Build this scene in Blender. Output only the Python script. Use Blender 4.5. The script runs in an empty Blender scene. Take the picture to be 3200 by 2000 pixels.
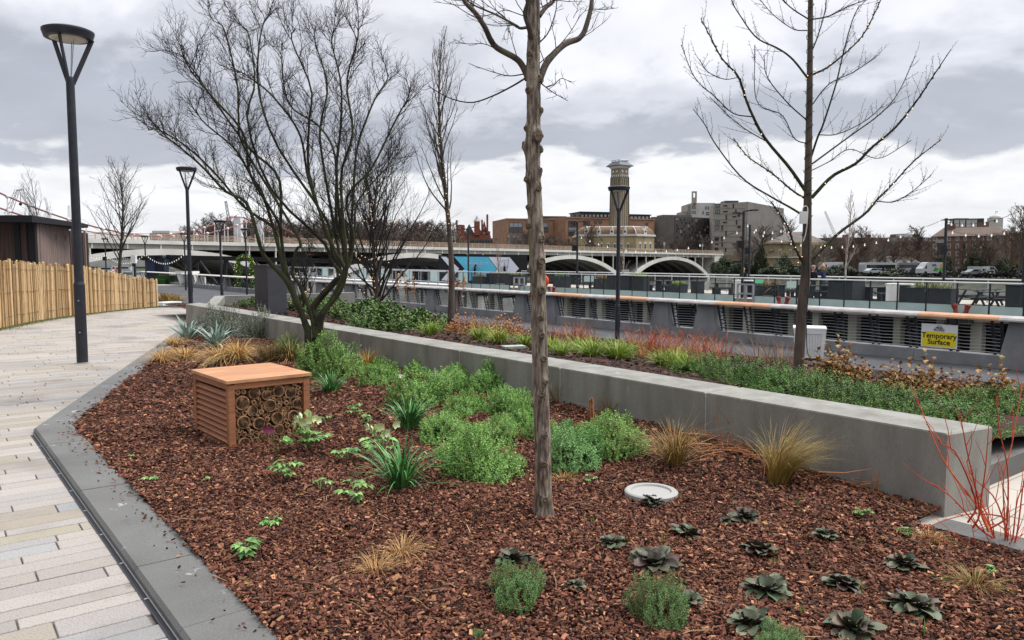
import bpy, math, random
import numpy as np
from mathutils import Vector, Matrix
SC = bpy.context.scene
COL = SC.collection
# ------------------------------------------------------------------ camera
CAMF, HZ, EYE = 2400.0, 812.0, 1.6          # focal length in photo pixels, horizon row, eye height
TH = math.atan((1000 - HZ) / CAMF)
cam = bpy.data.cameras.new('camera'); camo = bpy.data.objects.new('camera', cam); COL.objects.link(camo)
cam.sensor_width = 36; cam.lens = 36 * CAMF / 3200; cam.clip_start = .05; cam.clip_end = 6000
camo.location = (0, 0, EYE); camo.rotation_euler = (math.pi / 2 - TH, 0, 0)
SC.camera = camo
SC.view_settings.view_transform = 'Standard'; SC.view_settings.look = 'None'
SC.view_settings.exposure = 0.2; SC.view_settings.gamma = 1
SC.cycles.max_bounces = 6; SC.cycles.diffuse_bounces = 3; SC.cycles.transparent_max_bounces = 24
SC.cycles.use_denoising = True
# ------------------------------------------------------------------ sun + overcast sky
SUN_EL, SUN_AZ = math.radians(58), math.radians(70)
sd = bpy.data.lights.new('sun', 'SUN'); sd.energy = 2.6; sd.angle = math.radians(28); sd.color = (1, .965, .91)
so = bpy.data.objects.new('sun', sd); COL.objects.link(so)
sdir = Vector((math.sin(SUN_AZ) * math.cos(SUN_EL), math.cos(SUN_AZ) * math.cos(SUN_EL), math.sin(SUN_EL)))
so.rotation_euler = (-sdir).to_track_quat('-Z', 'Y').to_euler(); so.location = (0, 0, 60)
W = bpy.data.worlds.new('World'); SC.world = W; W.use_nodes = True
def build_world():
    nt = W.node_tree; nt.nodes.clear()
    N = nt.nodes.new; L = nt.links.new
    def mth(op, a, b=None, c=None, clamp=False):
        n = N('ShaderNodeMath'); n.operation = op; n.use_clamp = clamp
        for i, v in enumerate((a, b, c)):
            if v is None: continue
            if isinstance(v, (int, float)): n.inputs[i].default_value = v
            else: L(v, n.inputs[i])
        return n.outputs[0]
    out = N('ShaderNodeOutputWorld'); bg = N('ShaderNodeBackground'); L(bg.outputs[0], out.inputs[0])
    sky = N('ShaderNodeTexSky'); sky.sky_type = 'NISHITA'; sky.sun_disc = False
    sky.sun_elevation = SUN_EL; sky.sun_rotation = SUN_AZ; sky.air_density = 1.2; sky.dust_density = 3
    tc = N('ShaderNodeTexCoord'); sep = N('ShaderNodeSeparateXYZ'); L(tc.outputs['Generated'], sep.inputs[0])
    z = mth('MAXIMUM', sep.outputs[2], 0.0)
    el = mth('MULTIPLY', mth('ARCSINE', z), 57.2958)
    # planar cloud-deck coordinates
    den = mth('ADD', z, .24)
    cx = mth('DIVIDE', sep.outputs[0], den); cy = mth('DIVIDE', sep.outputs[1], den)
    cmb = N('ShaderNodeCombineXYZ'); L(cx, cmb.inputs[0]); L(cy, cmb.inputs[1])
    def noise(scale, det, rough, off, dist=0.0):
        mp = N('ShaderNodeMapping'); mp.inputs['Location'].default_value = off; L(cmb.outputs[0], mp.inputs[0])
        n = N('ShaderNodeTexNoise'); n.inputs['Scale'].default_value = scale; n.inputs['Detail'].default_value = det
        n.inputs['Roughness'].default_value = rough; n.inputs['Distortion'].default_value = dist
        L(mp.outputs[0], n.inputs['Vector']); return n.outputs[0]
    n1 = noise(1.15, 6, .52, (3.1, 7.3, 0), .4); n2 = noise(3.1, 7, .55, (1.7, 2.2, 4), .3)
    n3 = noise(.7, 3, .5, (8.7, 1.1, 2))
    warp = mth('ADD', mth('MULTIPLY', mth('SUBTRACT', n1, .5), 17.0), mth('MULTIPLY', mth('SUBTRACT', n2, .5), 12.0))
    # warp less close to the horizon so that the bright strip under the cloud deck stays
    wf = mth('MULTIPLY_ADD', el, .08, .25, True)
    ew = mth('ADD', el, mth('MULTIPLY', warp, wf))
    ramp = N('ShaderNodeValToRGB'); cr = ramp.color_ramp; cr.interpolation = 'EASE'
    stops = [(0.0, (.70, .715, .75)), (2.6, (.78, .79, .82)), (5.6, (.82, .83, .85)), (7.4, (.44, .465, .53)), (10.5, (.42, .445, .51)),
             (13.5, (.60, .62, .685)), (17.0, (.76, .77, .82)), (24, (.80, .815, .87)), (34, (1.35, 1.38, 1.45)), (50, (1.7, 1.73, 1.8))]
    while len(cr.elements) < len(stops): cr.elements.new(.5)
    for e, (p, c) in zip(cr.elements, stops): e.position = p / 60; e.color = (*c, 1)
    L(mth('DIVIDE', ew, 60, None, True), ramp.inputs[0])
    det = mth('MULTIPLY_ADD', n2, .5, .81)
    big = mth('MULTIPLY_ADD', n3, .4, .84)
    # added dimming of the unseen sky, behind left, to keep camera-facing walls darker
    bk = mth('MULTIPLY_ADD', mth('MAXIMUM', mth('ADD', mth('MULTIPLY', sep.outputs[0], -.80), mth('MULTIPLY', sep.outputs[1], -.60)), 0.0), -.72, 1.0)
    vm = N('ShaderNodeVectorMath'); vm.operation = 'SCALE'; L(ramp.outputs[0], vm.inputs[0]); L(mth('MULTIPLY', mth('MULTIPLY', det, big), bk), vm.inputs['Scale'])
    sk = N('ShaderNodeVectorMath'); sk.operation = 'SCALE'; sk.inputs['Scale'].default_value = .08; L(sky.outputs[0], sk.inputs[0])
    mix = N('ShaderNodeMix'); mix.data_type = 'RGBA'; mix.inputs['Factor'].default_value = .93
    L(sk.outputs[0], mix.inputs[6]); L(vm.outputs[0], mix.inputs[7])
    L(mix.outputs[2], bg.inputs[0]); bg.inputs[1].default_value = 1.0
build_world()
# ------------------------------------------------------------------ photo measurements -> places in the scene
_c, _s = math.cos(TH), math.sin(TH)
def ray(px, py):
    u = (px - 1600) / CAMF; v = (1000 - py) / CAMF
    return np.array([u, _c + v * _s, -_s + v * _c])
def G(px, py, z=0.0):
    r = ray(px, py); t = (z - EYE) / r[2]; return np.array([r[0] * t, r[1] * t, z])
def A(px, py, d):
    r = ray(px, py); t = d / r[1]; return np.array([r[0] * t, d, EYE + r[2] * t])
def V(*a): return np.array(a, float)
D = V(-.606, .796, 0); D /= np.linalg.norm(D)       # along the river wall, away from the camera
Nn = V(D[1], -D[0], 0)                              # towards the river
def ST(s, t, z=0.0): return D * s + Nn * t + V(0, 0, z)
def s_of(px, t, ):                                  # where the sight line of a photo column meets the line at offset t
    r = ray(px, 900); k = t / (r @ Nn); return float((r * k) @ D)
RNG = np.random.default_rng(7)
# ------------------------------------------------------------------ mesh builder
class MB:
    def __init__(self): self.v = []; self.f = []; self.n = 0; self.mi = 0
    def add(self, v, f):
        v = np.asarray(v, float).reshape(-1, 3)
        fs = f if isinstance(f, list) and len(f) and isinstance(f[0], np.ndarray) and f[0].ndim == 2 else None
        if fs is None:
            by = {}
            for q in f: by.setdefault(len(q), []).append(q)
            fs = [np.array(x, int) for x in by.values()]
        for a in fs: self.f.append((a + self.n, self.mi))
        self.v.append(v); self.n += len(v); return self
    def box(self, c, s, rz=0.0, ry=0.0):
        x, y, z = np.array(s, float) / 2
        v = np.array([[-x, -y, -z], [x, -y, -z], [x, y, -z], [-x, y, -z], [-x, -y, z], [x, -y, z], [x, y, z], [-x, y, z]])
        if ry: v = v @ np.array([[math.cos(ry), 0, -math.sin(ry)], [0, 1, 0], [math.sin(ry), 0, math.cos(ry)]])
        if rz: v = v @ np.array([[math.cos(rz), math.sin(rz), 0], [-math.sin(rz), math.cos(rz), 0], [0, 0, 1]])
        return self.hexa(v + np.array(c, float))
    def hexa(self, v):
        return self.add(v, [np.array([[0, 3, 2, 1], [4, 5, 6, 7], [0, 1, 5, 4], [1, 2, 6, 5], [2, 3, 7, 6], [3, 0, 4, 7]])])
    def beam(self, a, b, w, h, up=(0, 0, 1)):        # bar of width w and height h from a to b (centre line)
        a, b, up = np.array(a, float), np.array(b, float), np.array(up, float)
        d = b - a; d /= np.linalg.norm(d)
        x = np.cross(d, up); x /= (np.linalg.norm(x) + 1e-9); y = np.cross(x, d)
        o = [(-x * w - y * h) / 2, (x * w - y * h) / 2, (x * w + y * h) / 2, (-x * w + y * h) / 2]
        return self.hexa([a + o[0], a + o[1], b + o[1], b + o[0], a + o[3], a + o[2], b + o[2], b + o[3]])
    def prism(self, poly, z0, z1, top=True, bottom=True):
        p = np.array(poly, float)[:, :2]; n = len(p)
        ar = sum(p[i][0] * p[(i + 1) % n][1] - p[(i + 1) % n][0] * p[i][1] for i in range(n))
        if ar < 0: p = p[::-1]
        z0 = np.broadcast_to(z0, n); z1 = np.broadcast_to(z1, n)
        v = np.vstack([np.c_[p, z0], np.c_[p, z1]])
        f = [[i, (i + 1) % n, n + (i + 1) % n, n + i] for i in range(n)]
        if top: f.append(list(range(n, 2 * n)))
        if bottom: f.append(list(range(n))[::-1])
        return self.add(v, f)
    def tube(self, pts, rad, n=6, cap=True):
        p = np.asarray(pts, float); k = len(p); rad = np.broadcast_to(np.asarray(rad, float), k)
        t = np.empty_like(p); t[1:-1] = p[2:] - p[:-2]; t[0] = p[1] - p[0]; t[-1] = p[-1] - p[-2]
        t /= (np.linalg.norm(t, axis=1, keepdims=True) + 1e-12)
        m = t.mean(0); ref = V(1, 0, 0) if abs(m[0]) < .7 * np.linalg.norm(m) + 1e-9 else V(0, 1, 0)
        x = np.cross(t, ref); x /= (np.linalg.norm(x, axis=1, keepdims=True) + 1e-12); y = np.cross(t, x)
        a = np.arange(n) * (2 * math.pi / n)
        v = p[:, None] + rad[:, None, None] * (np.cos(a)[None, :, None] * x[:, None] + np.sin(a)[None, :, None] * y[:, None])
        i = np.arange(k - 1)[:, None] * n; j = np.arange(n)[None]; j2 = (j + 1) % n
        q = np.stack([i + j, i + j2, i + n + j2, i + n + j], -1).reshape(-1, 4)
        fs = [q]
        if cap and n > 2: fs += [np.arange(n)[::-1][None].copy(), (np.arange(n) + (k - 1) * n)[None]]
        return self.add(v.reshape(-1, 3), fs)
    def lathe(self, prof, n=24, c=(0, 0, 0), axis=None):
        pr = np.array(prof, float); k = len(pr); a = np.arange(n) * (2 * math.pi / n)
        v = np.stack([pr[:, 0:1] * np.cos(a), pr[:, 0:1] * np.sin(a), np.repeat(pr[:, 1:2], n, 1)], -1)
        if axis is not None:
            R = np.array(Vector(axis).to_track_quat('Z', 'Y').to_matrix()); v = v @ R.T
        v = v + np.array(c, float)
        i = np.arange(k - 1)[:, None] * n; j = np.arange(n)[None]; j2 = (j + 1) % n
        fs = [np.stack([i + j, i + j2, i + n + j2, i + n + j], -1).reshape(-1, 4)]
        if pr[0, 0] > 1e-6: fs.append(np.arange(n)[::-1][None].copy())
        if pr[-1, 0] > 1e-6: fs.append((np.arange(n) + (k - 1) * n)[None])
        return self.add(v.reshape(-1, 3), fs)
    def ball(self, c, r, n=10, m=6, sq=(1, 1, 1)):
        pr = [(r * math.sin(math.pi * i / m) + 1e-7, -r * math.cos(math.pi * i / m)) for i in range(m + 1)]
        b = MB(); b.lathe(pr, n); v = b.v[0] * np.array(sq) + np.array(c, float)
        return self.add(v, [b.f[0][0]])
    def sheet(self, xs, ys, zf):                     # height field
        X, Y = np.meshgrid(xs, ys); Z = zf(X, Y); nx, ny = len(xs), len(ys)
        i = np.arange(ny - 1)[:, None] * nx; j = np.arange(nx - 1)[None]
        q = np.stack([i + j, i + j + 1, i + nx + j + 1, i + nx + j], -1).reshape(-1, 4)
        return self.add(np.stack([X, Y, Z], -1).reshape(-1, 3), [q])
    def leaves(self, c, d, nrm, ln, wd, fold=.25, mid=.45):   # pointed leaves, two halves folded along the rib
        c = np.asarray(c, float); m = len(c)
        d = d / (np.linalg.norm(d, axis=1, keepdims=True) + 1e-9)
        x = np.cross(d, nrm); x /= (np.linalg.norm(x, axis=1, keepdims=True) + 1e-9); y = np.cross(x, d)
        ln = np.broadcast_to(ln, m)[:, None]; wd = np.broadcast_to(wd, m)[:, None]
        b = c; t = c + d * ln - y * ln * .12; k = c + d * ln * mid + y * ln * .06
        l = k + x * wd / 2 + y * wd * fold; r = k - x * wd / 2 + y * wd * fold
        v = np.stack([b, r, t, l, k], 1).reshape(-1, 3); o = np.arange(m)[:, None] * 5
        return self.add(v, [np.concatenate([o + np.array([[0, 1, 4]]), o + np.array([[1, 2, 4]]), o + np.array([[2, 3, 4]]), o + np.array([[3, 0, 4]])])])
    def blades(self, base, d, ln, wd, droop, seg=5, twist=None, rng=RNG):  # arching grass blades
        base = np.asarray(base, float); m = len(base)
        d = d / np.linalg.norm(d, axis=1, keepdims=True)
        ln = np.broadcast_to(ln, m); wd = np.broadcast_to(wd, m); droop = np.broadcast_to(droop, m)
        h = d.copy(); h[:, 2] = 0; h /= (np.linalg.norm(h, axis=1, keepdims=True) + 1e-6)
        sd = np.cross(h, V(0, 0, 1)); a = rng.uniform(-.7, .7, m)[:, None]; sd = sd * np.cos(a) + h * np.sin(a) * .8
        rows = []
        for i in range(seg + 1):
            u = i / seg
            p = base + d * (ln * u)[:, None] + h * (ln * droop * u * u * .55)[:, None] - V(0, 0, 1) * (ln * droop * u ** 2.4 * .62)[:, None]
            w = (wd * (1 - u ** 1.7) * .5 + 1e-4)[:, None]
            rows += [p - sd * w, p + sd * w]
        v = np.stack(rows, 1).reshape(-1, 3); o = np.arange(m)[:, None] * (2 * seg + 2)
        f = np.concatenate([o + np.array([[2 * i, 2 * i + 1, 2 * i + 3, 2 * i + 2]]) for i in range(seg)])
        return self.add(v, [f])
    def build(self, name, mat, parent=None, loc=None, local=False, smooth=False):
        me = bpy.data.meshes.new(name)
        v = np.concatenate(self.v) if self.v else np.zeros((0, 3))
        off = np.zeros(3)
        if parent is not None and not local: off = np.array(parent.location)
        elif loc is not None: off = np.array(loc, float)
        v = v - off
        me.vertices.add(len(v)); me.vertices.foreach_set('co', v.astype(np.float32).ravel())
        li = np.concatenate([a.ravel() for a, _ in self.f]); tot = np.concatenate([np.full(len(a), a.shape[1]) for a, _ in self.f])
        mi = np.concatenate([np.full(len(a), m) for a, m in self.f])
        me.loops.add(len(li)); me.loops.foreach_set('vertex_index', li.astype(np.int32))
        me.polygons.add(len(tot)); st = np.concatenate([[0], np.cumsum(tot)[:-1]])
        me.polygons.foreach_set('loop_start', st.astype(np.int32)); me.polygons.foreach_set('loop_total', tot.astype(np.int32))
        me.polygons.foreach_set('material_index', mi.astype(np.int32))
        me.polygons.foreach_set('use_smooth', np.full(len(tot), bool(smooth)))
        me.update(calc_edges=True); me.validate()
        for m in (mat if isinstance(mat, (list, tuple)) else [mat]): me.materials.append(m)
        o = bpy.data.objects.new(name, me); COL.objects.link(o)
        if parent is not None: o.parent = parent
        elif loc is not None: o.location = loc
        return o
def tag(o, label=None, cat=None, group=None, kind=None):
    if label: o['label'] = label
    if cat: o['category'] = cat
    if group: o['group'] = group
    if kind: o['kind'] = kind
    return o
def thing(name, label, cat, loc=(0, 0, 0), group=None, rz=0.0):
    o = bpy.data.objects.new(name, None); COL.objects.link(o); o.empty_display_size = .1
    o.location = loc; o.rotation_euler = (0, 0, rz); return tag(o, label, cat, group)
KIDS = {}
def kids(o): return [c for c in bpy.data.objects if c.parent == o]
def dup(o, loc=None, rz=None, sc=None, label=None, group=None, parent=None):
    c = o.copy(); COL.objects.link(c)
    if parent is not None: c.parent = parent
    if loc is not None: c.location = loc
    if rz is not None: c.rotation_euler = (0, 0, rz)
    if sc is not None: c.scale = (sc, sc, sc) if np.isscalar(sc) else sc
    if label: c['label'] = label
    if group: c['group'] = group
    if o.name not in KIDS: KIDS[o.name] = kids(o)
    for k in KIDS[o.name]: dup(k, parent=c)
    return c
# ------------------------------------------------------------------ materials
def lin(c):
    if isinstance(c, str):
        c = [int(c[i:i + 2], 16) / 255 for i in (0, 2, 4)]
        c = [x / 12.92 if x <= .04045 else ((x + .055) / 1.055) ** 2.4 for x in c]
    return (*c[:3], 1.0)
def mat(name, col, rough=.8, col2=None, scale=4.0, detail=5, isl=None, val=0.0, objval=0.0, hue=0.0, bump=0.0, bscale=40.0, metal=0.0, spec=.3,
        stretch=(1, 1, 1), emit=None, estr=0.0, alpha=1.0, speck=None, trans=0.0, lo=.38, hi=.62, spots=None):
    m = bpy.data.materials.new(name); m.use_nodes = True; nt = m.node_tree; b = nt.nodes['Principled BSDF']
    N = nt.nodes.new; L = nt.links.new
    b.inputs['Roughness'].default_value = rough; b.inputs['Metallic'].default_value = metal; b.inputs['Specular IOR Level'].default_value = spec
    b.inputs['Base Color'].default_value = lin(col)
    cur = None
    tc = N('ShaderNodeTexCoord'); mp = N('ShaderNodeMapping'); mp.inputs['Scale'].default_value = stretch; L(tc.outputs['Object'], mp.inputs[0])
    def noise(sc, det=5, rg=.55):
        n = N('ShaderNodeTexNoise'); n.inputs['Scale'].default_value = sc; n.inputs['Detail'].default_value = det; n.inputs['Roughness'].default_value = rg
        L(mp.outputs[0], n.inputs['Vector']); return n.outputs[0]
    def mixc(fac, a, bb):
        x = N('ShaderNodeMix'); x.data_type = 'RGBA'
        if isinstance(fac, float): x.inputs[0].default_value = fac
        else: L(fac, x.inputs[0])
        for i, q in ((6, a), (7, bb)):
            if hasattr(q, 'is_linked'): L(q, x.inputs[i])
            else: x.inputs[i].default_value = lin(q)
        return x.outputs[2]
    def rng(v, a, c, o0=0.0, o1=1.0):
        r = N('ShaderNodeMapRange'); L(v, r.inputs[0]); r.inputs[1].default_value = a; r.inputs[2].default_value = c
        r.inputs[3].default_value = o0; r.inputs[4].default_value = o1; return r.outputs[0]
    geo = None
    if isl:
        geo = N('ShaderNodeNewGeometry'); rp = N('ShaderNodeValToRGB'); cr = rp.color_ramp
        while len(cr.elements) < len(isl): cr.elements.new(.5)
        for i, (e, c) in enumerate(zip(cr.elements, isl)): e.position = i / max(1, len(isl) - 1); e.color = lin(c)
        L(geo.outputs['Random Per Island'], rp.inputs[0]); cur = rp.outputs[0]
    if col2 is not None:
        cur = mixc(rng(noise(scale, detail), lo, hi), cur if cur is not None else col, col2)
    if spots is not None:
        cur = mixc(rng(noise(spots[1], 3), spots[2], spots[2] + .06), cur if cur is not None else col, spots[0])
    if speck is not None:
        cur = mixc(rng(noise(speck[1], 2, .7), .5, .72, 0, speck[2]), cur if cur is not None else col, speck[0])
    if val or objval or hue:
        h = N('ShaderNodeHueSaturation')
        if cur is None: h.inputs['Color'].default_value = lin(col)
        else: L(cur, h.inputs['Color'])
        f = None
        if val:
            if geo is None: geo = N('ShaderNodeNewGeometry')
            mu = N('ShaderNodeMath'); mu.operation = 'MULTIPLY'; mu.inputs[1].default_value = 7.13; L(geo.outputs['Random Per Island'], mu.inputs[0])
            fr = N('ShaderNodeMath'); fr.operation = 'FRACT'; L(mu.outputs[0], fr.inputs[0])
            f = rng(fr.outputs[0], 0, 1, 1 - val, 1 + val)
        if objval:
            oi = N('ShaderNodeObjectInfo'); g = rng(oi.outputs['Random'], 0, 1, 1 - objval, 1 + objval)
            if f is None: f = g
            else:
                mm = N('ShaderNodeMath'); mm.operation = 'MULTIPLY'; L(f, mm.inputs[0]); L(g, mm.inputs[1]); f = mm.outputs[0]
        if f is not None: L(f, h.inputs['Value'])
        if hue:
            oi = N('ShaderNodeObjectInfo'); L(rng(oi.outputs['Random'], 0, 1, .5 - hue, .5 + hue), h.inputs['Hue'])
        cur = h.outputs[0]
    if cur is not None: L(cur, b.inputs['Base Color'])
    if bump:
        bp = N('ShaderNodeBump'); bp.inputs['Strength'].default_value = bump; bp.inputs['Distance'].default_value = .02
        L(noise(bscale, 6, .6), bp.inputs['Height']); L(bp.outputs[0], b.inputs['Normal'])
    if emit is not None:
        b.inputs['Emission Color'].default_value = lin(emit); b.inputs['Emission Strength'].default_value = estr
    if alpha < 1: b.inputs['Alpha'].default_value = alpha
    if trans: b.inputs['Transmission Weight'].default_value = trans
    return m
# ------------------------------------------------------------------ palette
ASPH = mat('asphalt', (.066, .066, .075), .85, (.048, .049, .056), 1.2, bump=.25, bscale=160, speck=((.2, .2, .21), 220, .35))
PAVE = mat('granite_paving', 'b9b0a8', .75, isl=['99938f', 'a39b96', 'a69f99', '9d968f', 'a09888', 'a49d99', '8f9193', 'a9a19b', '9a9184', '9e9793'], val=.08,
           bump=.35, bscale=90, speck=((.13, .115, .105), 110, .65), stretch=(1, 1, 1), col2='6f6962', scale=1.1, lo=.52, hi=.82, spots=((.17, .155, .14), 2.3, .68))
GROUT = mat('grout', (.21, .19, .17), .95, (.14, .125, .11), 9)
KERBM = mat('dark_granite', (.07, .07, .07), .62, (.125, .125, .12), 1.5, isl=['4d4d4b', '595855', '605f5c', '52514f'], val=.08, bump=.18, bscale=120, speck=((.3, .3, .3), 160, .35), spec=.4, spots=((.38, .38, .37), 5.0, .68))
CONC = mat('cast_concrete', (.285, .28, .255), .8, (.175, .168, .148), 3.2, lo=.38, hi=.72, stretch=(1.4, 1.4, .35), bump=.25, bscale=70, speck=((.12, .115, .1), 90, .35), spots=((.42, .42, .41), 7.0, .68))
CONCD = mat('parapet_concrete', (.15, .155, .165), .85, (.22, .225, .235), 1.1, bump=.2, bscale=30)
SOIL = mat('soil_mulch', (.06, .033, .024), .95, (.022, .013, .01), 28, bump=.9, bscale=60)
CHIPM = mat('bark_chip', '5d3a2c', .82, isl=['1c100d', '4d2e25', '754636', '341f19', '93624c', '5c382d', '261613', 'b0805f', '553329', '82523f', '40261f'], val=.3, spec=.25)
METD = mat('dark_metal', (.017, .019, .027), .45, (.026, .028, .037), 6, spec=.4)
STEEL = mat('stainless', (.62, .63, .65), .28, metal=1.0)
STEELD = mat('galvanised', (.36, .37, .39), .45, metal=.3)
BLACK = mat('black', (.012, .012, .014), .6)
WHITE = mat('white_paint', (.78, .78, .77), .5, (.68, .68, .67), 3)
LENS = mat('lamp_lens', (.55, .52, .46), .35)
GLASS = mat('glass', (.5, .6, .6), .05, alpha=.022, spec=.3)
FROST = mat('frosted_toe_glass', (.52, .64, .62), .35, (.43, .56, .54), 1.0)
OAK = mat('new_hardwood', (.50, .275, .155), .65, (.40, .21, .115), 2.2, stretch=(1, 1, 1), bump=.1)
SILVERW = mat('weathered_hardwood', (.44, .41, .40), .7, (.31, .29, .285), 3.0, bump=.2)
CHARC = mat('charcoal_board', (.011, .014, .021), .6, (.018, .022, .03), 3, bump=.1)
# ------------------------------------------------------------------ ground, river, terraces
m = MB()
land = [ST(-260, 21.75), ST(112, 21.75), V(-120, 110, 0), V(-420, 150, 0), V(-420, -300, 0), ST(-260, -200)]
m.prism(land, -8, -1.1)
tag(m.build('promenade', ASPH), kind='structure')
WATER = mat('river_water', (.16, .165, .15), .12, (.11, .115, .10), .02, bump=.35, bscale=.6, spec=.5)
m = MB(); m.add([(-2500, -900, -5.1), (2500, -900, -5.1), (2500, 3200, -5.1), (-2500, 3200, -5.1)], [(0, 1, 2, 3)])
tag(m.build('river', WATER), kind='structure')
MUD = mat('riverbank', (.085, .088, .06), .95, (.05, .055, .035), .3, bump=.3, bscale=2)
bank = [(190, -60), (150, 60), (103, 190), (73, 272), (10, 340), (-150, 440), (-500, 520), (-1500, 560)]
m = MB(); poly = [V(*p, 0) for p in bank] + [V(-2500, 3200, 0), V(2500, 3200, 0), V(2500, -60, 0)]
m.prism(poly, -8, -2.75)
tag(m.build('far_bank', mat('far_ground', (.07, .068, .06), .95, (.045, .05, .035), .08)), kind='structure')
m = MB()                                                              # river wall of the far bank, sloping foot
for a, b in zip(bank[:-1], bank[1:]):
    a = V(*a, 0); b = V(*b, 0); d = (b - a) / np.linalg.norm(b - a); n = V(-d[1], d[0], 0) * 1.0
    if n @ (V(0, 0, 0) - (a + b) / 2) < 0: n = -n
    m.add([a + n * 5 + V(0, 0, -5.4), b + n * 5 + V(0, 0, -5.4), b + n * .5 + V(0, 0, -3.4), a + n * .5 + V(0, 0, -3.4), a + n * .5 + V(0, 0, -2.5), b + n * .5 + V(0, 0, -2.5), a + V(0, 0, -2.5), b + V(0, 0, -2.5)],
          [(0, 1, 2, 3), (3, 2, 5, 4), (4, 5, 7, 6)])
tag(m.build('embankment', MUD), kind='structure')
# upper terrace body
TER = [ST(-14, 7.3), ST(2.3, 7.3), ST(2.3, 5.2), ST(22.5, 5.2), ST(24.5, 2.5), V(-10.2, 25.8, 0), V(-60, 26.6, 0), V(-60, -12, 0)]
m = MB(); m.prism(TER, -1.12, -.012)
tag(m.build('terrace', GROUT), kind='structure')
# ramp of asphalt falling away beyond the paving
m = MB(); L0, L1 = V(-60, 26.55, -.03), V(-9.0, 25.75, -.03); L2, L3 = V(-15.8, 47.5, -1.085), V(-90, 49, -1.085)
L4 = V(-8.4, 22, -.03); L5 = V(-9.0, 34, -1.085)
m.add([L0, L1, L2, L3, L4, L5, L0 + V(0, 0, -1.2), L3 + V(0, 0, -.3)], [(0, 1, 2, 3), (1, 4, 5, 2), (0, 3, 7, 6)])
tag(m.build('ramp', ASPH), kind='structure')
# planks of granite
def planks(name, s0, s1, t0, t1, keep, pitch, lens, seed, mtl):
    rg = np.random.default_rng(seed); vs = []; s = s0
    while s < s1:
        w = pitch * rg.choice([.8, 1, 1, 1.25]); t = t0 - rg.uniform(0, 1)
        while t < t1:
            ln = rg.uniform(*lens); c = ST(s + w / 2, t + ln / 2)
            if keep(c):
                z = rg.uniform(-.0012, .0012); g = .004; b = .003
                for (e, zz) in ((0, -.012), (0, z - .003), (b, z)):
                    for (a1, a2) in ((s + g + e, t + g + e), (s + w - g - e, t + g + e), (s + w - g - e, t + ln - g - e), (s + g + e, t + ln - g - e)):
                        vs.append(ST(a1, a2, zz))
            t += ln
        s += w
    n = len(vs) // 12; o = np.arange(n)[:, None] * 12; q = []
    for l in (0, 4):
        q += [o + np.array([[l + i, l + (i + 1) % 4, l + 4 + (i + 1) % 4, l + 4 + i]]) for i in range(4)]
    q.append(o + np.array([[8, 9, 10, 11]])); q = np.concatenate(q)[:, ::-1]
    mm = MB(); mm.add(np.array(vs), [q]); return mm.build(name, mtl)
KO = [(1.27, -.31), (-1.406, 3.126), (-4.43, 7.01), (-7.13, 16.1), (-8.65, 21.2)]        # kerb line at the paving, near to far
def xk(y):
    for (x0, y0), (x1, y1) in zip(KO[:-1], KO[1:]):
        if y0 <= y <= y1: return x0 + (x1 - x0) * (y - y0) / (y1 - y0)
    return KO[0][0] if y < KO[0][1] else KO[-1][0]
tag(planks('paving', -2, 34, -20, 9.5, lambda c: (.8 < c[1] < 25.45) and c[0] < xk(c[1]) + .45 and c[0] > -1.15 * c[1] - 2 and c[0] > -22, .15, (.5, 1.15), 3, PAVE), kind='structure')
PAVE2 = mat('pale_paving', 'c9c0b4', .75, isl=['b0a89b', 'bbb3a7', 'a9a39a', 'beb7ac'], bump=.2, bscale=90, speck=((.3, .28, .26), 130, .35))
tag(planks('path', -14, 2.2, 5.06, 7.4, lambda c: c[1] > -1 and (c @ Nn) < 7.3, .28, (.5, .9), 5, PAVE2), kind='structure')
# kerb of dark granite with a chamfer to the path, stones with joints
def off_line(P, w):
    P = [np.array(p, float) for p in P]; out = []
    for i, p in enumerate(P):
        ns = []
        for a, b in ((i - 1, i), (i, i + 1)):
            if a >= 0 and b < len(P):
                d = P[b] - P[a]; d /= np.linalg.norm(d); ns.append(np.array([d[1], -d[0]]))
        n = sum(ns); n /= np.linalg.norm(n); out.append(p + n * w / (n @ ns[0]))
    return out
m = MB(); prof = [(0, -.1), (0, .030), (.016, .05), (.30, .053), (.30, -.1)]
rails = [off_line(KO, w) for w, _ in prof]
rg = np.random.default_rng(4)
for i in range(len(KO) - 1):
    Lg = np.linalg.norm(np.array(KO[i + 1]) - np.array(KO[i])); k = max(1, round(Lg / .85))
    for j in range(k):
        u0, u1 = j / k, (j + 1) / k; g = .0022 / Lg; u0 += g; u1 -= g; dz = rg.uniform(-.0015, .0015)
        v = []
        for u in (u0, u1):
            for r, (w, z) in zip(rails, prof):
                p = r[i] * (1 - u) + r[i + 1] * u; v.append((p[0], p[1], z + dz))
        f = [[a, a + 1, a + 6, a + 5] for a in range(4)] + [[4, 3, 2, 1, 0], [5, 6, 7, 8, 9]]
        m.add(v, f)
K2 = [ST(2.0, 4.78)[:2], ST(-6, 4.78)[:2]]                               # second stretch, right of the wall end
r2 = [off_line(K2, w) for w in (0, .22)]
for j in range(9):
    a, b = j / 9 + .0005, (j + 1) / 9 - .0005; v = []
    for z in (-.1, .06):
        v += [(*(r2[0][0] * (1 - a) + r2[0][1] * a), z), (*(r2[0][0] * (1 - b) + r2[0][1] * b), z), (*(r2[1][0] * (1 - b) + r2[1][1] * b), z), (*(r2[1][0] * (1 - a) + r2[1][1] * a), z)]
    m.hexa(v)
tag(m.build('kerb', KERBM), kind='structure')
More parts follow.
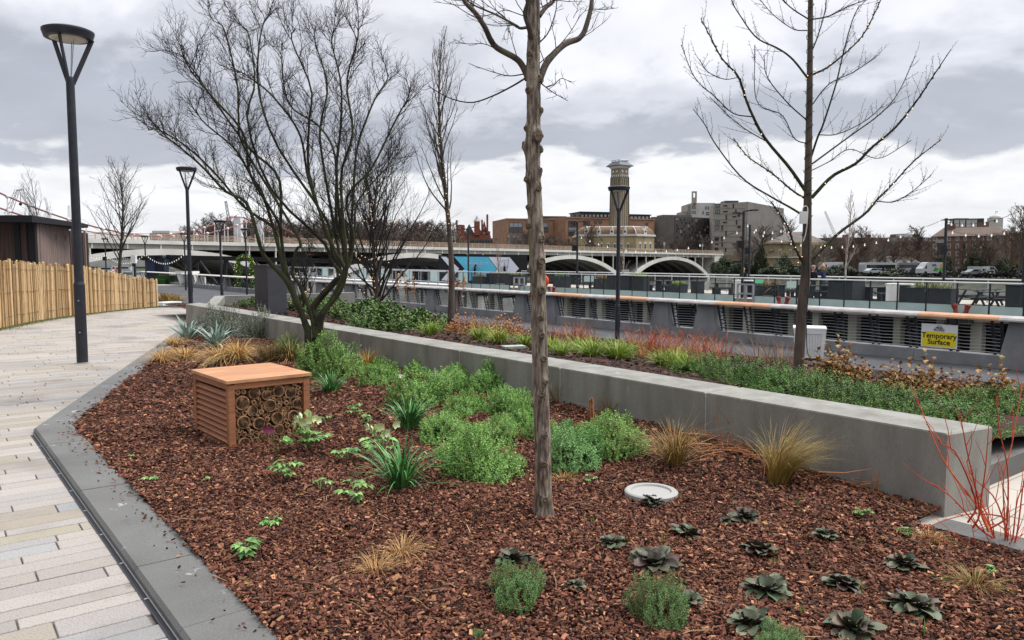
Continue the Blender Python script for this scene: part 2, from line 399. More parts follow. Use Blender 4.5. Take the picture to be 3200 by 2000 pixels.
# slot drain beside the near stretch
t0, t1 = np.array(KO[0]), np.array(KO[2]) + V(.06, -.08, 0)[:2]; dd = (t1 - t0) / np.linalg.norm(t1 - t0); nd = np.array([-dd[1], dd[0]])
root = thing('slot_drain', 'narrow steel slot drain running along the foot of the dark kerb', 'drain', (*(t0 + nd * .03), 0))
for nm, o, w, z, mm in (('channel', .016, .020, .002, BLACK), ('steel_edge', .003, .006, .005, STEELD), ('steel_edge', .029, .005, .005, METD)):
    a, b = t0 + nd * o, t1 + nd * o; q = MB(); q.beam((*a, z - .01), (*b, z - .01), w, .02); q.build(nm, mm, root)
for k in range(1, 17):
    q = MB(); p = t0 + (t1 - t0) * k / 17 + nd * .016; q.beam((*(p - nd * .009), .003), (*(p + nd * .009), .003), .010, .005); q.build('bridge_bar', STEELD, root)
# long concrete seat wall
WT0, WT1, WZ = 4.97, 5.42, .53
js = [2.08] + [s_of(px, WT0) for px in (2212, 1751)]
js = js + [s_of(1435, WT0), s_of(1120, WT0), s_of(850, WT0), 19.6]
root = thing('concrete_wall', 'long low grey concrete wall in blocks behind the mulch bed', 'wall', tuple(ST(2.08, WT0, 0)))
for i in range(len(js) - 1):
    a, b = js[i] + .007, js[i + 1] - .007; q = MB(); e = .010
    P0 = [ST(a, WT0), ST(b, WT0), ST(b - (.0 if i < 5 else -.5), WT1), ST(a + (.12 if i else -.08), WT1)]
    if i: P0[3] = ST(a + .0, WT1)
    cen = sum(P0) / 4; ins = [p + (cen - p) / np.linalg.norm(cen - p) * e * 1.5 for p in P0]
    v = [p + V(0, 0, -.3) for p in P0] + [p + V(0, 0, WZ - e) for p in P0] + [p + V(0, 0, WZ) for p in ins]
    f = [[k, (k + 1) % 4, 4 + (k + 1) % 4, 4 + k] for k in range(4)] + [[4 + k, 4 + (k + 1) % 4, 8 + (k + 1) % 4, 8 + k] for k in range(4)] + [[8, 9, 10, 11]]
    v = np.array(v); q.add(v, [np.array([x[::-1] for x in f])]); q.build('wall_block', CONC, root)
    if i:
        q = MB(); s_ = js[i]; q.beam(ST(s_, WT0 + .012, -.2), ST(s_, WT0 + .012, WZ - .03), .02, .018, Nn); q.build('joint_filler', mat('joint_filler', (.42, .42, .41), .8) if i == 1 else bpy.data.materials['joint_filler'], root)
# rear kerb + soil of the second bed
def soil2(s, t): return .33 - .42 * np.clip((t - 5.6) / 5.6, 0, 1) ** 1.2
m = MB(); ss = np.linspace(-9, 24, 90); tt = np.linspace(5.36, 11.6, 26)
S_, T_ = np.meshgrid(ss, tt); T_ = np.where(S_ < 2.4, 7.3 + (T_ - 5.36) * (4.3 / 6.24), T_); Z_ = soil2(S_, T_) + .02 * np.sin(S_ * 5.1 + T_ * 3) * np.sin(T_ * 4.3 - S_)
vv = S_[..., None] * D + T_[..., None] * Nn; vv[..., 2] = Z_
nx, ny = len(ss), len(tt); i = np.arange(ny - 1)[:, None] * nx; j = np.arange(nx - 1)[None]
m.add(vv.reshape(-1, 3), [np.stack([i + j, i + nx + j, i + nx + j + 1, i + j + 1], -1).reshape(-1, 4)[:, ::-1]])
tag(m.build('rear_bed_soil', SOIL), kind='structure')
root = thing('bed_edging', 'low dark stone edging round the raised rear planting bed', 'edging', tuple(ST(-9, 11.6, -1.1)))
q = MB(); q.hexa([ST(-9, 11.5, -1.2), ST(24.2, 11.5, -1.2), ST(24.2, 11.8, -1.2), ST(-9, 11.8, -1.2), ST(-9, 11.5, -.2), ST(24.2, 11.5, -.2), ST(24.2, 11.8, -.2), ST(-9, 11.8, -.2)]); q.build('river_side', KERBM, root)
q = MB(); q.hexa([ST(-9, 7.1, -.2), ST(2.2, 7.1, -.2), ST(2.2, 7.4, -.2), ST(-9, 7.4, -.2), ST(-9, 7.1, .15), ST(2.2, 7.1, .15), ST(2.2, 7.4, .15), ST(-9, 7.4, .15)]); q.build('front_side', KERBM, root); q = MB(); q.hexa([ST(2.2, 5.4, -.2), ST(2.5, 5.4, -.2), ST(2.5, 7.4, -.2), ST(2.2, 7.4, -.2), ST(2.2, 5.4, .15), ST(2.5, 5.4, .15), ST(2.5, 7.4, .148), ST(2.2, 7.4, .148)]); q.build('return_side', KERBM, root)
q = MB(); a, b = ST(19.4, 5.5), ST(24.4, 7.2); q.beam(a + V(0, 0, .0), b + V(0, 0, .0), .3, .98); q.beam(b, ST(24.2, 11.6), .3, .98); q.build('end_side', CONC, root)
# ------------------------------------------------------------------ mulch bed
KI = off_line(KO, .29)
BED = [tuple(p) for p in KI] + [tuple(ST(19.4, 5.0)[:2]), tuple(ST(2.1, 5.0)[:2]), tuple(ST(2.1, 4.54)[:2]), tuple(ST(-6, 4.54)[:2])]
BP = np.array(BED)
def inbed(x, y):
    x = np.asarray(x); y = np.asarray(y); c = np.zeros(x.shape, bool); n = len(BP)
    for i in range(n):
        x0, y0 = BP[i]; x1, y1 = BP[(i + 1) % n]
        c ^= ((y0 > y) != (y1 > y)) & (x < (x1 - x0) * (y - y0) / (y1 - y0 + 1e-12) + x0)
    return c
def mz(x, y):
    x = np.asarray(x, float); y = np.asarray(y, float)
    s = x * D[0] + y * D[1]; t = x * Nn[0] + y * Nn[1]
    r = np.clip((t - 3.4) / 1.6, 0, 1) * np.clip((s - 2.2) / 1.6, 0, 1)
    return .052 + .11 * r + .012 * np.sin(3.1 * x + 1.7 * y) + .011 * np.sin(5.3 * y - 2.2 * x + 1) + .006 * np.sin(11 * x + 7 * y)
def MG(px, py):                                          # photo point -> point on the mulch
    p = G(px, py, .06)
    for _ in range(3): p = G(px, py, float(mz(p[0], p[1])))
    return p
m = MB(); xs = np.arange(-9, 4.6, .09); ys = np.arange(.3, 20.5, .09)
X, Y = np.meshgrid(xs, ys); ok = inbed(X, Y)
nx = len(xs); i, j = np.nonzero(ok[:-1, :-1] & ok[1:, :-1] & ok[:-1, 1:] & ok[1:, 1:] | (ok[:-1, :-1] | ok[1:, 1:] | ok[1:, :-1] | ok[:-1, 1:]) & False)
b = MB(); b.sheet(xs, ys, lambda x, y: mz(x, y) - .012)
q = np.stack([i * nx + j, i * nx + j + 1, (i + 1) * nx + j + 1, (i + 1) * nx + j], -1)
m.add(b.v[0], [q])
tb = MB(); tb.prism(BED, -.3, .0, bottom=False); m.v.append(tb.v[0]); [m.f.append((a + m.n, 0)) for a, _ in tb.f]; m.n += tb.n
tag(m.build('mulch_bed', SOIL), kind='structure')
def chips(name, n, samp, zf, size, mtl, seed):  # flat split flakes of bark
    rg = np.random.default_rng(seed); P = samp(rg, n); n = len(P)
    dist = np.hypot(P[:, 0], P[:, 1]); sc = size * np.clip(dist / 6.0, .8, 2.0) ** .7
    ln = np.clip(rg.lognormal(-3.72, .42, n), .008, .058) * sc; wd = ln * rg.uniform(.25, .62, n); th = rg.uniform(.003, .008, n)
    yaw = rg.uniform(0, 2 * math.pi, n); pit = rg.normal(0, .36, n); rol = rg.normal(0, .42, n)
    cy, sy = np.cos(yaw), np.sin(yaw); cp, sp = np.cos(pit), np.sin(pit); cr, sr = np.cos(rol), np.sin(rol)
    ex = np.stack([cy * cp, sy * cp, sp], -1); e0 = np.stack([-sy, cy, np.zeros(n)], -1); up0 = np.cross(ex, e0)
    ey = e0 * cr[:, None] + up0 * sr[:, None]; ez = np.cross(ex, ey)
    z = zf(P[:, 0], P[:, 1]) + rg.uniform(-.006, .016, n)
    c = np.stack([P[:, 0], P[:, 1], z], -1)
    k = rg.uniform(.55, 1, (n, 8, 1))
    sg = np.array([[-1, -1, -1], [1, -1, -1], [1, 1, -1], [-1, 1, -1], [-1, -1, 1], [1, -1, 1], [1, 1, 1], [-1, 1, 1]])
    h = np.stack([ln, wd, th], -1) / 2
    o = sg[None] * h[:, None]; o[..., :2] *= k
    v = c[:, None] + o[..., 0:1] * ex[:, None] + o[..., 1:2] * ey[:, None] + o[..., 2:3] * ez[:, None]
    f = np.array([[4, 5, 6, 7], [0, 1, 5, 4], [1, 2, 6, 5], [2, 3, 7, 6], [3, 0, 4, 7]])
    q = (np.arange(n)[:, None, None] * 8 + f[None]).reshape(-1, 4)
    mm = MB(); mm.add(v.reshape(-1, 3), [q]); return mm.build(name, mtl)
GLP = [MG(2035, 1541), MG(1228, 1181)]
def samp_bed(rg, n):
    out = []; got = 0
    while got < n:
        x = rg.uniform(-9, 4.6, 400000); y = rg.uniform(1.6, 19.8, 400000)
        d = np.hypot(x, y); k = inbed(x, y) & (np.hypot(x - GLP[0][0], y - GLP[0][1]) > .175) & (np.hypot(x - GLP[1][0], y - GLP[1][1]) > .16) & (rg.random(400000) < np.minimum(1, (4.2 / d) ** 2)) & (np.abs(x) < .74 * y + .7)
        p = np.stack([x[k], y[k]], -1); out.append(p); got += len(p)
    return np.concatenate(out)[:n]
o = chips('bark_mulch', 165000, samp_bed, mz, .98, CHIPM, 11)
tag(o, 'layer of red brown bark chips covering the front planting bed', 'mulch', kind='stuff')
def samp_k(rg, n):
    i = rg.integers(0, 3, n); u = rg.random(n); w = .30 - np.abs(rg.normal(0, .09, n)); A_ = np.array(KO)[i]; B_ = np.array(KO)[i + 1]; d = B_ - A_; d /= np.linalg.norm(d, axis=1, keepdims=True)
    return A_ + (B_ - A_) * u[:, None] + np.stack([d[:, 1], -d[:, 0]], -1) * w[:, None]
o = chips('spilled_chips', 420, samp_k, lambda x, y: .056 + 0 * x, .7, CHIPM, 15)
tag(o, 'few bark chips spilled onto the dark kerb stones', 'bark chips', kind='stuff')
def samp2(rg, n):
    s = rg.uniform(1, 23.5, n); t = rg.uniform(5.5, 11.4, n) ; k = (s > 2.6) | (t > 7.5); s, t = s[k], t[k]; return s[:, None] * D[:2] + t[:, None] * Nn[:2]
def z2(x, y): return soil2(x * D[0] + y * D[1], x * Nn[0] + y * Nn[1]) + .01
o = chips('leaf_mulch', 16000, samp2, z2, 1.6, mat('dead_leaf_mulch', '3c2320', .8, isl=['2a1714', '4a2a24', '5c372d', '331d1a', '44302a'], val=.2), 12)
tag(o, 'dark fallen leaves and bark covering the rear planting bed', 'leaf litter', kind='stuff')
# ------------------------------------------------------------------ insect hotel
CEDAR = mat('cedar_side', (.36, .165, .085), .65, (.26, .11, .055), 3.0, stretch=(1, 1, 9), isl=['a3694a', '94593d', 'ad7452', '9b6145'], val=.06, bump=.25, bscale=30)
CEDART = mat('cedar_top', (.5, .28, .16), .6, (.40, .20, .11), 3.0, stretch=(1.2, 9, 1), isl=['c28f67', 'bb855c', 'cc9b73', 'b57e58'], val=.05, bump=.2, bscale=30)
BAMB = mat('bamboo', 'b08d5e', .6, isl=['bd9068', 'a27856', 'cba17c', '90694c'], col2='7c5a3e', scale=30, val=.12)
BAMBI = mat('bamboo_inside', (.014, .010, .007), .9, (.032, .021, .014), 40, bump=.3)  # near-black colour paints in the shade of the tube hollows
def bug_hotel():
    FL = MG(718, 1399) * V(1, 1, 0); z0 = float(mz(FL[0], FL[1])) - .02
    r = thing('insect_hotel', 'square wooden insect hotel filled with bamboo tubes and topped with planks', 'insect hotel', (FL[0], FL[1], z0), rz=math.atan2(.45, .53))
    Wd, Dp, Ht = .715, .86, .575; p = .055
    for x, y in ((p / 2, p / 2), (Wd - p / 2, p / 2), (p / 2, Dp - p / 2), (Wd - p / 2, Dp - p / 2)):
        MB().box((x, y, (Ht - .04) / 2 - .03), (p, p, Ht + .02)).build('corner_post', CEDAR, r, local=True)
    for c, s in (((Wd / 2, .022, Ht - .055), (Wd - 2 * p, .04, .05)), ((.022, Dp / 2, Ht - .055), (.04, Dp - 2 * p, .05)), ((Wd - .022, Dp / 2, Ht - .055), (.04, Dp - 2 * p, .05))):
        MB().box(c, s).build('top_rail', CEDAR, r, local=True)
    q = MB(); nb = 6; bw = (Wd + .03) / nb
    q2 = MB(); bw = (Dp + .03) / 8
    for k in range(8): q2.box((Wd / 2, -.015 + bw * (k + .5), Ht - .013), (Wd + .03, bw - .003, .026))
    q2.build('top_board', CEDART, r, local=True)
    for x, sg in ((.03, 1), (Wd - .03, -1)):
        q = MB(); n = 10
        for k in range(n):
            zc = .0 + (Ht - .09) * (k + .5) / n
            v = [(x - sg * .030, p, zc - .024), (x - sg * .030, Dp - p, zc - .024), (x - sg * .024, Dp - p, zc - .030), (x - sg * .024, p, zc - .030)]
            w = [(a + sg * .030, b, c + .030) for a, b, c in v]
            q.hexa([*v, *w])
        q.build('louvre_panel', CEDAR, r, local=True)
    MB().box((Wd / 2, .17, Ht / 2 - .03), (Wd - .08, .012, Ht - .05)).build('backing_board', BLACK, r, local=True)
    MB().box((Wd / 2, Dp - .02, Ht / 2 - .03), (Wd - 2 * p, .02, Ht - .05)).build('back_panel', CEDAR, r, local=True)
    MB().box((Wd / 2, .09, -.015), (Wd - 2 * p, .15, .02)).build('bottom_shelf', CEDAR, r, local=True)
    x0, x1, zb, zt = p + .004, Wd - p - .004, .0, Ht - .085
    w, h = x1 - x0, zt - zb
    big = [(590, 548, 40), (666, 562, 33), (748, 537, 41), (831, 553, 41), (508, 608, 47), (574, 665, 37), (688, 636, 43), (876, 632, 35), (513, 737, 44), (613, 752, 41), (735, 722, 41), (846, 718, 41), (742, 802, 36), (640, 842, 39), (515, 884, 43), (820, 862, 30)]
    cs = []
    for (bx, by, br) in big:
        u = (bx - 460) / 450; yt = 520 - 33 * u; yb = 908 - 34 * u; vv = (by - yt) / (yb - yt)
        cs.append((x0 + u * w, zt - vv * h, br / 450 * w * .96))
    rg = random.Random(5); tries = 0
    for rr0 in (.021, .017, .013, .0105):
        for _ in range(2600):
            rr = rr0 * rg.uniform(.9, 1.1); x, z = rg.uniform(x0 + rr, x1 - rr), rg.uniform(zb + rr, zt - rr)
            if len(cs) < 99 + 16 and all((x - a) ** 2 + (z - b) ** 2 > (rr + c + .0008) ** 2 for a, b, c in cs): cs.append((x, z, rr))
    cs = cs[:100]
    for (x, z, rr) in cs:
        off = rg.uniform(0, .012); q = MB(); ri = rr * (.87 if rr > .025 else .68)
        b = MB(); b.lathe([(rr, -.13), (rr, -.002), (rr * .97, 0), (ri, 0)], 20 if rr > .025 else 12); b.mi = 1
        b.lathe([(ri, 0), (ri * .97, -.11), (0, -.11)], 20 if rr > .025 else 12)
        R = np.array([[1, 0, 0], [0, 0, -1], [0, 1, 0]])       # tube axis +z -> -y (front)
        for vv, (ff, mi) in zip(b.v, b.f): pass
        vall = np.concatenate(b.v) @ R.T + V(x, .014 + off, z)
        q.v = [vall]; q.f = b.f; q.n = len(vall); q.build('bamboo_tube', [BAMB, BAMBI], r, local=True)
bug_hotel()
# ------------------------------------------------------------------ street lamps
def make_lamp(label, loc, sc=1.0, rz=.3):
    r = thing('street_lamp', label, 'street lamp', loc, 'slim charcoal lamp posts with round heads', rz)
    MB().lathe([(.11, 0), (.11, .012), (.085, .016)], 20).build('base_plate', STEELD, r, local=True)
    q = MB(); q.lathe([(.082, .0), (.082, 1.25), (.068, 1.30), (.060, 4.42), (.055, 4.46), (.0, 4.46)], 24)
    q.build('column', METD, r, local=True, smooth=False)
    q = MB(); q.box((0, -.083, .75), (.085, .012, .42)); q.build('access_door', METD, r, local=True)
    for z in (.5, 1.0):
        q = MB(); q.lathe([(.012, 0), (.012, .008), (0, .008)], 8, (0, -.089, z), (0, -1, 0)); q.build('bolt', STEELD, r, local=True)
    for k in range(3):
        a = k * 2 * math.pi / 3 + .35; c, s = math.cos(a), math.sin(a)
        q = MB(); q.beam((c * .035, s * .035, 4.36), (c * .325, s * .325, 5.07), .022, .07, (c, s, .2)); q.build('arm', METD, r, local=True)
    q = MB()
    for k in range(3):
        a = k * 2 * math.pi / 3 + 1.4; q.tube([(math.cos(a) * .03, math.sin(a) * .03, 4.45), (math.cos(a) * .12, math.sin(a) * .12, 5.06)], .007, 5)
    q.build('cable_rod', STEELD, r, local=True)
    q = MB(); q.lathe([(.27, 5.035), (.335, 5.04), (.365, 5.13), (.365, 5.155), (.31, 5.18), (.10, 5.20), (0, 5.202)], 40)
    hd = q.build('head', METD, r, local=True)
    MB().lathe([(.0, 5.02), (.23, 5.022), (.262, 5.034), (.268, 5.06)], 32).build('lens', LENS, hd, local=True)
    sc *= .975; r.scale = (sc, sc, sc); return r
lamp = make_lamp('charcoal street lamp standing on the pale granite paving beside the dark kerb', (*G(258, 1135, 0),))
lp = [((*A(1929, 1072, 24.9)[:2], -1.1), 'charcoal street lamp on the asphalt promenade in front of the distant brick tower', 1.0),
      ((*A(596, 940, 29.0)[:2], -.16), 'charcoal street lamp just beyond the paving, its head touching the left crown tips', 1.03),
      ((*A(694, 946, 46.4)[:2], -1.08), 'charcoal street lamp between the white litter bin and the light-covered arch', 1.0),
      ((*A(772, 910, 58.0)[:2], -1.1), 'charcoal street lamp standing through the far side of the light-covered arch', 1.0),
      ((*A(581, 906, 68.0)[:2], -1.1), 'distant lamp post with a black loudspeaker beside the big white planter pot', 1.0),
      ((*A(458, 900, 76.0)[:2], -1.1), 'distant lamp post with a black loudspeaker left of the dark blue kiosk', 1.0),
      ((*A(334, 900, 84.0)[:2], -1.1), 'distant lamp post with a black loudspeaker above the paling fence, left of a bare tree', 1.0)]
SPK = []
for (l, lb, s) in lp: SPK.append(dup(lamp, l, RNG.uniform(0, 2), s * .975, lb))
for o in SPK[4:]:
    q = MB(); q.box((0, -.22, 2.9), (.34, .3, .42), ry=.0); q.build('loudspeaker', BLACK, o, local=True)
# ------------------------------------------------------------------ trees
BARK = mat('young_bark', (.125, .098, .078), .9, (.065, .05, .042), 9, stretch=(1, 1, .25), bump=.8, bscale=46, spots=((.10, .115, .06), 3.0, .58))
BARKM = mat('ridged_bark', (.35, .295, .23), .92, (.10, .075, .058), 34, stretch=(1.6, 1.6, .26), bump=1.0, bscale=60, spots=((.16, .165, .07), 5.0, .60), lo=.40, hi=.58, speck=((.32, .24, .24), 14, .3))
BARKS = mat('dark_stem_bark', (.035, .03, .024), .9, (.055, .065, .025), 6, bump=.6, bscale=50)
TWIG = mat('dark_twig', (.028, .023, .021), .85)
TWIGL = mat('grey_twig', (.075, .064, .055), .85)
def curve(p, d, L, wob, up, segs, rg):
    p = np.array(p, float); d = np.array(d, float) / np.linalg.norm(d); out = [p]
    for i in range(segs):
        d = d + rg.normal(0, wob, 3) + V(0, 0, up / segs); d /= np.linalg.norm(d); p = p + d * (L / segs); out.append(p)
    return np.array(out)
def smooth(P, n):
    P = np.array(P, float); k = len(P); u = np.linspace(0, k - 1, n); i = np.minimum(u.astype(int), k - 2); f = (u - i)[:, None]
    m = np.gradient(P, axis=0); a, b, ma, mb_ = P[i], P[i + 1], m[i], m[i + 1]
    return (2 * f ** 3 - 3 * f ** 2 + 1) * a + (f ** 3 - 2 * f ** 2 + f) * ma + (-2 * f ** 3 + 3 * f ** 2) * b + (f ** 3 - f ** 2) * mb_
def children(pts, n, u0, u1, ang, rg, flat=0.0, upb=0.0):
    k = len(pts); res = []
    for i in range(n):
        u = u0 + (u1 - u0) * (i + rg.uniform(0, 1)) / n; x = u * (k - 1); j = min(int(x), k - 2); f = x - j
        p = pts[j] * (1 - f) + pts[j + 1] * f; t = pts[j + 1] - pts[j]; t /= np.linalg.norm(t)
        a = rg.uniform(0, 2 * math.pi); r = V(math.cos(a), math.sin(a), rg.uniform(-.3, .6)); r -= t * (r @ t); r /= np.linalg.norm(r)
        g = math.radians(ang * rg.uniform(.6, 1.3)); d = t * math.cos(g) + r * math.sin(g) + V(0, 0, upb)
        res.append((p, d / np.linalg.norm(d), u))
    return res
def twigs(mb, pts, lv, rg):
    """lv: list of levels (n, length, angle, wobble, up, radius, segs, sides)"""
    if not lv: return
    n, L, ang, wob, up, r, sg, sd = lv[0][:8]; n = max(1, int(round(n * rg.uniform(.8, 1.2))))
    for p, d, u in children(pts, n, lv[0][8] if len(lv[0]) > 8 else .2, 1.0, ang, rg, upb=.12):
        l = L * rg.uniform(.5, 1.25) * (1.1 - .45 * u); c = curve(p, d, l, wob, up, sg, rg)
        mb.tube(c, np.linspace(r, r * .35, len(c)), sd, cap=False); twigs(mb, c, lv[1:], rg)
def limb(mb, P, r0, r1, n=14, sd=7): pts = smooth(P, n); mb.tube(pts, np.linspace(r0, r1, n), sd, cap=False); return pts
def zp(ox, oy, sc): return lambda x, y: (ox + x * sc, oy + y * sc)
# --- knobbly young tree in the middle of the bed
def knob_tree():
    base = MG(1700, 1612); d0 = float(base[1]) + .03; rg = np.random.default_rng(21)
    r = thing('young_tree', 'knobbly young tree trunk rising from the bark chips in the middle foreground', 'tree', tuple(base))
    ax = [(1700, 1640, 33), (1698, 1560, 30), (1696, 1400, 29), (1688, 1150, 27.5), (1682, 900, 27), (1674, 700, 26), (1665, 500, 25.5), (1668, 330, 24), (1665, 230, 24), (1668, 120, 22), (1668, 0, 21), (1670, -140, 18), (1675, -420, 12)]
    pts = smooth([A(x, y, d0) for x, y, _ in ax], 170); rad = np.interp(np.linspace(0, 1, 170), np.linspace(0, 1, len(ax)), [w * .885 * d0 / 2400 for *_, w in ax])
    n = 40; a = np.arange(n) * 2 * math.pi / n; z = pts[:, 2]
    R = np.repeat(rad[:, None], n, 1); KM = mat('knot_bark', (.10, .075, .055), .95, (.20, .16, .11), 60, bump=1.0, bscale=90)
    for k in range(5):
        ph = rg.uniform(0, 6.28); fr = rg.integers(5, 12); R *= 1 + .009 * np.sin(fr * a[None] + ph + 1.3 * np.sin(z[:, None] * rg.uniform(1.5, 4) + ph))
    for (kx, ky, ks) in [(1703, 1555, 1.2), (1699, 1440, 1.0), (1700, 1350, 1.0), (1705, 1195, 1.0), (1699, 1120, .9), (1663, 1270, .8), (1690, 1230, 1.1), (1692, 1040, 1.0), (1688, 985, 1.1), (1655, 925, .9), (1690, 905, 1.2), (1652, 840, 1), (1690, 820, 1.3), (1650, 700, 1), (1690, 745, 1.2), (1652, 655, 1), (1648, 560, 1.1), (1680, 585, 1.3), (1688, 540, 1), (1640, 460, 1.4), (1678, 425, 1.6), (1690, 470, 1), (1645, 400, 1), (1652, 285, 1.1), (1690, 350, .9), (1655, 175, 1.0), (1688, 250, 1.2), (1660, 120, 1)]:
        px = ax; cx = np.interp(-ky, [-q[1] for q in ax], [q[0] for q in ax]) if True else 0
        wpx = np.interp(-ky, [-q[1] for q in ax], [q[2] for q in ax]); sx = np.clip((kx - cx) / wpx, -1, 1)
        aa = -math.acos(sx) if abs(sx) < 1 else (0 if sx > 0 else math.pi)     # angle on the camera side
        zz = A(kx, ky, d0)[2]; da = (a - aa + math.pi) % (2 * math.pi) - math.pi
        dz = (z - zz)[:, None]; sg = .0135 * ks; w = rad.mean()
        q = np.sqrt((dz / sg) ** 2 + (da[None] * w / sg) ** 2)
        kd = V(math.cos(aa), math.sin(aa), .12); jz = int(np.argmin(np.abs(z - zz))); kc = pts[jz] + V(math.cos(aa), math.sin(aa), 0) * (rad[jz] + .010 * ks)
        kb = MB(); kr = .0155 * ks * rg.uniform(.85, 1.2); kb.lathe([(kr * 1.15, -.012), (kr * 1.2, .0), (kr * .95, .007), (kr * .62, .006), (kr * .5, .001), (kr * .3, .004), (0, .006)], 12, (0, 0, 0), tuple(kd)); kv = kb.v[0]; kv = kv * (1 + rg.normal(0, .10, (len(kv), 1))); kv[:, 2] *= rg.uniform(.75, 1.15); kb.v[0] = kv + kc; kb.build('knot', KM, r, smooth=True)
        R += .021 * ks * np.exp(-.5 * q ** 2) - .013 * ks * np.exp(-.5 * (q * 2.8) ** 2) + .005 * ks * np.sin(q * 7) * np.exp(-.35 * q ** 2)
    R += rg.normal(0, .0009, R.shape); R += (.026 * np.exp(-np.clip(z - z.min() - .04, 0, 1) / .05))[:, None] * (1 + .55 * np.sin(3 * a + 1) * np.sin(2 * a))[None]
    v = pts[:, None] + np.stack([R * np.cos(a), R * np.sin(a), np.zeros_like(R)], -1)
    i = np.arange(169)[:, None] * n; j = np.arange(n)[None]; j2 = (j + 1) % n
    q = MB(); q.add(v.reshape(-1, 3), [np.stack([i + j, i + j2, i + n + j2, i + n + j], -1).reshape(-1, 4)])
    q.build('trunk', BARKM, r, smooth=True)
    z = zp(1250, 0, .463); q = MB(); tw = MB()
    def pl(P, dd): return [A(*z(x, y), d0 + e) for (x, y), e in zip(P, dd)]
    L1 = limb(q, pl([(865, 540), (850, 490), (790, 400), (640, 310), (570, 180), (510, 90), (430, 0), (380, -150), (350, -400)], [0, 0, -.02, -.1, -.18, -.22, -.25, -.3, -.35]), .021, .009, 40, 9)
    L2 = limb(q, pl([(935, 560), (955, 500), (1000, 410), (1110, 300), (1220, 250), (1270, 130), (1295, 0), (1290, -200), (1320, -420)], [0, 0, .03, .1, .18, .22, .25, .3, .3]), .023, .010, 40, 9)
    L3 = limb(q, pl([(890, 260), (870, 180), (845, 90), (870, -20), (850, -200)], [-.05, -.09, -.12, -.16, -.2]), .017, .010, 20, 8)
    L4 = limb(q, pl([(940, 110), (985, 50), (1040, 0), (1100, -150)], [0, .05, .1, .15]), .014, .008, 14, 8)
    L5 = limb(q, pl([(860, 185), (810, 190), (780, 170), (650, 100), (510, 40), (420, -20)], [-.03, -.08, -.1, -.15, -.2, -.2]), .010, .003, 20, 6)
    q.build('branch', BARK, r, smooth=True)
    th = [([(845, 528), (760, 580), (620, 650), (480, 692), (330, 660), (190, 580)], .006), ([(835, 500), (740, 512), (640, 490), (490, 440)], .004), ([(950, 560), (1000, 600), (1060, 640), (1135, 682)], .004),
          ([(985, 590), (1040, 570), (1090, 530), (1155, 556)], .0035), ([(872, 390), (930, 300), (1000, 220), (1050, 80), (1060, -30)], .0055), ([(940, 430), (1080, 300), (1160, 200), (1230, 90), (1290, 60)], .003),
          ([(640, 325), (560, 295), (440, 295), (360, 262)], .003), ([(775, 165), (730, 175), (690, 270)], .002), ([(830, 105), (700, 70), (590, 130)], .003), ([(870, 105), (1000, 20), (1100, -40)], .003), ([(1300, 60), (1380, 65), (1450, 52)], .003), ([(510, 90), (480, 40), (490, -40)], .004), ([(1170, 120), (1200, 40), (1140, -30)], .002)]
    for P, r0 in th:
        c = limb(tw, pl(P, np.linspace(0, rg.uniform(-.3, .3), len(P))), r0, r0 * .4, 18, 5)
        twigs(tw, c, [(7, .10, 50, .12, .1, .0018, 4, 4), (2, .04, 50, .1, 0, .0012, 2, 3)], rg)
    for c in (L1, L2, L3, L4, L5): twigs(tw, c, [(8, .35, 50, .1, .3, .0028, 7, 4), (4, .10, 45, .1, .1, .0015, 3, 3)], rg)
    tw.build('twigs', TWIG, r)
knob_tree()
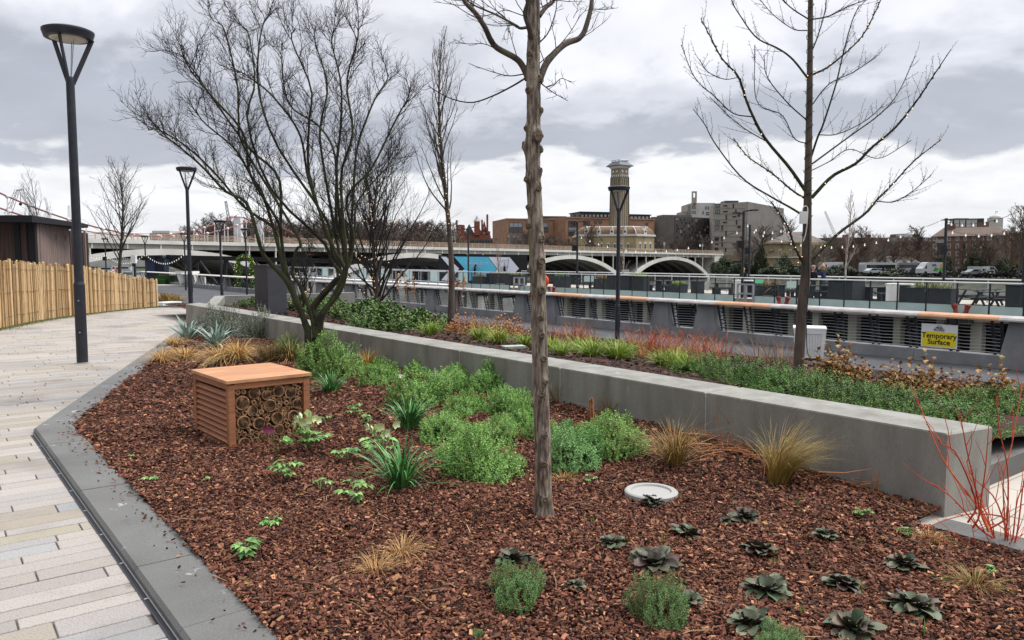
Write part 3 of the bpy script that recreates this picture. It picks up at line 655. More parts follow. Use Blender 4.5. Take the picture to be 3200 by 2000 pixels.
# --- multi-stemmed tree beside the insect hotel
def multi_tree():
    base = MG(978, 1170); d0 = float(base[1]) + .05; rg = np.random.default_rng(33)
    r = thing('multi_stem_tree', 'dark multi-stemmed bare tree with a wide crown behind the insect hotel', 'tree', tuple(base))
    z = zp(600, 600, .4545); q = MB(); tw = MB()
    def pl(P, dd): return [A(*z(x, y), d0 + e) for (x, y), e in zip(P, dd)]
    S = [([(795, 1290), (800, 1180), (797, 1040), (795, 930)], [0, 0, 0, 0], .048, .045),
         ([(868, 1290), (850, 1190), (868, 1050), (884, 950)], [0, 0, .02, .05], .062, .058), ([(835, 1280), (832, 1120), (846, 1000)], [.1, .12, .1], .045, .04)]
    for P, dd, a, b in S: limb(q, pl(P, dd), a, b, 12, 10)
    Z2 = zp(380, 0, .463)
    def up(P2): return [((380 + x * .463 - 600) / .4545, (y * .463 - 600) / .4545) for x, y in P2]
    M = [  # main limbs, lower part in the trunk picture, upper part in the crown picture
        ([(797, 960), (760, 850), (715, 750), (650, 610), (530, 480), (475, 390)] + up([(850, 1380), (700, 1290), (540, 1120), (350, 960), (130, 840)]), .062, -.9),
        ([(797, 945), (770, 870), (700, 700), (640, 590), (605, 420)] + up([(960, 1330), (870, 1180), (760, 1000), (560, 830), (420, 620)]), .05, -.3),
        ([(800, 940), (740, 790), (690, 660), (640, 500), (610, 260)] + up([(1060, 1200), (860, 1000), (640, 700), (430, 400), (240, 300)]), .05, .5),
        ([(846, 1000), (815, 830), (740, 640), (690, 560), (715, 400), (725, 300)] + up([(830, 1000), (790, 800), (780, 560), (700, 220), (590, 60)]), .04, -.6),
        ([(846, 1000), (880, 900), (825, 800), (890, 710), (990, 600), (1035, 570), (960, 480), (900, 340)] + up([(1010, 1280), (850, 820), (900, 560), (860, 240), (730, 80)]), .055, .2),
        ([(884, 950), (830, 830), (900, 720), (1000, 610), (1030, 560), (960, 400), (930, 200)] + up([(1060, 1000), (930, 640), (925, 330), (960, 150), (1000, 100)]), .05, .8),
        ([(884, 950), (880, 860), (960, 740), (1045, 560), (1030, 480), (960, 360)] + up([(1270, 1200), (1265, 840), (1280, 600), (1150, 280), (1200, 90)]), .05, -.4),
        ([(884, 950), (900, 840), (1000, 700), (1052, 565), (1020, 440), (990, 300)] + up([(1360, 1100), (1340, 860), (1390, 580), (1310, 300), (1290, 60)]), .05, .9),
        ([(885, 945), (905, 830), (1010, 670), (1060, 540), (1045, 420)] + up([(1450, 1200), (1480, 850), (1480, 560), (1420, 300), (1440, 90)]), .05, .1),
        ([(885, 945), (910, 830), (1020, 680), (1062, 540), (1060, 400)] + up([(1480, 1200), (1560, 900), (1520, 560), (1590, 280), (1600, 80)]), .045, -.8),
        ([(1050, 560), (1075, 480), (1090, 360)] + up([(1570, 1200), (1600, 960), (1700, 690), (1780, 560), (1830, 450)]), .035, .6),
        ([(1055, 560), (1080, 470), (1110, 300)] + up([(1520, 1340), (1690, 1130), (1830, 850), (1900, 720), (1960, 650)]), .034, -.3),
        ([(1040, 590), (1100, 440), (1120, 250)] + up([(1600, 1350), (1800, 1120), (1880, 1000)]), .026, .5),
        ([(605, 430), (560, 250)] + up([(830, 1400), (640, 1180), (450, 1000), (260, 880), (80, 870)]), .028, -1.2),
        ([(610, 300), (590, 200)] + up([(870, 1180), (820, 900), (600, 640), (470, 480), (330, 200)]), .03, -1.2),
        ([(960, 360), (900, 200)] + up([(1260, 1200), (1200, 900), (1020, 650), (860, 520), (650, 400)]), .03, -1.0),
        ([(1000, 300), (990, 150)] + up([(1440, 1050), (1330, 850), (1130, 700), (1080, 400), (1080, 160)]), .03, 1.2)]
    for P, r0, dz in M:
        P = P[:-1] + [(P[-2][0] * .55 + P[-1][0] * .45, P[-2][1] * .55 + P[-1][1] * .45)]
        n = len(P); c = limb(q, pl(P, [dz * (k / (n - 1)) ** 1.3 for k in range(n)]), r0 * .72, .006, 34, 7); k0 = .45 if n > 8 else .15
        twigs(tw, c, [(18, .60, 38, .13, .34, .0056, 8, 4, k0), (9, .34, 38, .15, .22, .0030, 6, 3, .12), (3, .16, 45, .16, .05, .0021, 3, 3, .2)], rg)
    q.build('stems', BARKS, r, smooth=True); tw.build('twigs', TWIG, r)
multi_tree()
# --- right-hand tree wound with lights
BULB = mat('warm_bulb', (1, .75, .45), .3, emit=(1, .66, .32), estr=1.6)
WIRE = mat('black_wire', (.012, .014, .012), .6)
def lights_on(label, paths, nb, rg, loc, sz=.0075):
    r = thing('fairy_lights', label, 'fairy lights', loc, 'strings of small warm lights wound on bare trees')
    w = MB(); pos = []
    for P, rad, turns in paths:
        n = max(24, int(turns * 9)); pts = smooth(P, n); a = np.linspace(0, turns * 2 * math.pi, n); rr = np.linspace(rad[0], rad[1], n) + .006
        sp = pts + np.stack([rr * np.cos(a), rr * np.sin(a), np.zeros(n)], -1); w.tube(sp, .0042, 3, cap=False); pos += list(sp[1::2])
        ii = rg.choice(len(sp), len(sp) // 2, replace=False)
        for i in ii:
            d = rg.normal(0, 1, 3); d /= np.linalg.norm(d); w.tube([sp[i], sp[i] + d * .028], .004, 3, cap=False)
    w.build('wire', WIRE, r); first = None
    for i in rg.choice(len(pos), min(nb, len(pos)), replace=False):
        p = pos[i] + rg.normal(0, .012, 3) - np.array(loc)
        if first is None:
            b = MB(); b.ball((0, 0, 0), sz, 6, 4); first = b.build('bulb', BULB, r, local=True); first.location = p
        else:
            c = first.copy(); COL.objects.link(c); c.location = p
    return r
def right_tree():
    d0 = 10.9; rg = np.random.default_rng(44)
    bx = A(2495, 1155, d0); r = thing('lit_tree', 'bare tree with a straight trunk wound with fairy lights behind the clipped hedge', 'tree', (bx[0], bx[1], bx[2] - .1))
    z = zp(2050, 0, .562); q = MB(); tw = MB()
    def pl(P, dd): return [A(*z(x, y), d0 + e) for (x, y), e in zip(P, dd)]
    TR = [A(x, y, d0) for x, y in [(2494, 1200), (2497, 1120), (2508, 950), (2519, 832), (2525, 562), (2530, 281), (2533, 0), (2536, -200), (2540, -420)]]
    tpts = smooth(TR, 60); q.tube(tpts, np.interp(np.linspace(0, 1, 60), [0, .12, .4, .5, .8, 1], [.085, .075, .066, .05, .03, .012]), 14); q.build('trunk', BARK, r, smooth=True)
    q = MB(); RS = 1.0
    M = [([(830, 1490), (770, 1370), (735, 1265), (680, 1180), (640, 1120)], .018, -.5), ([(822, 1200), (740, 1150), (650, 1100), (480, 990), (330, 800), (270, 690), (205, 605)], .017, .6),
         ([(830, 1060), (740, 930), (600, 760), (510, 580), (460, 430), (370, 330), (310, 220), (245, 95)], .026, -.6), ([(840, 1110), (760, 1060), (640, 960), (510, 870), (430, 770)], .016, .9),
         ([(840, 670), (730, 570), (620, 430), (600, 310)], .010, -.8), ([(840, 430), (760, 330), (680, 270), (560, 210), (470, 90), (420, 0), (380, -150)], .015, .4), ([(845, 105), (760, 50), (710, 0), (640, -120)], .011, -.4), ([(840, 170), (760, 160), (650, 80), (580, 0)], .008, .6),
         ([(835, 1480), (1000, 1310), (1160, 1190), (1230, 1110), (1320, 1020), (1430, 900), (1580, 780)], .024, .3), ([(865, 1100), (980, 980), (1110, 910), (1200, 820), (1330, 710), (1450, 560), (1530, 440), (1640, 275)], .026, -.7),
         ([(870, 910), (1060, 770), (1250, 630), (1350, 510), (1440, 315)], .013, .8), ([(860, 880), (900, 760), (930, 690), (1000, 470), (1040, 300), (1090, 120), (1130, 30)], .016, -.3), ([(860, 420), (960, 370), (1080, 270), (1160, 180), (1250, 0), (1300, -120)], .015, .6),
         ([(855, 110), (960, 90), (1060, 40), (1160, 0)], .011, -.5), ([(540, 650), (430, 630), (330, 540), (215, 430), (140, 250)], .009, -.2), ([(460, 430), (380, 440), (290, 400), (240, 330)], .006, -.9), ([(905, 750), (1010, 745), (1150, 680), (1260, 590)], .008, .9),
         ([(640, 800), (500, 720), (400, 640), (300, 540)], .008, .2), ([(1230, 1120), (1330, 1120), (1430, 1060), (1530, 975)], .008, .5), ([(860, 300), (900, 200), (940, 60), (950, -60)], .010, -.2), ([(855, 600), (960, 470), (1100, 400), (1220, 320)], .009, .3), ([(850, 800), (770, 770), (700, 640), (560, 560), (550, 250)], .008, .1), ([(860, 950), (960, 900), (1080, 830), (1240, 880), (1420, 780)], .007, .9)]
    ls = []
    for P, r0, dz in M:
        n = len(P); c = limb(q, pl(P, [dz * (k / (n - 1)) ** 1.2 for k in range(n)]), r0 * RS, .005, 26, 6); ls.append(c)
        L = np.linalg.norm(c[-1] - c[0]); twigs(tw, c, [(6 + 3.4 * L, .46, 36, .07, .4, .0032, 7, 4), (7, .045, 55, .05, 0, .0030, 2, 3, .05)], rg)
        twigs(tw, c, [(16 * L, .035, 60, .05, 0, .0035, 2, 3)], rg)
    q.build('branches', BARKS, r, smooth=True); tw.build('twigs', TWIG, r)
    paths = [(TR[3:], (.06, .03), 34)] + [(ls[i][: (26 if i != 9 else 24)], (.018, .006), 16) for i in (0, 2, 3, 8, 9, 12)]
    lights_on('warm fairy lights wound round the trunk and limbs of the tree behind the hedge', paths, 95, rg, tuple(TR[3]))
    # white junction box strapped to the trunk with its cable
    c = A(2510, 680, d0 - .09); j = thing('junction_box', 'small white electrical box strapped to the lit tree trunk', 'junction box', tuple(c))
    MB().box(c, (.09, .05, .17)).build('box', WHITE, j)
    q = MB(); q.tube(smooth([c + V(-.02, 0, .08), c + V(.0, -.01, .15), c + V(.05, 0, .15), c + V(.06, 0, .05), c + V(.045, 0, -.2), c + V(.01, 0, -.33)], 24), .007, 5); q.build('cable', WHITE, j)
    q = MB(); q.tube(smooth([A(2528, 700, d0 - .09), A(2526, 900, d0 - .1), A(2520, 1000, d0 - .11), A(2522, 1090, d0 - .2), A(2530, 1120, d0 - .4)], 30), .007, 5)
    tag(q.build('power_cable', WIRE, loc=tuple(A(2530, 1120, d0 - .4))), 'black power cable running down the trunk of the lit tree', 'cable')
right_tree()
def bare_tree(name, label, px, pyb, zb, d, Ht, crown, seed, group=None, trunk_r=.07, fast=.35, n1=26, dens=1.0, lean=0.0, tw_r=1.0, mt=(None, None), start=.18, stuff=None, L1=None):
    rg = np.random.default_rng(seed); b = A(px, pyb, d); b[2] = zb
    r = thing(name, label, 'tree', tuple(b), group); q = MB(); tw = MB()
    P = [b + V(lean * Ht * u + .02 * Ht * math.sin(5 * u + seed), .015 * Ht * math.cos(4 * u + seed), Ht * u) for u in np.linspace(0, 1, 8)]
    c = smooth(P, 40); q.tube(c, np.linspace(trunk_r, trunk_r * .12, 40), 8); q.build('trunk', mt[0] or BARK, r, smooth=True)
    Lb = (L1 or crown)
    for p, dd, u in children(c, n1, start, .96, 50, rg, upb=fast):
        l = Lb * (1.15 - .8 * u) * rg.uniform(.7, 1.15); k = curve(p, dd, l, .08, fast * 1.6, 9, rg); rr = trunk_r * .3 * (1.1 - u) + .006 * tw_r
        tw.tube(k, np.linspace(rr, .005 * tw_r, 10), 5, cap=False)
        twigs(tw, k, [(8 * dens, .42 * l, 38, .1, .4 * fast, .005 * tw_r, 6, 3), (5 * dens, .16 * l, 40, .12, .2, .0032 * tw_r, 4, 3)], rg)
    tw.build('crown', mt[1] or TWIG, r); return r, c
t, c = bare_tree('slender_tree', 'slender upright bare tree with a pale trunk rising from the rear bed', 1395, 1000, .0, 19.15, 6.9, 2.3, 51, fast=.55, n1=34, trunk_r=.085, dens=.8, mt=(BARK, TWIGL), start=.36, tw_r=.9)
lights_on('warm fairy lights wound up the slender tree in the rear bed', [(c[12:34], (.07, .02), 30)], 55, np.random.default_rng(2), tuple(c[12]), .009)
t, c = bare_tree('lit_bushy_tree', 'bushy bare tree covered in warm lights behind the leafy ground cover', 1172, 930, -.2, 23.0, 4.7, 3.1, 52, fast=.5, n1=64, trunk_r=.09, dens=1.15, start=.06, mt=(BARK, TWIG), lean=.03)
rg = np.random.default_rng(5)
cp = []
for k in range(14):
    p0 = c[rg.integers(4, 26)]; d = V(rg.normal(0, 1), rg.normal(0, .6), rg.uniform(.1, 1.0)); d /= np.linalg.norm(d); cp.append((np.array([p0, p0 + d * .6 + V(0, 0, .05), p0 + d * 1.2 + V(0, 0, .25)]), (.02, .01), 5))
lights_on('dense warm fairy lights scattered through the bushy tree', cp + [(c[2:24], (.08, .04), 20)], 95, rg, tuple(c[2]), .0105)
t, c = bare_tree('lit_bushy_tree', 'short twiggy shrub tree strung with lights beside the grey cabinet', 955, 940, -.1, 21.5, 1.9, 1.1, 53, fast=.5, n1=26, trunk_r=.045, dens=.9, start=.03, mt=(BARK, TWIG))
cp = []
for k in range(7):
    p0 = c[rg.integers(2, 30)]; d = V(rg.normal(0, 1), rg.normal(0, .6), rg.uniform(-.2, .6)); d /= np.linalg.norm(d); cp.append((np.array([p0, p0 + d * .4, p0 + d * .8 + V(0, 0, .1)]), (.02, .01), 4))
lights_on('warm fairy lights on the short shrub tree beside the grey cabinet', cp, 45, rg, tuple(c[2]), .009)
bare_tree('upright_tree', 'upright bare tree standing behind the end of the paling fence', 383, 900, -1.1, 45.0, 7.6, 3.9, 54, fast=.5, n1=38, trunk_r=.13, dens=.9, start=.34, tw_r=1.6, mt=(BARKS, TWIGL))
bare_tree('pale_tree', 'thin pale bare tree standing behind the slatted cabin roof', 116, 820, -1.1, 60.0, 8.4, 4.0, 55, fast=.45, n1=30, trunk_r=.11, dens=.8, start=.3, tw_r=1.6, mt=(TWIGL, mat('pale_twig', (.16, .145, .135), .85)))
# ------------------------------------------------------------------ plants
def leafmat(name, cols, val=.18, objval=.10, rough=.55, spec=.3, hue=.008): return mat(name, cols[0], rough, isl=cols, val=val, objval=objval, spec=spec, hue=hue)
HEBE = leafmat('hebe_leaf', ['48733a', '669348', '86ad57', 'a5c368', '578540', '769d50'])
HEBEB = leafmat('blue_green_leaf', ['558a50', '74a560', '8cba72', '64975a'])
SAGE = leafmat('grey_leaf', ['5d6b5c', '74816f', '8a9582', '4c5a4c'])
HEDGE = leafmat('hedge_leaf', ['203c17', '335820', '527a31', '769842', '2a4d1d'], objval=.12)
EVERG = leafmat('evergreen_leaf', ['29451f', '3d5f2c', '56753a', '6d8543', '30502a', '7b7a41'])
LAVL = leafmat('needle_leaf', ['3f6233', '567c45', '749556', '496c3c'])
STRAPL = leafmat('strap_leaf', ['2b5528', '447a3a', '5f9350', '376534', '7da565'], rough=.4)
ASTEL = leafmat('silver_leaf', ['6f8a80', '8fa69b', 'a9bab0', '7d968c'], rough=.45)
BLOND = leafmat('blond_grass', ['b98f55', 'c9a469', 'a57a42', 'd6b57c', '9a7444'])
OLIVE = leafmat('olive_grass', ['6f5f30', '8a723c', '9f8249', '62602f', 'aa8a52', '7d5a34'])
LIME = leafmat('lime_grass', ['7a9636', '94ab45', '5f7d2e', 'a8b052', '6d8a35'])
ORANGE = leafmat('orange_leaf', ['a8683a', 'b8814a', '8c5a35', 'c08d50', '9b7040', '7c5230'])
BRNL = leafmat('brown_leaf', ['7a4f2c', '9a6b3a', '5e3d26', 'b07f48', '8a7a3d', '6f6b34'])
AJU = leafmat('bronze_leaf', ['3e4736', '505341', '5d4b43', '364730', '666b55', '4d3d3e', '6f7763', '455337'], rough=.5, spec=.28, val=.28, objval=.22, hue=.03)
HELL = leafmat('hellebore_leaf', ['4d7a3a', '6a994c', '83ad5c', '3f6a36', '95b56a'], rough=.45)
PETAL = leafmat('cream_petal', ['d6dcae', 'e3e6c4', 'c5d48f', 'ecedd6'], val=.06)
PURP = leafmat('purple_petal', ['8a3d60', 'a3557a', '6f2f50'])
STEMB = mat('brown_stem', (.11, .062, .035), .85, isl=['5a3f2a', '6f4d31', '4a3222'], val=.2)
STEMG = mat('green_stem', (.14, .2, .07), .7)
REDST = mat('red_stem', (.38, .06, .035), .55, isl=['b8482f', 'cb5a36', 'a03a2a', 'd0703f', 'bb3f33'], val=.12)
DRYST = mat('dry_stem', (.3, .14, .07), .8, isl=['a86a42', '8c5535', 'b9805a', '6e452d'], val=.15)
def rdir(rg, n, zmin=-.1, zmax=1.0):
    z = rg.uniform(zmin, zmax, n); a = rg.uniform(0, 2 * math.pi, n); r = np.sqrt(1 - z * z); return np.stack([r * np.cos(a), r * np.sin(a), z], -1)
def nrm(v): return v / (np.linalg.norm(v, axis=-1, keepdims=True) + 1e-9)
def shrub_mesh(seed, R, Hh, nsh, nl, ll, lw, shl, up=.6, stems=70, lump=.22, inner=.35, needle=False):
    """shoots on a lumpy dome, leaves along each shoot; returns (foliage MB, stems MB), base at the origin"""
    rg = np.random.default_rng(seed); dirs = rdir(rg, nsh, -.02, 1)
    lumps = rdir(rg, 9, 0, 1); k = 1 - lump + lump * np.max(dirs @ lumps.T, axis=1) ** 6 * 1.6
    rad = k * np.where(rg.random(nsh) < inner, rg.uniform(.55, .95, nsh), rg.uniform(.92, 1.06, nsh))
    tip = dirs * rad[:, None] * np.array([R, R, Hh])[None]; tip[:, 2] = np.maximum(tip[:, 2], .02 * Hh + rg.uniform(0, .12, nsh) * Hh)
    sd = nrm(nrm(dirs * np.array([1 / R, 1 / R, 1 / Hh]) * R) * (1 - up) + V(0, 0, up) + rg.normal(0, .22, (nsh, 3)))
    t = np.tile(np.linspace(0, 1, nl), nsh) + rg.normal(0, .03, nsh * nl); T = np.repeat(tip, nl, 0); S = np.repeat(sd, nl, 0)
    pos = T - S * (shl * (1 - t))[:, None]
    ph = np.tile(np.arange(nl) * 2.4, nsh) + np.repeat(rg.uniform(0, 6.28, nsh), nl)
    x = nrm(np.cross(S, V(.3, .8, .1))); y = np.cross(S, x); rdl = x * np.cos(ph)[:, None] + y * np.sin(ph)[:, None]
    ld = nrm(rdl + S * np.clip(.25 + .9 * t, 0, 1.3)[:, None] + rg.normal(0, .15, rdl.shape))
    f = MB(); f.leaves(pos, ld, nrm(S + rg.normal(0, .2, S.shape)), ll * rg.uniform(.7, 1.2, len(pos)) * (1 - .35 * t), lw * rg.uniform(.7, 1.2, len(pos)), .15)
    s = MB()
    for i in rg.choice(nsh, min(stems, nsh), replace=False):
        b = np.array([rg.normal(0, .12 * R), rg.normal(0, .12 * R), -.03]); e = tip[i]
        m = (b + e) / 2 + V(0, 0, -.08 * Hh) + (e - b) * V(.12, .12, 0); s.tube(smooth([b, m, e], 6), np.linspace(.004, .0015, 6) * (R / .3) ** .5, 3, cap=False)
    return f, s
PROTO = {}
def proto_shrub(key, name, fm, sm, *a, **k):
    f, s = shrub_mesh(*a, **k); r = thing(name, 'x', 'shrub'); f.build('foliage', fm, r, local=True); s.build('stems', sm, r, local=True); PROTO[key] = [r, False]; return r
def put(key, loc, rz, sc, label, cat, group=None):
    r, used = PROTO[key]
    if not used: o = r; PROTO[key][1] = True; o.location = loc; o.rotation_euler = (0, 0, rz); o.scale = (sc, sc, sc) if np.isscalar(sc) else sc
    else: o = dup(r, loc, rz, sc)
    o['label'] = label; o['category'] = cat
    if group: o['group'] = group
    elif 'group' in o: del o['group']
    return o
for i in range(3):
    proto_shrub(f'hebe{i}', 'hebe_shrub', HEBE, STEMB, 60 + i, .30, .34, 720, 16, .0265, .0108, .085, lump=.36, up=.45, inner=.42)
proto_shrub('hebeb', 'hebe_shrub', HEBEB, STEMB, 66, .30, .36, 680, 16, .0275, .0112, .095, lump=.36, up=.42, inner=.42)
rgp = np.random.default_rng(91)
HB = [  # photo column, row of the foot, half-width in photo pixels, kind, height factor, label
    (1030, 1185, 92, 'hebe0', 1.0, 'green hebe mound right behind the multi-stemmed tree trunks'), (1196, 1203, 66, 'hebe1', 1.0, 'small green hebe mound in front of the orange grass tuft'),
    (1348, 1165, 60, 'hebe2', .8, 'far green hebe mound touching the wall, left of its row'), (1440, 1200, 58, 'hebe1', .9, 'green hebe mound close to the wall, second from the far end of the row'),
    (1535, 1225, 66, 'hebe0', .9, 'green hebe mound close to the wall just left of the knobbly trunk'), (1318, 1270, 92, 'hebe2', .85, 'broad green hebe mound behind the strap-leaved clump in mid bed'),
    (1590, 1290, 66, 'hebe1', 1.05, 'yellow green hebe mound immediately left of the knobbly trunk, farther one'), (1635, 1345, 60, 'hebe0', .95, 'green hebe mound partly hidden by the knobbly trunk'),
    (1375, 1385, 82, 'hebe1', .9, 'green hebe mound left of the largest mound'), (1545, 1400, 78, 'hebe2', .8, 'green hebe mound behind the largest mound near the trunk'),
    (1490, 1510, 116, 'hebe0', .98, 'largest and nearest green hebe mound, left of the knobbly trunk'), (1785, 1480, 92, 'hebeb', 1.1, 'slightly bluish green hebe mound immediately right of the knobbly trunk'), (1465, 1300, 70, 'hebe1', .85, 'green hebe mound in the middle of the group, left of the two by the trunk'), (1420, 1440, 56, 'hebe0', .8, 'low green hebe mound at the front left foot of the largest mound'), (1400, 1235, 62, 'hebe2', .85, 'green hebe mound in the middle row behind the broad one'), (1860, 1395, 66, 'hebe1', .9, 'green hebe mound between the two mounds right of the trunk'), (1600, 1470, 44, 'hebe2', .75, 'small green hebe mound at the right foot of the largest mound'),
    (1925, 1440, 96, 'hebe2', .9, 'green hebe mound right of the trunk, beside the tall brown grass'), (1690, 1375, 50, 'hebe2', .9, 'small hebe mound directly behind the knobbly trunk')]
for px, py, hw, k, hf, lb in HB:
    p = MG(px, py); R = hw / 2400 * p[1] * 1.15; u = nrm(V(p[0], p[1], 0)); c = p + u * R * .8; c[2] = mz(c[0], c[1]) - .01; s = R / .30
    put(k, c, rgp.uniform(0, 6.28), (s, s, s * hf * 1.08), lb, 'shrub', 'hebe mounds in the bark bed')
proto_shrub('euon', 'evergreen_shrub', leafmat('spring_leaf', ['4d6a2c', '6d8a3c', '8ba04a', '3d5a2a']), STEMB, 71, .3, .3, 200, 10, .034, .018, .12)
put('euon', MG(875, 1085) + V(.1, .2, 0), 1.0, .75, 'low green leafy shrub by the wall left of the multi-stemmed tree', 'shrub')
put('euon', MG(1040, 1110) + V(0, .5, -.02), 2.0, .6, 'small bronze green shrub at the wall foot behind the multi-stemmed tree', 'shrub')
proto_shrub('sage', 'grey_shrub', SAGE, STEMB, 72, .42, .66, 430, 14, .040, .015, .22, up=.7, lump=.4, inner=.6, stems=120)
put('sage', MG(680, 1058) + V(0, .4, 0), .3, .95, 'airy grey green shrub at the far left end of the concrete wall', 'shrub', 'grey shrubs by the wall')
put('sage', MG(620, 1040) + V(0, .8, 0), 2.3, .85, 'grey green shrub nearest to the left end of the wall', 'shrub', 'grey shrubs by the wall')
put('sage', MG(800, 1060) + V(0, .3, 0), 1.6, .90, 'grey green shrub against the wall below the grey cabinet', 'shrub', 'grey shrubs by the wall')
# low cushions of needle foliage near the camera
proto_shrub('lav', 'cushion_shrub', LAVL, mat('pale_stem', (.2, .135, .085), .85, isl=['7d6248', '94765a', '63503c'], val=.15), 73, .15, .19, 560, 20, .016, .0040, .05, up=.65, lump=.4, stems=260, inner=.3)
for px, py, hw, hf, lb in [(1620, 1900, 100, 1.0, 'needle-leaved cushion shrub in the foreground, left of the bigger one'), (2065, 1955, 108, 1.15, 'tall needle-leaved cushion shrub in the foreground beside bronze leaves'),
                           (2433, 2040, 80, .8, 'needle-leaved cushion shrub cut by the bottom edge, among bronze leaves'), (1489, 1995, 24, 1.0, 'tiny needle-leaved seedling at the bottom edge of the bark bed')]:
    p = MG(px, py); R = hw / 2400 * p[1]; c = p + nrm(V(p[0], p[1], 0)) * R * .6; c[2] = mz(c[0], c[1]) - .01; s = R / .15; put('lav', c, rgp.uniform(0, 6), (s, s, s * hf), lb, 'shrub', 'needle-leaved cushions')
# grasses
def grass(name, label, loc, n, ln, wd, droop, spread, mtl, seed, group=None, bend=None, base_r=.05, cat='grass', seg=5):
    rg = np.random.default_rng(seed); a = rg.uniform(0, 6.28, n); q = np.abs(rg.normal(0, spread, n)); d = np.stack([np.cos(a) * np.sin(q), np.sin(a) * np.sin(q), np.cos(q)], -1)
    if bend is not None: d = d + np.array(bend)[None] * rg.uniform(.2, 1, n)[:, None]
    b = np.stack([np.cos(a), np.sin(a), 0 * a], -1) * (base_r * np.sqrt(rg.random(n)))[:, None]; b[:, 2] -= .01
    m = MB(); m.blades(b + np.array(loc), d, ln * rg.uniform(.55, 1.1, n), wd * rg.uniform(.6, 1.2, n), droop * rg.uniform(.4, 1.3, n), seg, rng=rg)
    return tag(m.build(name, mtl, loc=tuple(loc)), label, cat, group, 'thing')
gg = 'brown arching grass tufts'
grass('tufted_grass', 'tall brown grass tuft arching to the right against the wall', MG(2432, 1505), 520, .56, .0042, .7, .2, OLIVE, 1, gg, (.36, 0, 0), .07)
grass('tufted_grass', 'tall brown grass tuft between the hebe mounds and the dead stalks', MG(2108, 1452), 340, .52, .0042, .8, .42, OLIVE, 2, gg, (-.05, 0, 0), .05)
grass('tufted_grass', 'olive grass tuft against the wall behind the right hebe mounds', MG(1905, 1300), 150, .34, .004, .8, .5, OLIVE, 3, gg, None, .06)
grass('tufted_grass', 'thin olive grass tuft against the wall just right of the knobbly trunk', MG(1745, 1255), 90, .36, .004, .6, .35, OLIVE, 4, gg, None, .06)
grass('tufted_grass', 'orange tan grass tuft standing behind the small hebe mound', MG(1150, 1150), 150, .40, .007, .5, .3, leafmat('tan_grass', ['b98a3f', 'c89b4d', 'a9a24a', '9a7a3a', 'd08a3f']), 5, gg, (.1, 0, 0), .07)
for k, (px, py, n, ln, lb) in enumerate([(505, 1130, 160, .34, 'straw-coloured collapsed grass lying on the kerb edge'), (580, 1120, 150, .32, 'straw-coloured collapsed grass between kerb and silver plants'), (745, 1125, 320, .46, 'thick blond grass mound behind the insect hotel'),
                                         (690, 1130, 220, .40, 'blond grass mound left of the thickest blond mound'), (545, 1078, 120, .3, 'small tawny grass tuft beside the kerb below the silver plants'), (905, 1120, 130, .34, 'blond grass at the foot of the multi-stemmed tree')]):
    grass('blond_grass', lb, MG(px, py), int(n * 1.8), ln * 1.25, .009, 1.15, .62, BLOND, 20 + k, 'blond grass mounds', None, .09)
grass('brown_grass', 'upright dark brown grass clump between blond mound and multi-stemmed tree', MG(845, 1125), 420, .36, .005, .3, .33, leafmat('dark_brown_grass', ['5d4a2a', '74602f', '4a4a26', '86703c']), 30, None, None, .16)
grass('brown_grass', 'dull green grass clump left of the multi-stemmed trunks', MG(910, 1120), 160, .5, .012, .7, .4, leafmat('dull_green', ['5a6a35', '74803f', '3f5a30']), 31, None, None, .1)
gs = 'dark green strap-leaved clumps'
for k, (px, py, ln, lb) in enumerate([(1035, 1224, .36, 'dark green strap-leaved clump right of the insect hotel top'), (1278, 1335, .44, 'dark green strap-leaved clump in the middle of the hebe mounds'), (1255, 1522, .48, 'nearest and largest dark green strap-leaved clump')]):
    grass('strap_plant', lb, MG(px, py), 110, ln, .019, .75, .36, STRAPL, 40 + k, gs, None, .07, 'plant', 6)
grass('strap_plant', 'pale variegated strap leaves against the wall behind the small hebe mound', MG(1235, 1135), 30, .34, .02, .7, .45, ASTEL, 44, None, (.3, 0, 0), .05, 'plant', 6)
for k, (px, py, s_, lb) in enumerate([(588, 1060, .62, 'silver green sword-leaved plant at the kerb end by the wall'), (676, 1080, .55, 'silver green sword-leaved plant between blond grass and grey shrubs')]):
    grass('silver_plant', lb, MG(px, py), 80, s_, .05, .55, .75, ASTEL, 48 + k, 'silver sword-leaved plants', None, .06, 'plant', 6)
gd = 'dry pale grass tufts'
for k, (px, py, n, ln, lb) in enumerate([(1175, 1790, 130, .17, 'dry pale grass tuft in the open bark, left one of a pair'), (1258, 1735, 140, .19, 'dry pale grass tuft in the open bark, right one of a pair'), (3045, 1835, 190, .18, 'dry pale grass tuft at the right edge below the red stems'), (2905, 1690, 160, .12, 'matted dry grass left of the red-stemmed shrub foot'), (1760, 1500, 120, .12, 'wispy dry grass at the foot of the blue green hebe')]):
    grass('dry_grass', lb, MG(px, py), n, ln, .0026, 1.0, .65, BLOND if k != 2 else OLIVE, 60 + k, gd, None, .05)
# shoots of bulbs
sh = grass('bulb_shoot', 'small green bulb shoot pushing up through the bark chips', MG(1852, 1640), 7, .085, .006, .15, .18, leafmat('shoot', ['7fa04a', '95b05a', '5f8a3a']), 70, 'green bulb shoots in the bark', None, .012, 'plant')
for px, py in [(2070, 1695), (2494, 1582), (2687, 1712), (2539, 1775), (2689, 1850), (2507, 1925), (2949, 1830), (2412, 1768), (2533, 1668), (2890, 1985)]:
    dup(sh, MG(px, py), rgp.uniform(0, 6), rgp.uniform(.7, 1.2))
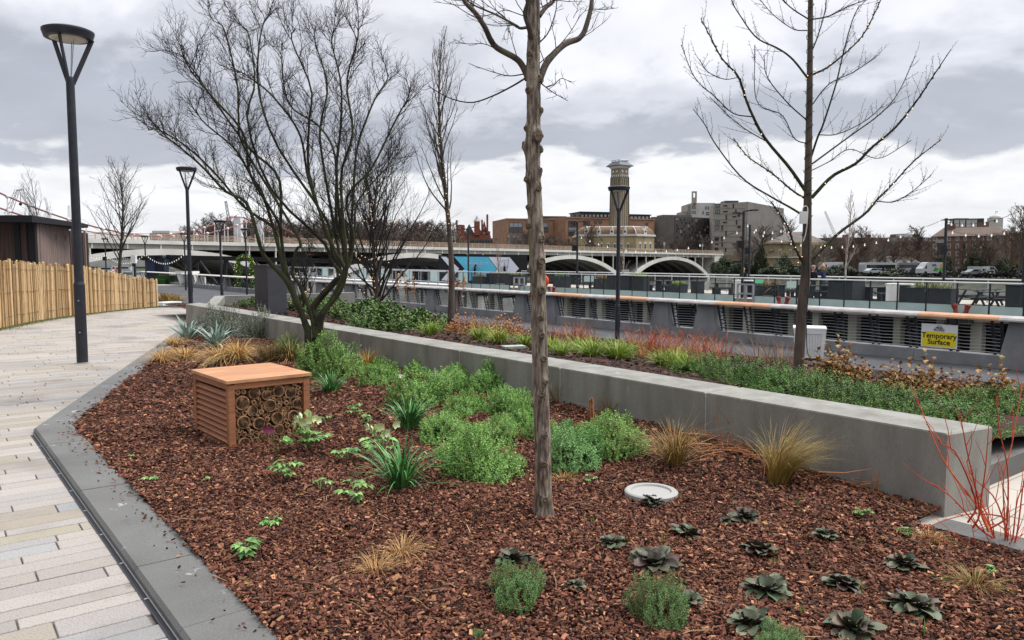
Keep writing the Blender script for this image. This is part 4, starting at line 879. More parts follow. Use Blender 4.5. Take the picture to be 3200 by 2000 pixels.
# broad-leaved rosettes
def rosette_mesh(seed, n, ln, wd, flat=.35):
    rg = np.random.default_rng(seed); m = MB(); nu, nv = 7, 5
    for i in range(n):
        u_ = i / n; a = i * 2.399 + rg.normal(0, .3); el = math.radians(72 * (1 - u_) ** 1.0 + 4 + rg.normal(0, 8)); L = ln * (.55 + .55 * u_) * rg.uniform(.8, 1.15); w = wd * rg.uniform(.75, 1.15)
        h = V(math.cos(a), math.sin(a), 0); sd = V(-h[1], h[0], 0); tw = rg.normal(0, .25); P = []; p = V(0, 0, .005) + h * .006; e = el; cup = rg.uniform(.1, .5); rp = rg.uniform(0, 6)
        for j in range(nu):
            t = j / (nu - 1); prof = (math.sin(math.pi * min(1, t * .93 + .05)) ** .75) * (t ** .55) * 1.05 + .04
            d = h * math.cos(e) + V(0, 0, math.sin(e)); up = -h * math.sin(e) + V(0, 0, math.cos(e)); s2 = sd * math.cos(tw) + up * math.sin(tw)
            for k in range(nv):
                x = (k / (nv - 1) - .5) * 2; P.append(p + s2 * x * w / 2 * prof + up * (abs(x) ** 1.6 * cup * w * .35 * prof + .0035 * math.sin(9 * t + 3 * x + rp) * abs(x)))
            p = p + d * L / (nu - 1); e -= math.radians(rg.uniform(4, 13)); p[2] = max(p[2], .004 + .004 * u_)
        o = [[j * nv + k, j * nv + k + 1, (j + 1) * nv + k + 1, (j + 1) * nv + k] for j in range(nu - 1) for k in range(nv - 1)]
        m.add(P, [np.array(o)])
    return m
RM = []
for i in range(4):
    o = rosette_mesh(80 + i, 40, .088, .054).build('leaf_rosette', AJU, smooth=True); RM.append([o, False])
AJ = [(1602, 1775, 1.1, 'bronze leaf rosette standing alone left of the trunk foot'), (1915, 1722, .95, 'bronze leaf rosette with yellow leaves, just left of the biggest pair'), (2043, 1785, 1.35, 'large bronze rosette with tall upright leaves in the middle foreground'),
      (2146, 1690, 1.05, 'bronze green rosette below the white ground light, a little to its right'), (2040, 1592, .95, 'bronze rosette growing right in front of the white ground light'), (2330, 1640, 1.1, 'bronze rosette nearest the wall, below the tall arching grass'),
      (2375, 1745, 1.1, 'bronze rosette in the second row from the wall, left of a green shoot'), (2575, 1695, .85, 'small bronze rosette in open bark, right of the one nearest the wall'), (2400, 1870, 1.25, 'wide bronze rosette with reddish leaves, in the third row'),
      (2824, 1790, 1.1, 'rightmost bronze rosette, below the red-stemmed shrub'), (2632, 1850, 1.05, 'bronze green rosette in the centre of the right-hand group'), (2856, 1925, 1.3, 'large bronze rosette left of the dry grass at the right edge'),
      (2350, 1975, 1.1, 'bronze rosette touching the cushion at the bottom edge'), (2665, 1990, 1.25, 'bronze rosette with a purple leaf at the bottom edge'), (2150, 1900, .8, 'bronze rosette half hidden behind the tall needle-leaved cushion'), (1800, 1850, .55, 'withered small rosette with yellow and brown leaves in open bark'), (2270, 1648, .5, 'small brown-leaved rosette left of the one nearest the wall')]
for k, (px, py, s_, lb) in enumerate(AJ):
    p = MG(px, py - 14); p[2] += .004; o, u = RM[k % 4]
    if u: o = dup(o)
    RM[k % 4][1] = True; o.location = p; o.scale = (s_,) * 3; o.rotation_euler = (0, 0, 1.7 * k); o.scale = (s_ * 1.1,) * 3; o.rotation_euler = (rgp.normal(0, .12), rgp.normal(0, .12), 1.7 * k); tag(o, lb, 'plant', 'bronze leaf rosettes in the bark')
# hellebores: palmate leaves on stalks, some with nodding flowers
def hellebore(name, label, loc, ns, Hh, ll, seed, flowers=0, fm=None, fh=1.25, group='hellebores in the bark'):
    rg = np.random.default_rng(seed); r = thing(name, label, 'plant', tuple(loc), group); lf = MB(); st = MB()
    for i in range(ns):
        a = rg.uniform(0, 6.28); q = rg.uniform(.3, 1.0); h = Hh * rg.uniform(.6, 1.05); top = V(math.cos(a) * h * q, math.sin(a) * h * q, h * (1.1 - .5 * q))
        st.tube(smooth([V(0, 0, -.01), top * V(.4, .4, .6), top], 6), .0028, 4, cap=False); k = rg.integers(5, 8); aa = np.linspace(-1.5, 1.5, k) + a
        d = np.stack([np.cos(aa), np.sin(aa), np.full(k, rg.uniform(-.25, .15))], -1); lf.leaves(np.repeat(top[None], k, 0), d, np.tile(V(0, 0, 1) + rg.normal(0, .2, 3), (k, 1)), ll * rg.uniform(.6, 1.1, k), ll * .5, .10)
    lf.build('foliage', HELL, r, local=True); st.build('stalks', STEMG, r, local=True)
    for i in range(flowers):
        a = rg.uniform(0, 6.28); h = Hh * fh * rg.uniform(.8, 1.15); c = V(math.cos(a) * h * .5 * rg.random(), math.sin(a) * h * .5 * rg.random(), h); q = MB(); f = nrm(V(math.cos(a) * .8, -abs(math.sin(a)) * .6 - .3, -.15)); x = nrm(np.cross(f, V(0, 0, 1))); y = np.cross(x, f)
        ph = np.arange(5) * 1.2566; d = x * np.cos(ph)[:, None] + y * np.sin(ph)[:, None] + f * .45; q.leaves(np.repeat(c[None], 5, 0), d, np.repeat(-f[None], 5, 0) + 0 * d, .046, .046, -.12); q.build('flower', fm or PETAL, r, local=True)
        s2 = MB(); s2.tube(smooth([V(0, 0, 0), c * V(.5, .5, .7), c], 5), .0025, 4, cap=False); s2.build('flower_stalk', STEMG, r, local=True)
    return r
hellebore('hellebore', 'cream-flowered hellebore in front of the right side of the insect hotel', MG(962, 1405), 12, .2, .08, 1, 15)
hellebore('hellebore', 'cream-flowered hellebore left of the largest strap-leaved clump', MG(1195, 1440), 11, .2, .08, 2, 9)
hellebore('hellebore', 'small hellebore with one purple flower before the insect hotel front', MG(860, 1420), 3, .16, .06, 3, 2, PURP, 1.3)
for k, (px, py, ns, hh, ll, lb) in enumerate([(895, 1495, 9, .14, .075, 'bright green leafy hellebore in front of the insect hotel'), (1112, 1570, 8, .15, .07, 'bright green leafy hellebore left below the largest strap-leaved clump'), (1000, 1530, 4, .09, .05, 'small pale green hellebore between two leafier ones'),
        (848, 1640, 5, .06, .05, 'tiny green hellebore seedling in open bark below the insect hotel'), (770, 1735, 7, .07, .065, 'low yellow green hellebore near the kerb in the foreground'), (1110, 1300, 7, .13, .06, 'green hellebore beside the strap-leaved clump right of the hotel'), (1160, 1335, 7, .14, .06, 'green hellebore between insect hotel and middle strap-leaved clump'),
        (1090, 1440, 8, .13, .07, 'bronze green hellebore between the two flowering ones'), (1020, 1330, 4, .1, .05, 'small green hellebore close to the right corner of the insect hotel'), (470, 1505, 3, .05, .045, 'yellowing seedling near the kerb, left of the insect hotel'), (640, 1510, 2, .04, .035, 'tiny seedling in the bark below the louvred hotel side'), (415, 1430, 3, .04, .03, 'tiny green seedling near the bend of the kerb'),
        (1845, 1505, 6, .05, .03, 'bright little seedling in front of the right hebe mounds'), (2690, 1615, 12, .06, .025, 'feathery bright green tuft in open bark below the wall'), (2830, 1675, 10, .05, .025, 'feathery green tuft left of the red-stemmed shrub'), (3090, 1790, 5, .04, .03, 'green seedling at the right edge under the red stems'), (1560, 1290, 8, .16, .05, 'green seedlings in the gap between the hebe mounds')]):
    hellebore('hellebore' if ll > .045 else 'seedling', lb, MG(px, py), ns, hh, ll, 10 + k, group='hellebores in the bark' if ll > .045 else 'small seedlings in the bark')
# ground lights
def ground_light(label, p, R, lit):
    r = thing('ground_light', label, 'ground light', tuple(p), 'recessed ground lights')
    MB().lathe([(R * 1.06, -.02), (R * 1.06, .008), (R * 1.0, .016), (R * .80, .016), (R * .76, .004)], 40, tuple(p)).build('rim', mat('light_rim', (.36, .355, .34), .5) if not lit else WHITE, r)
    MB().lathe([(R * .77, .002), (R * .5, .0), (0, -.004)], 36, tuple(p)).build('glass', mat('lit_glass', (.9, .8, .6), .2, emit=(1, .72, .4), estr=4.0) if lit else mat('pale_glass', (.17, .20, .205), .25, spec=.5, col2=(.24, .265, .27), scale=14), r)
ground_light('white round ground light recessed in the bark right of the trunk', MG(2035, 1541) + V(0, 0, .006), .165, False)
ground_light('small glowing ground light hidden among the hebe mounds', MG(1228, 1181) + V(0, 0, .008), .15, True)
# red-stemmed shrub at the right edge, dead stalks
def dogwood():
    p0 = MG(3080, 1690); rg = np.random.default_rng(9); r = thing('red_stemmed_shrub', 'bare red-stemmed dogwood at the right edge of the bark bed', 'shrub', tuple(p0)); q = MB()
    T = [((3060, 1590), (2955, 1450), (2900, 1330), (2878, 1275)), ((3050, 1570), (2990, 1420), (2945, 1390), (2930, 1370)), ((3060, 1590), (3020, 1400), (2998, 1280)), ((3065, 1590), (3080, 1460), (3090, 1330)), ((3140, 1700), (3135, 1500), (3160, 1400), (3195, 1200)), ((3140, 1690), (3150, 1480), (3120, 1330), (3118, 1240)),
         ((3060, 1650), (2980, 1560), (2912, 1510)), ((3150, 1720), (3050, 1710), (2935, 1727)), ((3150, 1700), (3060, 1720), (2960, 1722)), ((3140, 1620), (3060, 1605), (2990, 1615), (2880, 1652)), ((3170, 1700), (3200, 1500), (3230, 1380)), ((3160, 1700), (3180, 1560), (3215, 1500)), ((3120, 1710), (3060, 1580), (3010, 1540)), ((3120, 1700), (3080, 1600), (3070, 1560)), ((3180, 1720), (3120, 1640), (3040, 1660)), ((3150, 1690), (3110, 1560), (3040, 1490), (3020, 1440)), ((3200, 1720), (3260, 1500), (3330, 1300)), ((3200, 1720), (3300, 1600), (3400, 1480))]
    d0 = p0[1]
    for i, P in enumerate(T):
        e = rg.uniform(-.15, .15); c = smooth([p0 + V(rg.normal(0, .03), rg.normal(0, .03), -.01) + (A(*P[0], d0) - p0) * .45] + [A(*xy, d0 + e * (k + 1) / len(P)) for k, xy in enumerate(P)], 16); q.tube(c, np.linspace(.0056, .0019, 16), 6)
        for pp, d, u in children(c, 5, .15, 1, 38, rg, upb=.35): q.tube(curve(pp, d, rg.uniform(.06, .28), .08, .4, 4, rg), np.linspace(.003, .0012, 5), 4)
        for pp, d, u in children(c, 6, .2, 1, 70, rg): q.tube([pp, pp + d * .012], .0022, 3)
    q.build('stems', REDST, r)
dogwood()
q = MB(); rg = np.random.default_rng(77); Pt = samp_bed(rg, 260)
for x, y in Pt:
    a = rg.uniform(0, 6.28); l = rg.uniform(.05, .26); b = V(x, y, mz(x, y) + rg.uniform(.008, .02)); d = V(math.cos(a), math.sin(a), 0); c = curve(b, d, l, .16, 0, 5, rg); c[:, 2] = mz(c[:, 0], c[:, 1]) + .010 + .012 * np.sin(np.linspace(0, 3.1, 6)); q.tube(c, rg.uniform(.0008, .0019), 3)
tag(q.build('fallen_straw', mat('straw', (.42, .31, .2), .8, isl=['9a7a58', 'b59a74', '7a5a40', 'c4ae90'])), 'thin dry stalks and straws scattered over the bark chips', 'straw', kind='stuff')
m_ = MB(); Pt = samp_bed(rg, 170); n = len(Pt); m_.leaves(np.c_[Pt, mz(Pt[:, 0], Pt[:, 1]) + .016], rdir(rg, n, -.12, .2), rdir(rg, n, .6, 1), rg.uniform(.025, .055, n), rg.uniform(.015, .03, n), .25)
tag(m_.build('fallen_leaves', mat('dry_leaf', '7a5a38', .8, isl=['8a6540', '6b4a30', 'a5814f', '8f8a4f', '553a28'], val=.2)), 'scattered dry leaves lying on the bark chips', 'leaves', kind='stuff')
def stalks(label, px, py, n, L, seed, mtl=DRYST, spread=.3):
    rg = np.random.default_rng(seed); p0 = MG(px, py); q = MB(); r = .0032
    for i in range(n):
        a = rg.uniform(0, 6.28); b = p0 + V(rg.normal(0, spread), rg.normal(0, spread * .5), 0); b[2] = mz(b[0], b[1]) + rg.uniform(.005, .05); l = L * rg.uniform(.4, 1.1); d = V(math.cos(a), math.sin(a), rg.uniform(-.02, .25)); e = b + d * l; e[2] = max(e[2], mz(e[0], e[1]) + .006)
        q.tube([b, (b + e) / 2 + V(0, 0, rg.uniform(0, .03)), e], r * rg.uniform(.6, 1.3), 5)
        if rg.random() < .4: f = e + V(rg.normal(0, .1), rg.normal(0, .1), 0); f[2] = mz(f[0], f[1]) + .006; q.tube([e, f], r * .8, 5)
    return tag(q.build('dead_stalks', mtl, loc=tuple(p0)), label, 'dead stalks', kind='stuff')
stalks('litter of broken orange brown stalks lying on the bark against the wall', 2290, 1405, 60, .42, 5, spread=.24)
stalks('broken brown stalks on the bark at the wall foot below the arching grass', 2690, 1500, 22, .34, 6, spread=.14)
def bent(label, px, py, P):
    p0 = MG(px, py); q = MB(); q.tube([p0 + V(0, 0, -.02)] + [A(x, y, p0[1] + .02 * k) for k, (x, y) in enumerate(P)], .0042, 6)
    tag(q.build('bent_stalk', DRYST, loc=tuple(p0)), label, 'stalk', 'bent dead stalks by the wall')
bent('bent dead stalk forming a triangle against the wall', 2258, 1390, [(2240, 1275), (2294, 1340), (2308, 1388)])
bent('dead stalk folded over beside the tallest bent one', 2285, 1395, [(2290, 1345), (2250, 1408), (2200, 1398)])
bent('dead stalk folded low over the bark at the wall foot', 2745, 1545, [(2748, 1470), (2720, 1510), (2690, 1515)])
bent('thin dead stalk leaning down beside the low folded one', 2730, 1540, [(2722, 1465), (2640, 1478), (2560, 1475)])
q = MB(); p0 = MG(1845, 1305); rg = np.random.default_rng(3)
for i in range(9): q.tube([p0 + V(rg.normal(0, .03), rg.normal(0, .03), -.02), p0 + V(rg.normal(0, .02), rg.normal(0, .02), rg.uniform(.1, .2))], .007, 5)
tag(q.build('cut_stump', DRYST, loc=tuple(p0)), 'reddish bundle of cut stems against the wall behind the hebes', 'cut stems')
# ------------------------------------------------------------------ rear bed
def B2(px, py, z=None):
    p = G(px, py, .2)
    for _ in range(6): p = G(px, py, float(z2(p[0], p[1])))
    return p
def at_t(px, t, dz=0.0):
    p = ST(s_of(px, t), t); p[2] = z2(p[0], p[1]) + dz; return p
proto_shrub('hedge0', 'hedge_shrub', HEDGE, STEMB, 101, .42, .30, 560, 15, .030, .011, .10, up=.12, lump=.5, inner=.45)
proto_shrub('hedge1', 'hedge_shrub', HEDGE, STEMB, 102, .42, .30, 560, 15, .030, .011, .10, up=.15, lump=.5, inner=.45)
hl = ['leftmost clipped dark green hedge shrub behind the wall', 'dark green hedge shrub second from the left behind the wall', 'dark green hedge shrub left of the lit tree trunk', 'dark green hedge shrub directly in front of the lit tree trunk', 'dark green hedge shrub just right of the lit tree trunk',
      'dark green hedge shrub midway between the lit tree and the warning sign', 'dark green hedge shrub below the left end of the yellow sign', 'dark green hedge shrub below the right end of the yellow sign', 'dark green hedge shrub beside the right end of the wall', 'rightmost dark green hedge shrub at the picture edge', 'low dark green hedge shrub in front of the rightmost pair']
for k, (px, t, s_, h_) in enumerate([(2215, 7.5, 1.0, .95), (2300, 7.3, 1.0, 1.0), (2400, 7.1, 1.0, 1.0), (2490, 6.9, 1.0, .95), (2580, 6.8, 1.0, .95), (2680, 6.6, 1.0, .9), (2780, 6.5, 1.0, .9), (2880, 6.5, 1.0, .9), (2990, 6.4, .95, .85), (3190, 8.1, 1.0, .9), (3085, 7.9, .9, .85)]):
    put(f'hedge{k % 2}', at_t(px, t, -.02), rgp.uniform(0, 6), (s_, s_, s_ * h_ * .84), hl[k], 'hedge shrub', 'dark green hedge shrubs behind the wall')
proto_shrub('brown', 'withered_shrub', BRNL, STEMB, 104, .30, .42, 80, 6, .085, .06, .22, up=.7, lump=.5, inner=.6, stems=60)
for k, (px, t, s_, lb) in enumerate([(2600, 8.6, 1.0, 'withered brown-leaved shrub right of the lit tree trunk'), (2870, 8.0, .9, 'tall withered brown-leaved shrub in front of the yellow sign'), (2800, 8.4, .65, 'small withered brown-leaved shrub left of the yellow sign'), (3120, 8.2, .9, 'withered brown-leaved shrub at the right edge behind the hedge'), (3010, 8.0, .7, 'small withered brown shrub between sign and right picture edge'), (2695, 8.7, .7, 'low withered brown shrub left of the sign, nearer the lit tree')]):
    put('brown', at_t(px, t, 0), rgp.uniform(0, 6), s_, lb, 'shrub', 'withered brown shrubs in the rear bed')
proto_shrub('orange', 'orange_shrub', ORANGE, STEMB, 105, .5, .42, 130, 8, .07, .035, .2, up=.6, lump=.35, inner=.6)
for k, (px, py, s_, lb) in enumerate([(1445, 1040, .95, 'faded orange-leaved clump right of the slender tree foot'), (1575, 1045, 1.0, 'faded orange-leaved clump between slender tree and knobbly trunk'), (1515, 1052, .8, 'low orange clump between the two larger orange clumps'), (1360, 1030, .7, 'low orange grass-like clump left of the slender tree foot')]):
    put('orange', B2(px, py), rgp.uniform(0, 6), s_, lb, 'shrub', 'faded orange clumps in the rear bed')
proto_shrub('everg', 'evergreen_plant', EVERG, STEMB, 106, .75, .5, 230, 9, .15, .065, .22, up=.55, lump=.35, inner=.5)
for k, (px, py, s_, lb) in enumerate([(1050, 985, .95, 'leafy evergreen mound directly behind the multi-stemmed trunks'), (1140, 1000, 1.0, 'leafy evergreen mound below the lit bushy tree'), (1230, 1015, 1.0, 'leafy evergreen mound right of the lit bushy tree'), (1310, 1028, .75, 'low evergreen mound left of the slender tree'), (950, 968, .8, 'leafy evergreen mound right beside the grey cabinet'), (1180, 1030, .8, 'front evergreen mound next to the wall top'), (780, 958, .55, 'small yellow green plant left of the grey cabinet')]):
    put('everg', B2(px, py), rgp.uniform(0, 6), s_, lb, 'plant', 'leafy evergreen mounds in the rear bed')
gl = 'lime green sedge tufts in the rear bed'
lt = [(1345, 1045), (1500, 1060), (1560, 1072), (1640, 1082), (1725, 1095), (1755, 1108), (1810, 1100), (1850, 1112), (1895, 1108), (1930, 1120), (2070, 1140), (2110, 1148), (2150, 1158), (1960, 1112)]
first = None
for k, (px, py) in enumerate(lt):
    if k < 3:
        o = grass('sedge_tuft', 'x', B2(px, py), 260, .44, .011, .8, .5, LIME, 110 + k, gl, None, .1); first = first or []; first.append(o)
    else: o = dup(first[k % 3], B2(px, py), rgp.uniform(0, 6), rgp.uniform(.75, 1.1))
    o['label'] = ['lime green sedge tuft left of the slender tree foot', 'lime green sedge tuft below the orange clumps, first from the left', 'lime green sedge tuft below the orange clumps, second from the left', 'lime green sedge tuft immediately left of the knobbly trunk', 'lime green sedge tuft immediately right of the knobbly trunk', 'low lime green sedge tuft on the wall side right of the trunk',
                  'lime green sedge tuft left of the nearest lamp column foot', 'lime green sedge tuft on the wall side left of the lamp foot', 'tall lime green sedge tuft just left of the lamp foot', 'lime green sedge tuft in front of the lamp foot', 'lime green sedge tuft below the red stems, leftmost of three', 'lime green sedge tuft below the red stems, middle one of three', 'lime green sedge tuft left end of the dark hedge', 'lime green sedge tuft right of the lamp foot'][k]
def red_low(label, px, py, seed, sc=1.0, mtl=None, n=70, Hh=.55, group='low red-stemmed shrubs'):
    rg = np.random.default_rng(seed); p0 = B2(px, py); q = MB()
    for i in range(n):
        b = p0 + V(rg.normal(0, .16), rg.normal(0, .16), -.02); a = rg.uniform(0, 6.28); d = V(math.cos(a) * .5, math.sin(a) * .5, 1); c = curve(b, d, Hh * sc * rg.uniform(.5, 1.1), .12, .1, 5, rg); q.tube(c, np.linspace(.0055, .002, 6), 3, cap=False)
        for pp, dd, u in children(c, 4, .3, 1, 40, rg): q.tube(curve(pp, dd, .14 * sc, .1, .1, 3, rg), .002, 3, cap=False)
    return tag(q.build('low_red_shrub', mtl or REDST, loc=tuple(p0)), label, 'shrub', group)
RST2 = mat('orange_red_stem', (.4, .1, .05), .6, isl=['b55b40', 'c4704a', 'a04a3a', 'c98a5a', 'b84a42'], val=.15)
for k, (px, py, lb) in enumerate([(1830, 1090, 'low red-stemmed shrub left of the lamp column'), (1985, 1110, 'low red-stemmed shrub just right of the lamp column'), (2050, 1120, 'densest low red-stemmed shrub right of the lamp column'), (2120, 1130, 'low red-stemmed shrub left of the dark hedge end'), (2200, 1125, 'sparse low red-stemmed shrub behind the dark hedge end'), (1750, 1080, 'low red-stemmed shrub close to the knobbly trunk')]):
    red_low(lb, px, py, 130 + k, .85, RST2, 40 if k != 5 else 24)
for k, (px, t, lb) in enumerate([(2260, 10.5, 'dry tan reedy stems behind the left hedge shrubs'), (2380, 10.3, 'dry tan reedy stems left of the lit tree trunk'), (2450, 10.6, 'dry tan reedy stems in front of the white bin'), (2160, 10.6, 'dry tan reedy stems right of the low red shrubs'), (1800, 10.8, 'thin pale reedy stems behind the red shrub left of the lamp')]):
    grass('reedy_grass', lb, at_t(px, t), 110, .62, .005, .55, .5, mat('reed%d' % k, 'a08060', .8, isl=['8f6a4a', 'a98560', '75553c', 'bb9c78'], val=.15) if k == 0 else bpy.data.materials['reed0'], 140 + k, 'dry reedy stems in the rear bed', None, .3)
q = MB(); p0 = B2(1605, 1090); q.box(p0 + V(0, 0, .03), (.34, .2, .035), .35); tag(q.build('stone_slab', mat('pale_slab', (.4, .43, .38), .8, (.3, .34, .28), 12), loc=tuple(p0)), 'small pale slab lying in the dark leaf litter behind the wall', 'slab')
for k, (px, py, lb) in enumerate([(1265, 990, 'tall dry seed head left of the slender tree'), (1420, 1000, 'tall dry seed head right of the slender tree')]):
    p0 = B2(px, py); q = MB(); rg = np.random.default_rng(k)
    for j in range(3):
        b = p0 + V(rg.normal(0, .15), rg.normal(0, .1), 0); tp = b + V(rg.normal(0, .08), 0, 1.0); q.tube([b, tp], .007, 4)
        q.leaves(np.tile(tp, (16, 1)) + rg.normal(0, .05, (16, 3)) * V(.5, .5, 2.4), rdir(rg, 16, -.5, 1), np.tile(V(0, 1, 0), (16, 1)), .12, .05)
    tag(q.build('seed_head', mat('seed_head', 'b58a6a', .8, isl=['b58a6a', 'a07355', 'c79f80']) if k == 0 else bpy.data.materials['seed_head'], loc=tuple(p0)), lb, 'seed head', 'dry seed heads in the rear bed')
# grey cabinet
cb = B2(848, 978); cb[2] -= .05; r = thing('utility_cabinet', 'dark grey metal utility cabinet standing in the rear planting bed', 'cabinet', tuple(cb), rz=-.62)
CABL = mat('cabinet_grey', (.052, .053, .062), .5, (.045, .046, .053), 4)
MB().box((0, 0, .62), (.52, .56, 1.2)).build('body', CABL, r, local=True); MB().box((0, 0, 1.24), (.56, .60, .05)).build('lid', CABL, r, local=True); MB().box((0, 0, .02), (.54, .58, .10)).build('plinth', METD, r, local=True)
MB().box((-.262, 0, .62), (.008, .50, 1.08)).build('door', CABL, r, local=True)
for y, z in ((.12, 1.08), (-.18, 1.08), (-.18, .25), (.12, 1.0)): MB().box((-.269, y, z), (.008, .03, .035)).build('lock', STEEL, r, local=True)
q = MB(); q.add([(-.2685, -.14, .5), (-.2685, -.04, .47), (-.2685, 0, .56), (-.2685, -.05, .62), (-.2685, -.12, .60), (-.2685, -.16, .56)], [(0, 1, 2, 3, 4, 5)]); q.build('torn_sticker', WHITE, r, local=True)
# ------------------------------------------------------------------ river parapet
PT = 21.2
def text_mesh(s, size, name, mtl, parent, M, align='CENTER', ex=0.0, off=.022):
    cu = bpy.data.curves.new('text', 'FONT'); cu.body = s; cu.size = size; cu.align_x = align; cu.align_y = 'CENTER'; cu.extrude = ex; cu.offset = size * off
    to = bpy.data.objects.new('text', cu); COL.objects.link(to); dg = bpy.context.evaluated_depsgraph_get(); dg.update()
    me = bpy.data.meshes.new_from_object(to.evaluated_get(dg)); bpy.data.objects.remove(to); bpy.data.curves.remove(cu)
    me.materials.clear(); me.materials.append(mtl); o = bpy.data.objects.new(name, me); COL.objects.link(o)
    o.parent = parent; o.matrix_local = M; return o
def frameM(o, x, y, z):                     # matrix from origin and axes
    return Matrix(((x[0], y[0], z[0], o[0]), (x[1], y[1], z[1], o[1]), (x[2], y[2], z[2], o[2]), (0, 0, 0, 1)))
def parapet(name, label, s0, s1, copb, oranges, piers, cop_mat, step=1.12, white=False):
    root = thing(name, label, 'parapet', tuple(ST(s0, PT, -1.1)))
    def bx(sa, sb, ta, tb, z0, z1, tz=0.0, ts=0.0):      # box with optional taper at the top
        return [ST(sa, ta, z0), ST(sb, ta, z0), ST(sb, tb, z0), ST(sa, tb, z0), ST(sa + ts, ta + tz, z1), ST(sb - ts, ta + tz, z1), ST(sb - ts, tb - tz, z1), ST(sa + ts, tb - tz, z1)]
    edges = [s0] + sorted([x for p in piers for x in p if s0 < x < s1]) + [s1]
    L = s0; k = 0
    while L < s1 - .1:
        e = min(s1, L + 2.6); q = MB(); q.hexa(bx(L + .006, e - .006, PT, PT + .52, -1.12, -.80, .05, 0)[::1]); q.build('plinth', CONCD, root); L = e
    for a, b in piers:
        q = MB(); q.hexa(bx(a, b, PT - .05, PT + .56, -1.12, .075, .10, min(.22, (b - a) * .2))); q.build('pier', CONCD, root)
    for a, b in zip(copb[:-1], copb[1:]):
        mid = (a + b) / 2; mt = cop_mat
        for o0, o1 in oranges:
            if o0 - .05 <= mid <= o1 + .05: mt = OAK
        q = MB(); c = [(-.10, .085), (-.10, .12), (-.06, .165), (.02, .19), (.46, .195), (.56, .15), (.56, .085)]
        v = [ST(x, PT + t, z) for x in (a + .004, b - .004) for t, z in c]; n = len(c)
        q.add(v, [[i, i + 1, n + i + 1, n + i] for i in range(n - 1)] + [[n - 1, 0, n, 2 * n - 1], list(range(n))[::-1], list(range(n, 2 * n))]); q.build('coping', mt, root)
    gaps = []; x = s0
    for a, b in sorted(piers):
        if b > s0 and a < s1: gaps.append((x, a)); x = b
    gaps.append((x, s1)); npst = 0
    for a, b in gaps:
        if b - a < .4: continue
        n = max(1, int(round((b - a) / step))); q = MB()
        for i in range(9):
            z = -.74 + i * .088
            pts = [ST(a + (b - a) * u, PT + .16 + (.03 * math.sin(u * n * math.pi * 2) if not white else 0), z + .006 * math.sin(u * n * 6.28)) for u in np.linspace(0, 1, 4 * n + 1)]
            q.tube(pts, .0095, 4)
        q.build('wire_panel', STEELD if not white else METD, root)
        for i in range(n + 1):
            if npst >= 92: break
            u = a + .07 + (b - a - .14) * i / n; q = MB()
            for ds in ((-.085, .085) if not white else (0,)):
                q.beam(ST(u + ds, PT + .30, -.80), ST(u + ds * 1.3, PT + .08, .09), .016 if not white else .05, .075, D)
            if not white:
                for j in range(6): q.beam(ST(u - .085, PT + .27 - .03 * j, -.70 + j * .13), ST(u + .085, PT + .24 - .03 * j, -.66 + j * .13), .012, .03)
            q.build('post', METD, root); npst += 1
    return root
sp = lambda px: s_of(px, PT)
cb_ = [sp(x) for x in (3560, 3129, 2875, 2661, 2407, 2239, 2027, 1918, 1820, 1728, 1640, 1540, 1450, 1372)]
cb_ = [min(cb_) - 3] + sorted(cb_); cb_ = sorted(set(cb_)); e = cb_[-1]
while e < 62: e += 2.4; cb_.append(e)
org = [(sp(3129), sp(2875)), (sp(2407), sp(2239)), (sp(2027), sp(1918)), (sp(1820), sp(1728))]
pr = [(sp(b), sp(a)) for a, b in [(3126, 3330), (2165, 2243), (2030, 2097), (1700, 1737), (1602, 1642), (1406, 1424), (1328, 1358)]] + [(x, x + 1.2) for x in (44.5, 49, 54.5, 59)]
parapet('river_parapet', 'river parapet of grey piers and wire bars with a silver and orange timber coping', cb_[0], cb_[-1], cb_, org, pr, SILVERW)
wc = list(np.arange(cb_[-1], 106, 3.0))
parapet('river_parapet', 'far stretch of river parapet with black bars and a pale coping near the white bin', wc[0], wc[-1], wc, [], [(x, x + .9) for x in (70, 82, 94)], mat('pale_coping', (.55, .51, .48), .7), 1.1, True)
